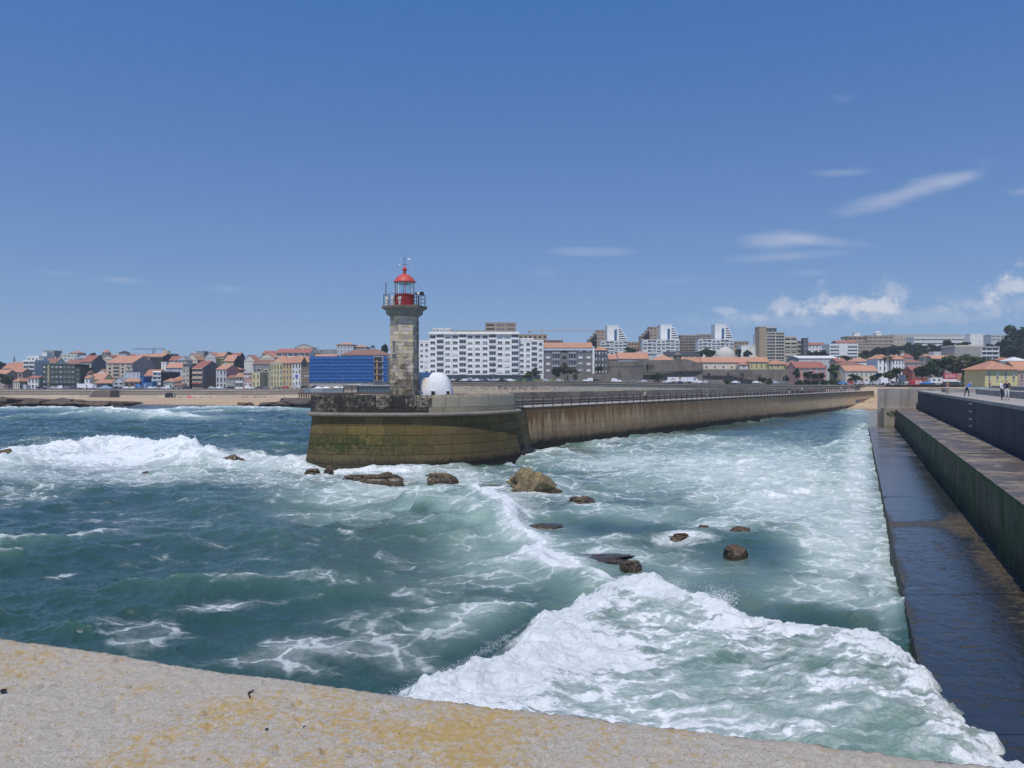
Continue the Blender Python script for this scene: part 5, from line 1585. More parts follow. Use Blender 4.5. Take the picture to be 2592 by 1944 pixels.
def bld(name, label, x0, x1, yt, Y, D=12.0, wall='white', roof='flat', rh=3.0, rm='o', fl=3, co=3, yb=985, win='w', wf=(.5, .52), side=0, sidewall=None, cat='house', par=.5, rowoff=0.0,
        chim=0, group=None, yaw=0.0, over=.4, base=None, corn=None, skip=(), left=0):
    """front wall spans columns x0..x1 at depth Y, eaves at row yt; rows of openings down to row yb"""
    xa, xb = X_(x0, Y), X_(x1, Y); w = xb - xa; xc = (xa + xb) / 2
    zt = Z_(yt, Y); zb0 = base if base is not None else min(ground(xc, Y), ground(xc, Y + D)) - .6
    h = zt - zb0
    root = thing(name, label, cat, (xc, Y, zb0), yaw, group)
    wm = WM(wall); sm = WM(sidewall) if sidewall else wm  # many side walls get a darker plaster: their shade put into the colour
    mb = MB(); a, b = -w / 2, w / 2
    mb.quad((a, 0, 0), (b, 0, 0), (b, 0, h), (a, 0, h), 0)
    mb.quad((b, 0, 0), (b, D, 0), (b, D, h), (b, 0, h), 1)
    mb.quad((b, D, 0), (a, D, 0), (a, D, h), (b, D, h), 0)
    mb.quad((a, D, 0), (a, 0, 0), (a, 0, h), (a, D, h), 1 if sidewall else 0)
    if roof == 'gx':
        mb.tri((b, 0, h), (b, D, h), (b, D / 2, h + rh), 1); mb.tri((a, D, h), (a, 0, h), (a, D / 2, h + rh), 1)
    elif roof == 'gy':
        mb.tri((a, 0, h), (b, 0, h), (0, 0, h + rh), 0); mb.tri((b, D, h), (a, D, h), (0, D, h + rh), 0)
    elif roof == 'flat':
        mb.quad((a, 0, h - .1), (b, 0, h - .1), (b, D, h - .1), (a, D, h - .1), 0)
    mb.build('wall', [wm, sm], root)
    o_ = over; tk = .18
    if roof in ('gx', 'gy', 'hip'):
        r = MB()
        if roof == 'gx':
            sl = rh / (D / 2); e = o_ * sl
            for s_ in (0, 1):
                y0, y1 = (-o_, D / 2) if s_ == 0 else (D + o_, D / 2)
                P = [(a - .2, y0, h - e), (b + .2, y0, h - e), (b + .2, y1, h + rh), (a - .2, y1, h + rh)]
                if s_: P = [P[1], P[0], P[3], P[2]]
                r.hexa([*P, *[(q[0], q[1], q[2] + tk) for q in P]])
        elif roof == 'gy':
            sl = rh / (w / 2); e = o_ * sl
            for s_ in (0, 1):
                xe = (a - o_) if s_ == 0 else (b + o_)
                P = [(xe, -.25, h - e), (0, -.25, h + rh), (0, D + .2, h + rh), (xe, D + .2, h - e)]
                if s_: P = [P[1], P[0], P[3], P[2]]
                r.hexa([*P, *[(q[0], q[1], q[2] + tk) for q in P]])
        else:
            m_ = min(w, D) / 2
            if w >= D: R0_, R1_ = (a + m_, D / 2), (b - m_, D / 2)
            else: R0_, R1_ = (0, m_), (0, D - m_)
            A, B, C_, D_ = (a - o_, -o_, h), (b + o_, -o_, h), (b + o_, D + o_, h), (a - o_, D + o_, h)
            P, Q = (*R0_, h + rh), (*R1_, h + rh)
            if w >= D: r.quad(A, B, Q, P); r.tri(B, C_, Q); r.quad(C_, D_, P, Q); r.tri(D_, A, P)
            else: r.tri(A, B, P); r.quad(B, C_, Q, P); r.tri(C_, D_, Q); r.quad(D_, A, P, Q)
            r.quad((a - o_, -o_, h - .12), (b + o_, -o_, h - .12), (b + o_, -o_, h), (a - o_, -o_, h)); r.quad((b + o_, -o_, h - .12), (b + o_, D + o_, h - .12), (b + o_, D + o_, h), (b + o_, -o_, h))
            r.quad(D_, C_, B, A)
        ro = r.build('roof', TILE[rm], root)
        c = MB(); c.box(a - .1, b + .1, -.18, -.01, h - .55, h - .25); c.build('cornice', mat('trim_pale', (.60, .56, .48), .1, .6), root)
    elif roof == 'flat' and par:
        c = MB(); e = .12
        c.box(a - e, b + e, -e, .25, h - .1, h + par); c.box(b - .25, b + e, .25, D, h - .1, h + par); c.box(a - e, a + .25, .25, D, h - .1, h + par); c.box(a - e, b + e, D, D + e, h - .1, h + par)
        ro = c.build('roof_parapet', WM(corn) if corn else wm, root)
    else:
        ro = root
    for k in range(chim):
        cx = wr.uniform(a * .8, b * .8); cy = wr.uniform(D * .25, D * .6)
        zz = h + (rh * (1 - abs(cy / (D / 2) - 1)) if roof == 'gx' else rh * .5 if roof in ('hip', 'gy') else 0)
        c = MB(); c.box(cx - .35, cx + .35, cy - .3, cy + .3, zz - .6, zz + 1.3); c.box(cx - .42, cx + .42, cy - .37, cy + .37, zz + 1.3, zz + 1.45)
        c.build('chimney', WM('offwhite'), ro if ro is not root else root)
    if fl and co:
        zlo = Z_(yb, Y) - zb0; ch = (h - zlo) / fl; cw_ = w / co
        for f in range(fl):
            wk = win[f % len(win)] if isinstance(win, (list, tuple)) else win
            for c in range(co):
                if (f, c) in skip: continue
                kd = wk if isinstance(wk, str) else wk[c % len(wk)]
                kind = kd if kd.startswith('bal_') else pick(MIXES[kd])
                ww, hh = cw_ * wf[0], ch * wf[1]
                if kind.startswith('bal_'): ww, hh = cw_ * .94, ch * .84
                zz = h - (f + 1) * ch + ch * (1 - wf[1]) * .5 + rowoff * ch
                if kind.startswith('bal_'): zz = h - (f + 1) * ch + ch * .06
                add_win(root, kind, a + (c + .5) * cw_, zz, ww, hh, -.02)
    if side:
        zlo = Z_(yb, Y) - zb0; ch = (h - zlo) / fl; cw_ = D / side
        for f in range(fl):
            for c in range(side):
                add_win(root, pick(MIXES['d']), b + .02, h - (f + 1) * ch + ch * .25, min(cw_ * .5, 1.3), ch * wf[1], (c + .5) * cw_, R(90))
    if left:
        zlo = Z_(yb, Y) - zb0; ch = (h - zlo) / fl; cw_ = D / left
        for f in range(fl):
            for c in range(left):
                add_win(root, pick(MIXES['d']), a - .02, h - (f + 1) * ch + ch * .25, min(cw_ * .5, 1.3), ch * wf[1], (c + .5) * cw_, R(-90))
    root['_h'] = h; root['_w'] = w
    return root
# ---- the town on the left, front row first
G1 = 'houses of the seafront town'
bld('low_house', 'low pinkish house with orange roof at the left edge behind a dark tree', -40, 18, 946, 475, 10, 'pinkb', 'gx', 2.2, 'o', 2, 4, 985)
bld('brown_house', 'low brown-walled house with orange roof left of the white balcony block', 20, 57, 942, 484, 10, 'pinkb', 'gx', 2.0, 'o', 2, 3, 978, 'd')
bld('long_roof_house', 'big house with long faded tile roof above the leftmost low houses', 6, 60, 933, 530, 14, 'beige', 'gx', 3.6, 'p', 1, 3, 941, 'd', chim=1)
b = bld('balcony_block', 'white block of flats with stacked white balcony bands at far left', 59, 88, 915, 505, 16, 'white', 'flat', 0, 'o', 4, 2, 957, 'bal_white', sidewall='lgrey', cat='building', par=1.0)
bld('penthouse', 'white set-back top storey above the balcony block at far left', 69, 98, 903, 516, 10, 'white', 'flat', 0, 'o', 1, 3, 914, 'd', (.6, .35), cat='building', base=Z_(916, 516))
bld('cream_house', 'small cream house with orange roof below the white balcony block', 33, 50, 965, 464, 12, 'cream', 'hip', 1.8, 'o', 1, 3, 985, 'door', (.3, .7), sidewall='brown')
bld('shed', 'pale blue-grey shed right of the small cream house', 51, 66, 976, 466, 6, 'bluew', 'flat', 0, 'o', 0, 0)
bld('narrow_house', 'narrow white and dark house with thin red roof left of the dark green block', 70, 97, 957, 470, 10, 'white', 'gx', 1.2, 'r', 2, 3, 985, 'd', (.55, .6), sidewall='mint')
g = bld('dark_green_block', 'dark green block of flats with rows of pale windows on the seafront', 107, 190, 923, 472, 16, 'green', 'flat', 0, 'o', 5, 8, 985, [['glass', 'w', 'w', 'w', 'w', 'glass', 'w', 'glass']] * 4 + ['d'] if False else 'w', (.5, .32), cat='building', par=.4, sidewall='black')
mb = MB(); mb.box(-6.2, -5.2, -.25, 0, 2.5, g['_h']); mb.build('pilaster', WM('olive'), g)
mb = MB(); mb.box(-g['_w'] / 2, g['_w'] / 2, -.5, 0, 3.6, 4.1); mb.build('canopy', WM('slate'), g)
bld('green_annex', 'lower dark green annex joined to the right of the dark green block', 190.6, 203, 931, 472, 15, 'green', 'flat', 0, 'o', 4, 1, 975, 'd', (.4, .3), cat='building', par=.3)
bld('dormer_house', 'grey tiled house with white dormers just above the dark green block', 98, 140, 919, 545, 14, 'offwhite', 'gx', 3.2, 'b', 1, 4, 930, 'l', (.45, .5), chim=2)
bld('concrete_block', 'grey half-finished concrete block on the skyline at far left', 112, 137, 888, 690, 12, 'concrete', 'flat', 0, 'o', 0, 0, cat='building', par=.3)
bld('white_stair_tower', 'small white stair tower beside the grey concrete block on the skyline', 106, 119, 892, 680, 8, 'white', 'flat', 0, 'o', 0, 0, par=.2, cat='building')
bld('terrace_row', 'pale terraces with balconies on the skyline behind the dark green block', 153, 196, 897, 660, 14, 'offwhite', 'flat', 0, 'o', 2, 5, 912, 'd', (.6, .4), cat='building')
bld('skyline_villa', 'small pale villa with orange cap beside the pale terraces', 176, 202, 893, 700, 10, 'pinkb', 'hip', 2, 'o', 1, 3, 905, 'd')
bld('pale_gable_house', 'pale house with grey roof above the green annex', 164, 200, 921, 560, 14, 'beige', 'gx', 3.0, 'b', 1, 3, 934, 'd', (.3, .4), chim=2)
bld('wide_gable_house', 'cream house with broad gable toned dark grey as in shade, right of the dark green block', 204, 231, 916, 520, 19, 'cream', 'gx', 4.2, 'r', 3, 3, 948, 'd', (.22, .5), sidewall='dgrey')
bld('rose_house', 'rose house with red-brown roof below the broad dark gable', 203, 222, 946, 478, 10, 'pink', 'gx', 1.8, 'b', 2, 2, 982, 'd', (.3, .5), sidewall='yellow')
bld('white_cube_house', 'little white house with one window beside the rose house', 214, 226, 957, 470, 8, 'white', 'gx', 1.5, 'o', 2, 1, 985, 'd', (.35, .4))
bld('yellow_porch_house', 'small yellow house under a wide orange roof', 227, 262, 960, 474, 12, 'yellow', 'gx', 3.2, 'o', 2, 4, 985, 'd', (.3, .5))
bld('white_hip_house', 'white clipped-gable house wall left of the big cream flats', 245, 270, 944, 500, 12, 'white', 'gy', 2.2, 'o', 1, 1, 960, 'd', (.06, .3))
bld('low_tavern', 'long low yellow house with wide orange roof on the seafront', 240, 289, 970, 464, 12, 'yellow', 'gx', 1.9, 'o', 1, 6, 985, 'd', (.5, .5))
bld('glass_shelter', 'dark green glazed shelter on the promenade', 246, 275, 971, 456, 4, 'green', 'flat', 0, 'o', 1, 4, 984, 'p', (.8, .6), cat='shelter', par=.15)
bld('cream_flats', 'big cream block of flats with orange roof and large gable toned grey as in shade', 270, 335, 919, 487, 30, 'beige', 'gx', 4.6, 'o', 4, 4, 956, [['w', 'bal_beige', 'door', 'bal_beige'], ['v', 'bal_beige', 'door', 'w'], ['v', 'bal_beige', 'v', 'bal_beige'], ['v', 'bal_beige', 'w', 'v']], (.35, .5), sidewall='grey', cat='building', chim=4)
bld('gabled_town_house', 'narrow grey-white gabled town house below the cream flats', 287, 314, 966, 462, 12, 'bluew', 'gy', 2.2, 'g', 2, 2, 985, 'd', (.6, .5))
bld('pale_blue_house', 'pale blue-grey house with flat top below the cream flats', 313, 354, 944, 474, 10, 'bluew', 'flat', 0, 'o', 2, 4, 964, ['w', 'v'], (.25, .5), par=.3)
bld('brown_barn', 'dark brown barn with orange roof on the seafront', 315, 353, 966, 461, 10, 'brown', 'gx', 1.6, 'o', 1, 3, 985, 'v', (.4, .5), sidewall='dgrey')
bld('blue_clad_house', 'narrow bright blue clad house on the seafront', 354, 363, 955, 463, 10, 'blue', 'flat', 0, 'o', 2, 1, 985, 'd', (.5, .4), par=.2)
bld('blue_shop', 'small blue shop front with pale boxes right of the blue clad house', 363, 386, 968, 461, 8, 'blue', 'flat', 0, 'o', 1, 3, 985, 'w', (.5, .6), par=.2)
bld('lilac_house', 'lilac-grey house behind the small blue shop', 364, 387, 951, 476, 10, 'bluew', 'gx', 1.6, 'o', 2, 3, 970, 'w', (.4, .55))
bld('orange_wall_house', 'house with orange wall and brown roof above the lilac house', 368, 402, 944, 500, 12, 'ochre', 'gx', 2.0, 'p', 1, 2, 955, 'w', (.25, .4))
f = bld('frame_house', 'white framed four-storey house with big flank wall toned black as in shade', 387.5, 407.5, 941, 467, 27, 'pale', 'flat', 0, 'o', 4, 2, 985, 'w', (.8, .62), sidewall='black', par=.4, corn='white')
mb = MB()
for k in range(5): mb.box(-f['_w'] / 2 - .1, f['_w'] / 2 + .1, -.6, 0, f['_h'] - k * (f['_h'] - 1) / 4 - .35, f['_h'] - k * (f['_h'] - 1) / 4)
mb.build('floor_slab', WM('white'), f)
bld('black_hall', 'black-walled hall with orange roof on the hillside', 379, 412, 903, 590, 18, 'black', 'gx', 2.6, 'o', 0, 0)
bld('terraced_villa', 'cream stepped villa with balconies on the skyline near the left crane', 402, 431, 896, 640, 16, 'cream', 'flat', 0, 'o', 2, 4, 910, 'v', (.5, .4), sidewall='dgrey')
bld('roof_room', 'small cream top room above the stepped villa', 412, 424, 889, 644, 6, 'cream', 'flat', 0, 'o', 1, 2, 896, 'v', (.4, .4), base=Z_(898, 644), cat='house')
bld('square_window_house', 'white house with a column of small square windows', 408, 421, 918, 512, 14, 'white', 'flat', 0, 'o', 4, 3, 942, ['v', 'v', 'v', 'v'], (.26, .42), skip=[(f_, c_) for f_ in range(4) for c_ in (0, 2)])
bld('white_wing_house', 'white wing with dark opening right of the square-window house', 421, 445, 920, 516, 12, 'white', 'flat', 0, 'o', 1, 2, 934, 'v', (.8, .6))
bld('wide_orange_roof_house', 'pale house under a wide orange roof above the shade-toned flank wall', 420, 466, 931, 500, 12, 'bluew', 'gx', 3.0, 'o', 1, 2, 942, 'd', (.1, .3), chim=1)
bld('slate_mansard_house', 'white house with slate mansard on the hillside', 450, 470, 912, 545, 12, 'bluew', 'hip', 3.0, 'g', 1, 2, 926, 'd', (.25, .6))
bld('pink_upper_house', 'dark red-roofed house behind the slate mansard house', 428, 452, 912, 580, 12, 'pinkb', 'gx', 3.0, 'r', 0, 0)
bld('mint_house', 'small mint green house with a row of windows on the seafront', 414, 442, 966, 461, 8, 'mint', 'hip', 2.0, 'o', 2, 4, 985, ['w', 'd'], (.7, .42))
bld('low_cream_shops', 'low cream shops beside the narrow grey flats', 440, 462, 975, 459, 7, 'cream', 'gx', 1.0, 'b', 1, 4, 985, 'd', (.5, .65))
bld('orange_hip_house', 'house with orange roof squeezed behind the mint green house', 432, 463, 962, 482, 10, 'cream', 'hip', 2.2, 'o', 1, 3, 975, 'd', (.3, .5))
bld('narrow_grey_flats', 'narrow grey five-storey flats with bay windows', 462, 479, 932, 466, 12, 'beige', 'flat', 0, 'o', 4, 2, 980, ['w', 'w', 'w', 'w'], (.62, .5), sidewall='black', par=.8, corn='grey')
bld('roof_studio', 'dark glass rooftop room above the narrow grey flats', 463, 487, 922, 482, 8, 'dgrey', 'flat', 0, 'o', 1, 3, 931, 'p', (.8, .5), base=Z_(933, 482))
r_ = bld('red_shop_flats', 'cream balcony flats over a red shop, with large gable toned dark as in shade', 487, 513, 932, 466, 30, 'cream', 'gx', 4.4, 'r', 4, 2, 980, ['bal_cream', 'bal_cream', 'bal_cream', 'bal_red'], (.6, .5), sidewall='dgrey', cat='building')
mb = MB()
for k in range(4): mb.box(-r_['_w'] / 2, r_['_w'] / 2, -1.1, 0, r_['_h'] - k * 2.75 - .4, r_['_h'] - k * 2.75)
mb.build('balcony_slab', mat('slab_peach', (.62, .45, .31), .1, .5), r_)
mb = MB(); mb.box(-r_['_w'] / 2, r_['_w'] / 2, -1.3, 0, 3.4, 4.1); mb.build('awning', WM('red'), r_)
o_ = bld('gothic_house', 'grey ornate house with pointed arch windows and glazed loggia', 547, 573, 935, 466, 22, 'lgrey', 'gx', 2.8, 'o', 3, 3, 985, ['glass' if False else 'd', 'a', 'a'], (.52, .68), sidewall='pink', chim=1)
bld('brown_grey_house', 'brown-grey house with tall windows right of the gothic house', 573.5, 594, 957, 465, 10, 'grey', 'gx', 1.6, 'b', 2, 3, 985, 'd', (.35, .6))
bld('white_balcony_house', 'small pale house with white balcony boxes', 596, 615, 954, 464, 9, 'lgrey', 'gx', 2.0, 'o', 2, 2, 985, 'bal_white', (.5, .5))
bld('pink_house', 'pink house with two rows of white windows', 616, 637.5, 944, 464, 10, 'pink', 'gx', 1.6, 'g', 2, 3, 981, 's', (.6, .4))
y_ = bld('yellow_corner_house', 'yellow flat-topped corner house with side wall toned olive as in shade', 638, 658, 944, 463, 15, 'yellow', 'flat', 0, 'o', 2, 2, 981, 'd', (.34, .62), side=3, sidewall='olive', par=.5, corn='cream')
mb = MB()
for k in range(10):
    a0, a1 = math.pi * k / 10, math.pi * (k + 1) / 10
    mb.tube((4 + 2.4 * math.cos(a0), 5, y_['_h'] + .4 + 1.6 * math.sin(a0)), (4 + 2.4 * math.cos(a1), 5, y_['_h'] + .4 + 1.6 * math.sin(a1)), .22, n=5)
mb.build('roof_arch', WM('yellow'), y_)
bld('terrace_house', 'brown-roofed house with dark terrace behind the yellow corner house', 640, 688, 922, 492, 12, 'grey', 'gx', 2.6, 'b', 2, 5, 942, ['l', 'v'], (.6, .5))
bld('ornate_yellow_house', 'tall ornate yellow house with four columns of arched windows', 685, 715, 921, 474, 14, 'yellow', 'flat', 0, 'o', 4, 4, 979, ['a', 'd', 'd', 'd'], (.46, .72), par=1.1, corn='beige')
bld('peach_house', 'peach town house between the ornate yellow and the white house', 716, 739, 919, 474, 14, 'ochre', 'gx', 3.4, 'o', 4, 3, 978, ['a', 'd', 'd', 'd'], (.44, .62))
w_ = bld('white_town_house', 'white town house with a small blue banner', 739.5, 762, 918, 474, 14, 'white', 'gx', 3.4, 'o', 4, 3, 977, ['a', 'w', 'w', 'w'], (.5, .62), sidewall='dgrey')
mb = MB(); mb.box(-.8, .8, -.2, -.1, w_['_h'] - 8.2, w_['_h'] - 7.0); mb.build('banner', mat('banner_blue', (.04, .2, .6), .05, 1), w_)
bld('granite_town_house', 'brown granite town house at the left end of the blue netting', 762.5, 783, 931, 474, 14, 'brown', 'flat', 0, 'o', 3, 3, 976, 'w', (.42, .6), corn='stone')
bld('row_back_roof', 'orange-roofed rear house behind the white and granite town houses', 735, 785, 917, 492, 12, 'brown', 'gx', 3.6, 'o', 0, 0, chim=2)
bld('orange_dome_roof_house', 'broad house with orange roof and skylight behind the ornate yellow house', 690, 735, 916, 496, 14, 'cream', 'hip', 4.2, 'o', 0, 0, chim=1)
# hillside
bld('yellow_gable_house', 'pale yellow gabled house with orange roof on the hillside', 471, 500, 910, 560, 14, 'cream', 'gy', 4.2, 'o', 1, 3, 926, 'v', (.1, .3), sidewall='olive', chim=3)
bld('grey_cube_house', 'grey flat-roofed cube on the skyline above the yellow gable', 498, 516, 890, 660, 10, 'grey', 'flat', 0, 'o', 0, 0)
bld('grey_gable_house', 'grey gabled house with orange roof and yellow balconies on the hillside', 518, 546, 904, 560, 16, 'lgrey', 'gy', 3.4, 'o', 0, 0, sidewall='yellow')
bld('balcony_gable_house', 'orange-roofed flats with dark balconies right of the grey gable', 546, 567, 902, 566, 12, 'beige', 'gx', 2.6, 'o', 3, 2, 922, 'bal_yellow', (.5, .5))
bld('yellow_box_house', 'pale yellow flat-fronted house with a gable toned black as in shade', 567, 592, 914, 520, 16, 'yellow', 'gx', 4.0, 'o', 1, 2, 935, 'd', (.16, .4), sidewall='black', chim=1)
bld('upper_shaded_gable', 'small orange-roofed house with shade-toned gable on the skyline', 584, 606, 902, 590, 12, 'white', 'gx', 2.6, 'r', 1, 2, 912, 'v', (.1, .2), sidewall='black', chim=1)
bld('cream_slope_house', 'cream house with sloping parapet wall on the hillside', 618, 645, 912, 560, 14, 'offwhite', 'gy', 3.6, 'p', 0, 0)
bld('orange_mid_roof_house', 'orange-roofed house between the large gables', 540, 600, 935, 490, 16, 'pinkb', 'hip', 2.6, 'o', 0, 0)
bld('small_orange_roof_house', 'small orange-roofed house above the brown-grey house', 583, 616, 953, 480, 10, 'grey', 'gx', 2.0, 'o', 0, 0, chim=1)
bld('cream_clipped_house', 'large cream clipped-gable house with orange roof on the hillside', 656, 695, 905, 560, 16, 'cream', 'gy', 3.0, 'o', 0, 0, sidewall='beige')
bld('long_red_roof_block', 'long white modern block with red roof on the hill', 700, 785, 893, 620, 16, 'white', 'gx', 3.2, 'r', 1, 6, 906, ['bal_white'], (.5, .5), cat='building', chim=3)
bld('upper_red_roof_block', 'white-eaved red-roofed block on the hill left of the long block', 664, 712, 896, 640, 14, 'offwhite', 'gx', 2.6, 'r', 0, 0, cat='building', chim=3)
bld('beige_skyline_block', 'beige flat block on the skyline above the long red-roofed block', 746, 793, 880, 700, 14, 'beige', 'gy', 3.0, 'g', 2, 5, 890, 'd', (.3, .4), cat='building')
bld('grey_balcony_block', 'grey block with small balconies left of the orange-topped flats', 788, 850, 886, 640, 14, 'grey', 'flat', 0, 'o', 3, 6, 908, 'd', (.5, .5), cat='building')
bld('orange_top_flats', 'pale grey flats with flat orange roof above the blue netting', 852, 895, 872, 570, 16, 'lgrey', 'hip', 1.8, 'o', 3, 5, 905, 'd', (.3, .35), cat='building', sidewall='grey', chim=2)
bld('orange_top_wing', 'grey wing of the orange-roofed flats', 895, 928, 878, 574, 14, 'grey', 'hip', 1.6, 'o', 3, 4, 905, 'd', (.4, .4), cat='building', chim=2)
bld('brown_roof_house', 'long brown-red tiled roof house right behind the blue netting', 862, 985, 898, 500, 16, 'cream', 'hip', 3.6, 'b', 0, 0)
bld('small_orange_houses', 'orange roofs peeping over the left end of the blue netting', 795, 850, 905, 520, 10, 'grey', 'gx', 2.0, 'o', 0, 0)
bld('behind_tower_house', 'pale house with dark windows just left of the lighthouse tower', 958, 1000, 905, 505, 10, 'beige', 'gx', 2.0, 'b', 3, 4, 965, 'd', (.5, .5))
# church-like tower, lantern house, more skyline pieces
ct = bld('bell_tower', 'square tower with pyramid orange roof on the left skyline', 259, 273, 892, 640, 5, 'grey', 'hip', 2.6, 'o', 1, 2, 902, 'v', (.3, .6), cat='tower')
bld('long_skyline_house', 'low long orange-roofed house right of the skyline tower', 273, 301, 902, 645, 10, 'beige', 'gx', 1.6, 'o', 0, 0)
bld('lantern_house', 'white skyline house with dark roof and white dormers', 301, 318, 893, 630, 8, 'white', 'hip', 1.6, 'k', 1, 4, 905, 'v', (.4, .6))
bld('hall_roof_house', 'pinkish house with brown roof below the skyline tower', 255, 290, 908, 580, 14, 'beige', 'gy', 2.6, 'b', 0, 0)
bld('right_skyline_house', 'brownish tiled house on the skyline right of the lantern house', 318, 352, 901, 660, 10, 'pinkb', 'gx', 1.6, 'r', 0, 0)
bld('hill_red_house', 'red-roofed house on the hill left of the left crane', 352, 384, 902, 600, 12, 'pinkb', 'gx', 1.8, 'o', 0, 0)
bld('far_pale_house', 'far pale house below the distant conifer at left', 28, 64, 925, 640, 12, 'pinkb', 'gx', 2.5, 'p', 0, 0)
bld('mid_grey_house', 'grey-roofed house between the pale terraces and the broad dark gable', 196, 232, 907, 620, 12, 'offwhite', 'gx', 2.0, 'g', 0, 0)

# ---- blue netted building
Yn = 462
nb = thing('netted_building', 'long building wrapped in bright blue scaffold netting left of the lighthouse', 'building', (X_(865, Yn), Yn, 4.2))
xa, xb = X_(783, Yn) - X_(865, Yn), X_(946, Yn) - X_(865, Yn)
zt, zb = Z_(902, Yn) - 4.2, Z_(967, Yn) - 4.2
t = NT('net_blue'); p = t.pos(); x = t.xyz(p)
wv = t.n('ShaderNodeTexWave', wave_type='BANDS', bands_direction='Z'); t.l(p, wv.inputs['Vector']); wv.inputs['Scale'].default_value = .165; wv.inputs['Distortion'].default_value = .6; wv.inputs['Detail'].default_value = 2
nn = t.noise(t.map(p, (.3, 1, 2.0)), 1.2, 5, .7)
v = t.math('ADD', t.math('MULTIPLY', wv.outputs['Fac'], .45), t.math('MULTIPLY', nn, .55))
t.bsdf(t.mix(t.ramp(v, .3, .75), (.008, .05, .19), (.03, .15, .40)), .75, t.bump(nn, .5, .2), .2)
NET = t.m
nlv = 4; nseg = 9
for k in range(nlv):
    for j in range(nseg):
        z1 = zt - (zt - zb) * k / nlv; z0 = zt - (zt - zb) * (k + 1) / nlv
        x0 = xa + (xb - xa) * j / nseg; x1 = xa + (xb - xa) * (j + 1) / nseg
        mb = MB(); sag = .25
        for i in range(6):
            for q in range(4):
                u0, u1 = i / 6, (i + 1) / 6; w0, w1 = q / 4, (q + 1) / 4
                def pt(u, w): return (x0 + (x1 - x0) * u, -.3 - sag * math.sin(math.pi * u) * math.sin(math.pi * w) - .05 * math.sin(u * 9 + j), z0 + (z1 - z0) * w)
                mb.quad(pt(u0, w0), pt(u1, w0), pt(u1, w1), pt(u0, w1))
        mb.build('net_panel', NET, nb)
mb = MB(); mb.box(xa, xb + 7.5, .1, 14, zb - 3, zt - .4); mb.build('wall', WM('grey'), nb)
mb = MB()
for k in range(nlv + 1):
    z = zt - (zt - zb) * k / nlv; mb.tube((xa, -.12, z), (xb + 7.4, -.12, z), .06, n=4)
for j in range(nseg + 5):
    xx = xa + (xb - xa) * j / nseg
    if xx < xb + 7.4: mb.tube((xx, -.12, zb - .6), (xx, -.12, zt + .4), .06, n=4)
mb.build('scaffold', mat('scaffold_steel', (.13, .17, .25), .2, 1, .5), nb)
for k in range(4):
    z1 = zt - (zt - zb) * k / 4 - .3; z0 = z1 - 2.4
    mb = MB(); mb.box(xb + .4, xb + 4.6, -.15, .2, z0, z1); mb.build('window', WDK, nb)
    mb = MB(); mb.box(xb, xb + 5.2, -.9, 0, z0 - .35, z0 - .1); mb.build('floor_slab', WM('concrete'), nb)
mb = MB(); mb.box(xb + 1.6, xb + 2.3, -.6, 0, zb, zt - 2); mb.build('rubble_chute', mat('chute_orange', (.55, .28, .12), .1, 1), nb)
mb = MB(); mb.box(xb + 5.4, xb + 7.5, -.5, -.3, zb, zt); mb.build('net_panel', NET, nb)

# ---- white apartment block
Ya = 452
wb = bld('white_apartments', 'big white seven-storey apartment block with dark balconies right of the lighthouse', 1086, 1313, 845, Ya, 18, 'white', 'flat', 0, 'o', 7, 12, 948,
         [['w', 'bal_white', 'w', 'w', 'bal_white', 'w', 'w', 'w', 'bal_white', 'w', 'w', 'bal_white']] * 7, (.66, .46), cat='building', par=1.1)
mb = MB(); mb.box(-wb['_w'] / 2 - .6, wb['_w'] / 2 + .6, -1.0, 0, wb['_h'] - .3, wb['_h'] + .25); mb.build('eaves_slab', WM('white'), wb)
zg = Z_(949, Ya) - wb.location.z
mb = MB(); mb.box(-wb['_w'] / 2 + .2, wb['_w'] / 2 + 12, -.35, -.05, .3, zg); mb.build('shop_front', GLD, wb)
mb = MB()
for k in range(1, 12):
    xx = -wb['_w'] / 2 + wb['_w'] * k / 12; mb.box(xx - .22, xx + .22, -.35, 0, zg, wb['_h'] - .3)
mb.build('pier_strip', WM('white'), wb)
bld('white_apartments_wing', 'white five-storey wing left of the big white apartment block', 1061, 1086, 866, Ya + 3, 16, 'white', 'flat', 0, 'o', 6, 2, 948, 'w', (.55, .44), cat='building', par=.9, base=8.0)
bld('stepped_apartments', 'stepped white wing at the right of the big white apartment block', 1313, 1376, 864, Ya + 2, 16, 'white', 'flat', 0, 'o', 6, 4, 948, [['w', 'w', 'bal_white', 'w']] * 6, (.62, .46), cat='building', par=.8, base=8.0)
bld('setback_storey', 'set-back top storey over the stepped white wing', 1313, 1350, 858, Ya + 6, 10, 'white', 'flat', 0, 'o', 1, 3, 864, 'd', (.5, .5), cat='building', base=Z_(866, Ya + 6), par=.4)
bld('roof_penthouse', 'flat white penthouse on the roof of the big white apartment block', 1095, 1144, 832, Ya + 6, 8, 'offwhite', 'flat', 0, 'o', 1, 6, 840, 'l', (.8, .6), cat='building', base=Z_(843, Ya + 6), par=.3)
bld('roof_plant_room', 'low tan penthouse row on the roof of the big white apartment block', 1150, 1255, 837, Ya + 8, 8, 'tan', 'flat', 0, 'o', 1, 9, 843, 'd', (.4, .5), cat='building', base=Z_(845, Ya + 8), par=.2)
gb = bld('grey_flats', 'grey block of flats with red roof beside the white apartments', 1377, 1500, 880, 455, 16, 'dgrey', 'gx', 3.0, 'o', 4, 6, 946, [['s', 'bal_grey', 'v', 'bal_grey', 's', 's']] * 4, (.5, .4), cat='building', base=8.0)
mb = MB(); mb.box(-gb['_w'] / 2, gb['_w'] / 2, -.6, 0, gb['_h'] - 1.5, gb['_h'] - .6); mb.build('top_gallery', WM('bluew'), gb)
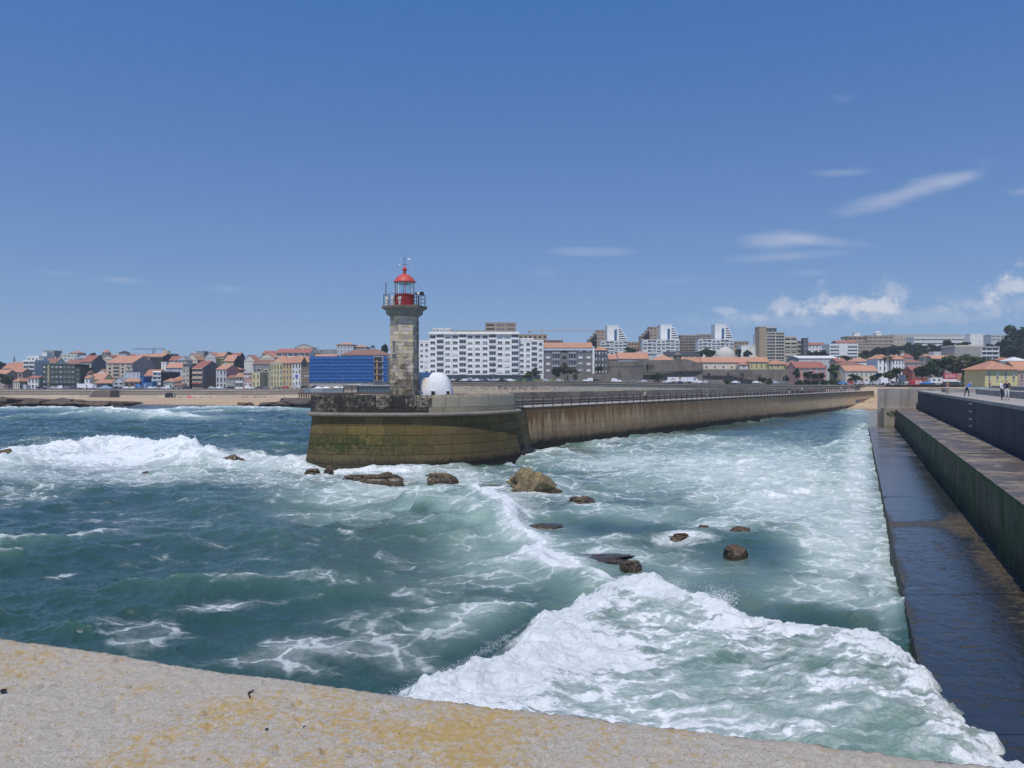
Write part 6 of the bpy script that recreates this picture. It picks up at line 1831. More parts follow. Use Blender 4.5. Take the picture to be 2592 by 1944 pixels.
sf = bld('slate_flats', 'dark slate-clad flats at the right end of the grey flats', 1505, 1538, 886, 455, 15, 'slate', 'hip', 2.2, 'o', 4, 4, 948, 's', (.34, .42), cat='building', base=8.0)
bld('white_pillar', 'white stair pillar between grey flats and slate flats', 1500, 1505, 878, 453, 14, 'white', 'flat', 0, 'o', 0, 0, cat='building', base=8.0, par=.2)
# behind: tan terraces
bld('tan_penthouse', 'tan terraced block rising behind the white apartments', 1228, 1306, 818, 640, 20, 'tan', 'flat', 0, 'o', 3, 3, 848, [['v', 'band', 'band']] * 3, (.8, .42), cat='building', par=.6)
bld('tan_terrace_block', 'tan stepped terraces behind the grey flats', 1312, 1385, 848, 620, 20, 'tan', 'flat', 0, 'o', 3, 6, 880, 'v', (.5, .45), cat='building')
bld('tan_terrace_low', 'lower tan terraces left of the first white tower', 1385, 1425, 862, 625, 18, 'tan', 'flat', 0, 'o', 2, 4, 884, ['bal_tan'], (.5, .45), cat='building')
def white_tower(i, s0, s1, yt, b1, l0, l1, lt, Y, labs):
    """slab tower with stepped balconies on its right and a long balcony block at its foot"""
    o = bld('white_tower', labs[0], s0, s1, yt, Y, 14, 'white', 'flat', 0, 'o', 0, 0, cat='tower', par=.5)
    zt_ = o['_h']; w = o['_w']
    mb = MB(); mb.box(w * .12, w * .34, -.3, 0, zt_ - 13.5, zt_ - 3.2); mb.build('stair_glazing', mat('glass_blue', (.03, .10, .19), .2, .5, .2, .5), o)
    nf = 7
    for k in range(nf):
        zz = zt_ - 2.2 - k * 1.95
        ext = (b1 - s1) / F * Y * min(1, .45 + .12 * k)
        mb = MB(); mb.box(w / 2, w / 2 + ext, .5, 11, zz - .5, zz + .42); mb.build('balcony_slab', WM('white'), o)
        mb = MB(); mb.box(w / 2, w / 2 + ext - .6, 1.2, 10, zz - 1.6, zz - .5); mb.build('window', GLD, o)
    lb = bld('balcony_block', labs[1], l0, l1, lt, Y - 14, 12, 'white', 'flat', 0, 'o', 4, max(4, int((l1 - l0) / 11)), lt + 34, [['w', 'bal_white', 'bal_white', 'w'], ['bal_white', 'bal_white', 'w', 'bal_white'], ['w', 'bal_white', 'bal_white', 'w'], ['w', 'bal_white', 'w', 'bal_white']], (.7, .42), cat='building', par=.5)
    return o
white_tower(0, 1537, 1566, 825, 1587, 1521, 1588, 864, 720, ('left of the three slim white towers with blue stair glazing', 'white balcony block at the foot of the left white tower'))
white_tower(1, 1672, 1700, 823, 1719, 1627, 1720, 861, 720, ('middle of the three slim white towers with blue stair glazing', 'white balcony block at the foot of the middle white tower'))
white_tower(2, 1810, 1837, 822, 1857, 1768, 1857, 860, 720, ('right of the three slim white towers with blue stair glazing', 'white balcony block at the foot of the right white tower'))
def stepped_tan(x0, x1, yt, Y, lab, n=4, c='tan'):
    for k in range(n):
        pass
    o = bld('tan_terraces', lab, x0 + (x1 - x0) * .45, x1, yt, Y, 14, c, 'flat', 0, 'o', 5, 3, yt + 42, [['v', 'v', 'v'], ['band'] * 3, ['v'] * 3, ['band'] * 3, ['v'] * 3], (.5, .3), cat='building', par=.5)
    zt_ = o['_h']; w = o['_w']; wf_ = (x1 - x0) / F * Y
    for k in range(1, n):
        mb = MB(); mb.box(-w / 2 - (wf_ - w) * k / (n - 1), -w / 2, .5, 13, 0, zt_ - 2.6 * k); mb.build('terrace_step', WM(c), o)
        mb = MB(); mb.box(-w / 2 - (wf_ - w) * k / (n - 1) + .4, -w / 2 - .2, .2, .6, zt_ - 2.6 * k - 2.0, zt_ - 2.6 * k - .8); mb.build('window', GLD, o)
    return o
stepped_tan(1489, 1537, 836, 760, 'tan stepped terraces left of the left white tower')
stepped_tan(1622, 1672, 828, 760, 'tan stepped terraces left of the middle white tower')
bld('brown_slab_block', 'greyish brown balcony block between the middle and right white towers', 1724, 1770, 850, 745, 16, 'tan', 'flat', 0, 'o', 6, 5, 892, 'bal_tan', (.6, .5), cat='building', par=.8)
bld('brown_slab_wing', 'greyish brown wing just left of the right white tower', 1768, 1810, 848, 765, 14, 'tan', 'flat', 0, 'o', 3, 4, 866, 'band', (.9, .4), cat='building', par=.8)
bld('low_tan_block', 'low tan block between the left white tower and the middle tan terraces', 1590, 1626, 867, 770, 14, 'tan', 'flat', 0, 'o', 2, 5, 885, 'v', (.5, .4), cat='building')
# tan tower
tt_ = bld('tan_tower', 'tall tan tower with blank left wall and rounded balconies', 1922, 1940, 828, 640, 12, 'tan', 'flat', 0, 'o', 0, 0, cat='tower', par=.5)
tb_ = bld('balcony_stack', 'stack of pale balconies right of the tan tower', 1940, 1986, 842, 641, 12, 'beige', 'flat', 0, 'o', 9, 2, 912, 'bal_beige', (.9, .5), cat='building', par=.4)
bld('glazed_roof_room', 'dark glazed roof room crowning the tan tower', 1933, 1966, 830, 645, 8, 'dgrey', 'hip', 1.8, 'g', 1, 3, 840, 'p', (.8, .6), cat='building', base=Z_(846, 645))
bld('banded_flats', 'beige flats with banded windows right of the tan tower', 1986, 2017, 853, 644, 12, 'beige', 'flat', 0, 'o', 5, 2, 908, ['v', 'v', 'bal_beige', 'band', 'band'], (.85, .4), cat='building')
bld('narrow_beige_flats', 'narrow beige flats left of the blue-grey glass shaft', 2017, 2033, 863, 648, 12, 'beige', 'flat', 0, 'o', 4, 1, 908, 'bal_beige', (.8, .5), cat='building')
bld('glass_shaft', 'slim blue-grey glass shaft with round top right of the tan flats', 2034, 2046, 858, 640, 5, 'slate', 'flat', 0, 'o', 6, 1, 918, 'band', (.9, .5), cat='tower', par=.8)
bld('white_low_block', 'white low block left of the tan tower', 1876, 1914, 875, 650, 12, 'white', 'flat', 0, 'o', 3, 4, 893, ['w', 'v', 'w'], (.2, .3), cat='building', skip=[(a, b) for a in range(3) for b in (0, 1)])
bld('white_strip_block', 'narrow white flats hugging the left of the tan tower', 1915, 1923, 847, 660, 10, 'white', 'flat', 0, 'o', 7, 1, 900, 'bal_white', (.8, .5), cat='building')
bld('far_tan_block', 'far tan block behind the white low block', 1858, 1895, 865, 800, 12, 'tan', 'flat', 0, 'o', 2, 4, 880, 'v', (.5, .4), cat='building')

# ---- fort
FST = None
t = NT('fort_stone'); p = t.pos(); x = t.xyz(p)
bk = t.n('ShaderNodeTexBrick'); t.l(t.map(p, (1, 1, 1), (R(90), 0, 0)), bk.inputs['Vector']); bk.inputs['Scale'].default_value = 1
bk.inputs['Brick Width'].default_value = 1.3; bk.inputs['Row Height'].default_value = .55; bk.inputs['Mortar Size'].default_value = .02
bk.inputs['Color1'].default_value = (.215, .19, .155, 1); bk.inputs['Color2'].default_value = (.165, .145, .12, 1); bk.inputs['Mortar'].default_value = (.11, .10, .08, 1)
n = t.noise(p, .12, 6, .68); n2 = t.noise(t.map(p, (1, 1, .2)), .5, 5, .7)
t.bsdf(t.mix(t.ramp(t.math('ADD', t.math('MULTIPLY', n, .6), t.math('MULTIPLY', n2, .5)), .5, .72, 0, .75), bk.outputs['Color'], (.075, .068, .055)), .95)
FST = t.m
def poly_wall(name, label, pts, z0, zt_fn, Y_list, th=3.0, string=None, slots=(), parent=None, cat='fort'):
    o = thing(name, label, cat, (0, 0, 0))
    P = [Vector((X_(px, Y), Y)) for px, Y in pts]
    for i, (a, b) in enumerate(zip(P[:-1], P[1:])):
        d = (b - a).normalized(); nn = Vector((-d.y, d.x))
        za, zb_ = zt_fn[i], zt_fn[i + 1]
        lean = .7
        mb = MB()
        a2, b2 = a - nn * lean, b - nn * lean
        mb.hexa([(*a2, z0), (*b2, z0), (*(b + nn * th), z0), (*(a + nn * th), z0), (*a, za), (*b, zb_), (*(b + nn * th), zb_), (*(a + nn * th), za)])
        mb.build('rampart', FST, o)
        if string:
            sa, sb = za - string, zb_ - string
            aa, bb = a - nn * .32, b - nn * .32
            mb = MB(); mb.hexa([(*aa, sa - .2), (*bb, sb - .2), (*(b + nn * .2), sb - .2), (*(a + nn * .2), sa - .2), (*aa, sa + .2), (*bb, sb + .2), (*(b + nn * .2), sb + .2), (*(a + nn * .2), sa + .2)])
            mb.build('string_course', mat('string_stone', (.15, .135, .11), .2, .5), o)
    for (px, py, Y, w, h) in slots:
        mb = MB(); mb.box(X_(px, Y) - w / 2, X_(px, Y) + w / 2, Y - .75, Y + .3, Z_(py, Y), Z_(py, Y) + h); mb.build('embrasure', WDK, o)
    return o
Yf = 440
poly_wall('fort_bastion', 'old grey stone bastion at the left end of the fort', [(1539, 452), (1541, 440), (1570, 437), (1600, 437), (1627, 441)], 6.0, [Z_(915, 440)] * 4 + [Z_(912, 440)], 0, 4, string=2.6)
poly_wall('fort_wall', 'tall stained stone curtain wall of the fort above the parked truck', [(1625, 446), (1690, 444), (1740, 442), (1777, 440), (1779, 452)], 6.0, [Z_(911, 444), Z_(911, 444), Z_(909, 442), Z_(922, 440), Z_(922, 440)], 0, 4, string=None, slots=((1638, 930, 445, 1.0, 1.6), (1645, 930, 445, .6, 1.4), (1652, 930, 445, .5, 1.2)))
mb = MB()
for a, b, za, zb_ in ((1625, 1777, 943.5, 938.5), (1779, 1926, 951, 952)):
    xa_, xb_ = X_(a, 443.2), X_(b, 439.2)
    mb.hexa([(xa_, 443.0, Z_(za, 443) - .2), (xb_, 439, Z_(zb_, 440) - .2), (xb_, 441, Z_(zb_, 440) - .2), (xa_, 445, Z_(za, 443) - .2), (xa_, 443.0, Z_(za, 443) + .2), (xb_, 439, Z_(zb_, 440) + .2), (xb_, 441, Z_(zb_, 440) + .2), (xa_, 445, Z_(za, 443) + .2)])
tag(mb.build('fort_moulding', mat('string_dark', (.07, .065, .055), .2, .5)), 'dark stone moulding line running along the fort walls', 'moulding')
poly_wall('fort_low_wall', 'long low stone fort wall below the yellow building', [(1779, 444), (1900, 443), (2012, 441), (2014, 452)], 6.0, [Z_(935, 444)] * 4, 0, 3, slots=((1794, 950, 443.4, 1.0, 1.3), (1843, 950, 443, .9, 1.2), (1879, 951, 443, 1.0, 1.6)))
poly_wall('outer_stone_wall', 'low stone outwork with dark opening below the grey flats', [(1429, 436), (1432, 432), (1490, 432), (1545, 434)], 6.0, [Z_(946, 432)] * 4, 0, 3, slots=((1456, 955, 431.8, 2.2, 1.5), (1436, 956, 431.8, .6, 1.3)), cat='wall')
poly_wall('roadside_wall', 'long low wall with pale coping along the road under the fort', [(1545, 424), (1700, 423), (1830, 422)], 6.0, [Z_(961.5, 424)] * 3, 0, .5, cat='wall')
turr = MB(); turr.lathe([(1.9, 0), (1.9, 3.4), (2.15, 3.5), (2.15, 3.8), (1.6, 4.6), (.6, 5.2), (.1, 5.4)], 10, (0, 0, 0))
tag(turr.build('fort_turret', FST, None, (X_(1715, 452), 452, Z_(912, 452) - 1.0)), 'small round stone turret on the fort between orange roofs', 'turret')
# inside the fort
bld('fort_long_building', 'long cream building with low orange roof inside the fort', 1778, 1948, 917, 462, 12, 'cream', 'gx', 2.9, 'o', 1, 8, 937, 'v', (.14, .3), cat='building', base=7.0, rowoff=-.12)
bld('fort_left_roof', 'cream fort building with orange hip roof left of the turret', 1652, 1712, 913, 458, 12, 'cream', 'hip', 3.4, 'o', 0, 0, cat='building', base=7.0)
bld('fort_mid_roof', 'orange roof between the turret and the long cream building', 1724, 1780, 917, 464, 12, 'cream', 'gx', 2.9, 'o', 0, 0, cat='building', base=7.0)
bld('fort_porch', 'cream porch with orange lean-to roof on the long fort building', 1872, 1894, 923, 455, 6, 'offwhite', 'hip', 1.8, 'o', 1, 1, 935, 'v', (.12, .5), base=7.0)
bld('fort_pavilion', 'yellow pavilion with orange pyramid roof inside the fort', 1897, 1945, 916, 456, 10, 'yellow', 'hip', 3.4, 'o', 1, 4, 936, 'v', (.16, .5), base=7.0, chim=1)
bld('fort_right_pavilion', 'yellow pavilion with orange roof at the right end of the fort', 1946, 1993, 922, 454, 10, 'yellow', 'hip', 3.0, 'o', 1, 3, 935, 'v', (.12, .6), base=7.0)
bld('fort_back_roof', 'orange-roofed white house behind the bastion', 1565, 1642, 908, 475, 14, 'bluew', 'gx', 3.6, 'o', 1, 5, 914, 'v', (.2, .4), base=8, chim=1)
bld('bastion_roof_house', 'orange roof house right beside the slate flats', 1541, 1572, 909, 480, 12, 'pinkb', 'gx', 2.8, 'o', 0, 0, base=8)
bld('glass_pavilion', 'yellow-framed building with dark sloping solar roof behind the fort', 1686, 1772, 899, 560, 12, 'yellow', 'gx', 2.4, 'k', 1, 6, 908, 'd', (.8, .6), cat='building')
bld('blue_roof_shed', 'pale shed with bluish roof behind the fort roofs', 1612, 1662, 896, 580, 12, 'lgrey', 'gx', 1.6, 'g', 0, 0)
bld('red_gable_house', 'little red-roofed house below the middle white tower', 1612, 1632, 893, 600, 8, 'offwhite', 'hip', 1.8, 'r', 0, 0)
bld('low_white_shed', 'long low white shed behind the bastion', 1558, 1600, 899, 590, 10, 'pale', 'flat', 0, 'o', 1, 6, 908, 'd', (.5, .4))
dm = thing('church_dome', 'pale round dome rising behind the long fort building', 'dome', (X_(1835.5, 520), 520, Z_(905, 520)))
mb = MB(); rD = 25.5 / F * 520
mb.lathe([(rD * 1.03, -9), (rD * 1.03, .2), (rD, .4)] + [(rD * math.cos(a), .4 + rD * .98 * math.sin(a)) for a in np.linspace(.05, 1.5, 14)] + [(.25, rD + .5)], 32); mb.build('shell', mat('dome_pale', (.56, .54, .47), .12, .6), dm, smooth=True)
for k in range(16):
    a_ = 2 * math.pi * k / 16; mb = MB(); pr = [((rD + .03) * math.cos(e), .4 + rD * .98 * math.sin(e)) for e in np.linspace(.0, 1.45, 9)]
    for (r0, z0), (r1, z1) in zip(pr[:-1], pr[1:]): mb.tube((r0 * math.sin(a_), -r0 * math.cos(a_), z0), (r1 * math.sin(a_), -r1 * math.cos(a_), z1), .09, n=4, cap=False)
    mb.build('rib', mat('dome_rib', (.47, .45, .40), .1, 1), dm)
mb = MB(); mb.lathe([(rD * 1.06, -.8), (rD * 1.06, .1)], 32); mb.build('drum_ring', mat('dome_ring', (.13, .12, .11), .2, 1), dm)

# ---- right-hand town
bld('pink_low_house', 'low pink house with red roofs right of the fort', 2014, 2090, 931, 430, 14, 'pink', 'gx', 3.2, 'r', 1, 5, 946, 'l', (.3, .5))
bld('red_roof_annex', 'dark red hip-roofed annex behind the low pink house', 2050, 2092, 927, 450, 12, 'pink', 'hip', 3, 'b', 0, 0)
bld('orange_annex', 'orange-roofed house at the corner of the fort', 1992, 2036, 926, 452, 12, 'yellow', 'hip', 2.8, 'o', 0, 0)
bld('grey_shed', 'big grey industrial shed with pale curved roof', 2022, 2122, 907, 520, 24, 'lgrey', 'gx', 1.8, 'w', 1, 10, 925, 'p', (.1, .1), cat='building', sidewall='grey')
bld('white_clinic', 'white house with red roof and roof terrace above the grey shed', 2046, 2090, 873, 640, 14, 'white', 'gx', 2.0, 'r', 3, 5, 900, 'w', (.4, .4), cat='building')
wmod = bld('white_modern_block', 'white modern block with blue window bands and a white central tower', 2100, 2172, 874, 620, 16, 'white', 'flat', 0, 'o', 4, 2, 908, 'band', (.9, .5), cat='building', par=1.2)
mb = MB(); mb.box(-wmod['_w'] * .19, wmod['_w'] * .1, -1.5, 0, -1, wmod['_h'] + 1.3); mb.build('stair_tower', WM('white'), wmod)
bld('pink_roofed_white', 'red-roofed white house behind the white modern block', 2118, 2170, 868, 660, 12, 'pinkb', 'gx', 2.0, 'r', 0, 0, chim=2)
lt_ = bld('long_tan_block', 'long tan apartment block with dark window bands on the hill', 2195, 2262, 850, 820, 18, 'tan', 'flat', 0, 'o', 5, 5, 895, ['band', 'band', 'band', 'v', 'band'], (.85, .42), cat='building')
bld('tan_lower_flats', 'lower left part of the long tan apartment block', 2146, 2195, 852, 825, 18, 'tan', 'flat', 0, 'o', 3, 4, 880, ['v', 'band', 'band'], (.8, .4), cat='building')
bld('tan_terrace_flats', 'tan terraces stepping down below the long tan block', 2172, 2215, 868, 760, 14, 'tan', 'flat', 0, 'o', 4, 4, 900, 'band', (.9, .35), cat='building')
bld('roof_box_left', 'white roof box on the left of the long tan block', 2163, 2177, 842, 830, 6, 'white', 'flat', 0, 'o', 0, 0, base=Z_(853, 830), cat='building', par=.2)
bld('roof_box_right', 'white pointed roof box on the right of the long tan block', 2218, 2231, 842, 830, 6, 'white', 'hip', 1.6, 'w', 0, 0, base=Z_(852, 830), cat='building')
bld('tan_cream_flats', 'tan and cream flats right of the long tan block', 2262, 2315, 848, 830, 16, 'beige', 'flat', 0, 'o', 4, 7, 880, ['w', 'v', 'w', 'v'], (.35, .4), cat='building')
bld('far_roofline_block', 'far brown roofline block on the right skyline', 2315, 2460, 848, 900, 16, 'beige', 'flat', 0, 'o', 1, 10, 862, 'band', (.9, .35), cat='building')
bld('school_block', 'long white school-like block with dark blue window bands', 2313, 2440, 855, 790, 16, 'white', 'flat', 0, 'o', 2, 8, 874, 'band', (.95, .4), cat='building', par=.6)
bld('white_cube_block', 'plain white cube block on the right skyline', 2456, 2492, 846, 780, 14, 'white', 'flat', 0, 'o', 2, 4, 868, 'v', (.08, .15), cat='building')
bld('skyline_grey_villa', 'grey flat villa on the far right skyline', 2508, 2556, 848, 760, 12, 'lgrey', 'flat', 0, 'o', 2, 4, 864, 'band', (.8, .35))
ob_ = bld('grey_office', 'grey office block with white banded right half among the trees', 2417, 2482, 878, 560, 18, 'concrete', 'flat', 0, 'o', 3, 6, 912, 'd', (.2, .25), cat='building', par=1.2, corn='beige')
bld('office_right', 'right half of the grey office with dark glass bands and white slabs', 2482, 2530, 880, 561, 18, 'concrete', 'flat', 0, 'o', 3, 1, 913, 'bal_white', (.9, .5), cat='building', par=1.0)
bld('white_cottage_block', 'small white block with pink roof below the school block', 2364, 2384, 892, 600, 8, 'white', 'flat', 0, 'o', 2, 2, 905, 'v', (.3, .3))
bld('pink_cottage', 'pinkish house with orange roof right of the small white block', 2384, 2412, 898, 602, 10, 'pinkb', 'gx', 2.2, 'o', 0, 0)
bld('orange_cottage', 'wide orange roof among the trees below the grey office', 2360, 2415, 908, 560, 10, 'pinkb', 'gx', 2.2, 'o', 1, 4, 918, 'v', (.2, .4))
bld('tree_cottage', 'small brown cottage with orange roof at the edge of the trees', 2340, 2362, 902, 600, 8, 'beige', 'hip', 1.8, 'o', 0, 0)
bld('white_gable_villa', 'white villa with low orange gable left of the palms', 2157, 2208, 915, 470, 12, 'white', 'hip', 2.4, 'o', 1, 3, 932, 'v', (.08, .3), chim=2)
bld('brown_roof_villa', 'wide brown-roofed house in front of the white villa', 2122, 2188, 924, 450, 12, 'dgrey', 'hip', 2.4, 'b', 0, 0)
bld('orange_front_house', 'long orange-roofed cream house behind the round trees', 2140, 2222, 939, 420, 12, 'cream', 'gx', 2.8, 'o', 2, 7, 972, ['l', 'w'], (.5, .45))
bld('small_red_house', 'small house with red roof left of the brown-roofed house', 2116, 2142, 915, 480, 10, 'pinkb', 'gx', 2.0, 'r', 0, 0, chim=1)
v_ = bld('white_villa', 'white villa with tall windows and orange roof right of the palms', 2258, 2289, 909, 430, 14, 'white', 'hip', 2.2, 'o', 3, 4, 955, 'd', (.4, .62), left=3, chim=3)
bld('villa_left_wing', 'white wing with orange roof behind the palms', 2222, 2258, 908, 436, 14, 'white', 'hip', 2.4, 'o', 3, 3, 955, 'd', (.3, .5))
bld('red_top_villa', 'cream villa with bright red roof right of the white villa', 2289, 2312, 905, 470, 12, 'cream', 'hip', 2.4, 'r', 1, 3, 918, 'v', (.2, .5), chim=2)
bld('brown_eave_house', 'brown-eaved grey house below the cream villa', 2290, 2338, 918, 450, 12, 'grey', 'hip', 2.0, 'b', 1, 4, 935, 'd', (.3, .5))
bld('red_wall_house', 'red-walled house with pale upper storey among the trees', 2308, 2346, 938, 420, 10, 'red', 'gx', 2.2, 'r', 2, 3, 958, ['l', 'd'], (.4, .5))
yh = bld('yellow_house', 'yellow house with orange hip roof at the right edge', 2494, 2576, 935, 262, 12, 'yellow', 'hip', 2.9, 'o', 1, 4, 968, 'pale' if False else 'l', (.26, .62), base=7.0, over=.9)
bld('yellow_house_annex', 'brownish annex with orange roof cut by the right edge', 2576, 2660, 937, 264, 10, 'pinkb', 'gx', 2.8, 'o', 1, 4, 968, 'd', (.25, .5), base=7.0)
bld('far_tree_house', 'orange-roofed house on the wooded slope at far right', 2555, 2600, 868, 640, 10, 'pinkb', 'gx', 2.0, 'o', 0, 0)
bld('slope_white_house', 'white-roofed house above the yellow house', 2560, 2600, 913, 420, 10, 'white', 'hip', 2.0, 'w', 0, 0)
bld('slope_pink_house', 'small pink-roofed house right of the grey office', 2535, 2562, 912, 520, 10, 'pinkb', 'hip', 2.0, 'p', 0, 0)
# ------------------------------------------------------------------ trees and shrubs
def leaf_mat(name, a, b):
    t = NT(name); p = t.pos()
    n = t.noise(p, .9, 4, .6); n2 = t.noise(p, 6.0, 2, .6)
    f = t.math('ADD', t.math('MULTIPLY', n, .7), t.math('ADD', t.math('MULTIPLY', n2, .3), t.math('MULTIPLY', t.math('SUBTRACT', t.rnd(), .5), .3)))
    t.bsdf(t.mix(t.ramp(f, .3, .7), a, b), .8, None, .2); return t.m
LF = [leaf_mat('leaf_green', (.035, .062, .018), (.105, .15, .045)), leaf_mat('leaf_dark', (.024, .044, .018), (.065, .10, .036)), leaf_mat('leaf_brown', (.05, .05, .026), (.11, .105, .05))]
BARK = mat('bark', (.09, .07, .05), .3, 2)
def crown_mesh(seed, n=1500, size=.15, shape=(1, 1, 1), nclump=17, low=-.75):
    r = random.Random(seed); V = []; Fq = []
    cl = []
    while len(cl) < nclump:
        c = Vector((r.uniform(-1, 1), r.uniform(-1, 1), r.uniform(low, 1)))
        if .25 < c.length < .82: cl.append((c, r.uniform(.2, .42)))
    for k in range(n):
        c, rad = r.choice(cl)
        d = Vector((r.gauss(0, 1), r.gauss(0, 1), r.gauss(0, 1))).normalized()
        q = c + d * rad * (r.random() ** .35)
        q = Vector((q.x * shape[0], q.y * shape[1], q.z * shape[2]))
        u = Vector((r.gauss(0, 1), r.gauss(0, 1), r.gauss(0, .6))).normalized(); v = u.cross(Vector((r.gauss(0, 1), r.gauss(0, 1), r.gauss(0, 1)))).normalized()
        s = size * r.uniform(.5, 1.2)
        i = len(V); V += [tuple(q - u * s), tuple(q + v * s * .6), tuple(q + u * s), tuple(q - v * s * .6)]; Fq.append((i, i + 1, i + 2, i + 3))
    me = bpy.data.meshes.new('crown'); me.from_pydata(V, [], Fq); me.update(); return me
def trunk_mesh(seed):
    r = random.Random(seed); mb = MB()
    mb.tube((0, 0, 0), (.04, .02, .55), .075, .05, 7, cap=False)
    for k in range(4):
        a = k * 1.6 + r.random(); mb.tube((.04, .02, .48), (.04 + .35 * math.cos(a), .35 * math.sin(a), .95), .035, .012, 5, cap=False)
    return mb.mesh('trunk', BARK)
CR = {}
for mi in range(3):
    for v in range(4):
        me = crown_mesh(100 + v); me.materials.append(LF[mi]); CR[mi, v] = me
TRK = [trunk_mesh(5), trunk_mesh(6)]
tr_r = random.Random(31)
def tree(px, yt, yb, wpx, Y, label, kind=0, name='tree', cat='tree', group='trees of the town', trunk=.28, zb=None):
    H_ = (yb - yt) / F * Y; w = wpx / F * Y
    z0 = Z_(yb, Y) if zb is None else zb
    o = thing(name, label, cat, (X_(px, Y), Y, z0), tr_r.uniform(0, 6), group)
    th = H_ * trunk
    link('crown', CR[kind, tr_r.randrange(4)], o, (0, 0, th + (H_ - th) * .48), (0, 0, 0), (w / 2, w / 2 * .9, (H_ - th) * .56))
    if trunk > .05:
        link('trunk', TRK[tr_r.randrange(2)], o, (0, 0, -.5), (0, 0, 0), (w * .45, w * .45, H_ * .75))
    return o
TREES = [(14, 944, 986, 40, 468, 'dark leafy tree at the left edge of the seafront', 1), (-2, 911, 940, 30, 600, 'dark tree crown on the skyline at the left edge', 1),
 (238, 893, 910, 30, 690, 'dark tree left of the skyline tower', 1), (258, 897, 908, 16, 700, 'small dark tree beside the skyline tower', 1), (370, 895, 910, 32, 740, 'dark trees crown left of the left crane', 1),
 (578, 890, 914, 44, 660, 'large green tree on the skyline above the grey gable', 0), (550, 893, 912, 26, 670, 'smaller green tree left of the large skyline tree', 0), (520, 896, 910, 22, 690, 'dark bushy tree behind the grey cube house', 1),
 (632, 898, 914, 22, 720, 'small green tree on the skyline above the cream slope house', 0), (648, 902, 914, 18, 720, 'tiny green tree right of the small skyline tree', 0),
 (975, 871, 906, 30, 545, 'dark tree just left of the lighthouse tower', 1), (803, 893, 906, 20, 540, 'green shrub at the left end of the blue netting', 0),
 (1338, 940, 964, 26, 442, 'green tree on the lawn before the stepped white wing', 0), (1352, 930, 962, 28, 446, 'taller green tree behind the lawn tree', 1), (1407, 929, 961, 32, 446, 'dark green tree before the grey flats', 1),
 (1434, 924, 961, 42, 447, 'broad brownish tree before the grey flats', 2), (1453, 934, 960, 26, 448, 'small green tree right of the brownish tree', 0), (1515, 927, 947, 26, 450, 'small tree at the foot of the slate flats', 1),
 (1597, 878, 902, 42, 680, 'dark green tree below the left white tower', 1), (1790, 883, 908, 46, 560, 'dark green tree left of the pale dome', 1), (1768, 888, 908, 26, 565, 'small dark tree further left of the pale dome', 1),
 (1882, 870, 902, 30, 690, 'dark tree between the dome and the tan tower', 1), (1893, 887, 906, 28, 620, 'bush below the white low block', 1), (1868, 882, 904, 18, 640, 'slim dark tree right of the pale dome', 1),
 (2046, 937, 964, 30, 430, 'rounded green tree before the low pink house', 1), (2070, 943, 964, 46, 428, 'wide dark green tree before the low pink house', 1), (2112, 922, 966, 58, 432, 'large spreading pine right of the low pink house', 0),
 (2164, 947, 975, 40, 392, 'round dark green tree behind the parked cars', 1), (2224, 944, 976, 42, 392, 'round dark green tree under the palms', 1), (2268, 932, 977, 60, 398, 'big round green tree right of the palms', 0),
 (2192, 887, 910, 40, 620, 'dark tree below the long tan block', 1), (2132, 900, 920, 60, 560, 'dark green trees below the white modern block', 1), (2075, 885, 908, 50, 620, 'green trees before the white clinic', 0), (2052, 888, 906, 24, 622, 'small green tree left of the clinic trees', 1),
 (2226, 878, 906, 50, 690, 'leftmost tree of the wood on the right hill', 1), (2262, 872, 904, 54, 700, 'second tree of the wood on the right hill', 1), (2298, 869, 902, 54, 700, 'third tree of the wood on the right hill', 1),
 (2334, 870, 902, 54, 700, 'fourth tree of the wood on the right hill', 1), (2368, 871, 902, 54, 700, 'fifth tree of the wood on the right hill', 1), (2404, 862, 900, 58, 690, 'rightmost tree of the wood on the right hill', 1), (2318, 888, 910, 40, 640, 'light green tree in front of the hill wood', 0),
 (2352, 918, 966, 60, 402, 'dark tree behind the campers', 1), (2388, 906, 966, 74, 408, 'tall dark tree behind the red sign', 1), (2428, 903, 968, 78, 406, 'tall brownish tree right of the red sign', 2), (2468, 905, 970, 74, 400, 'dark green tree left of the yellow house', 1), (2404, 900, 930, 60, 470, 'green tree below the orange cottage', 0), (2450, 898, 930, 60, 472, 'green tree below the grey office', 0), (2494, 906, 935, 56, 440, 'green tree above the yellow house', 0), (2332, 930, 968, 40, 404, 'dark tree behind the red-walled house', 1),
 (2572, 824, 905, 70, 600, 'tall dark tree on the far right skyline', 1), (2604, 818, 905, 80, 600, 'dark tree cut by the right edge on the skyline', 1), (2540, 862, 905, 60, 610, 'dark tree left of the tall skyline tree', 1), (2566, 876, 916, 70, 560, 'dark tree above the white-roofed house', 1), (2594, 880, 916, 66, 555, 'dark tree at the right edge above the yellow house', 1), (2516, 868, 896, 50, 640, 'dark tree right behind the grey office', 1), (2440, 866, 884, 50, 680, 'dark tree behind the grey office roof', 1)]
for (a, b, c, d, e, lab, k) in TREES:
    tree(a, b, c + (8 if e > 480 else 0), d, e, lab, k)
SHR = [(1664, 946, 962, 38, 434, 'dark round bush against the fort curtain wall', 1), (1844, 960, 974, 18, 412, 'small green bush by the roadside below the fort', 0), (1858, 962, 974, 14, 411, 'smaller bush right of the roadside bush', 0), (1945, 957, 974, 22, 400, 'round bush right of the low fort wall opening', 1), (1928, 953, 966, 26, 424, 'green shrub under the low fort wall', 1), (1990, 950, 972, 20, 415, 'palm-like shrub at the corner of the fort', 1), (2016, 933, 958, 22, 428, 'bushy shrub between fort corner and pink house', 1)]
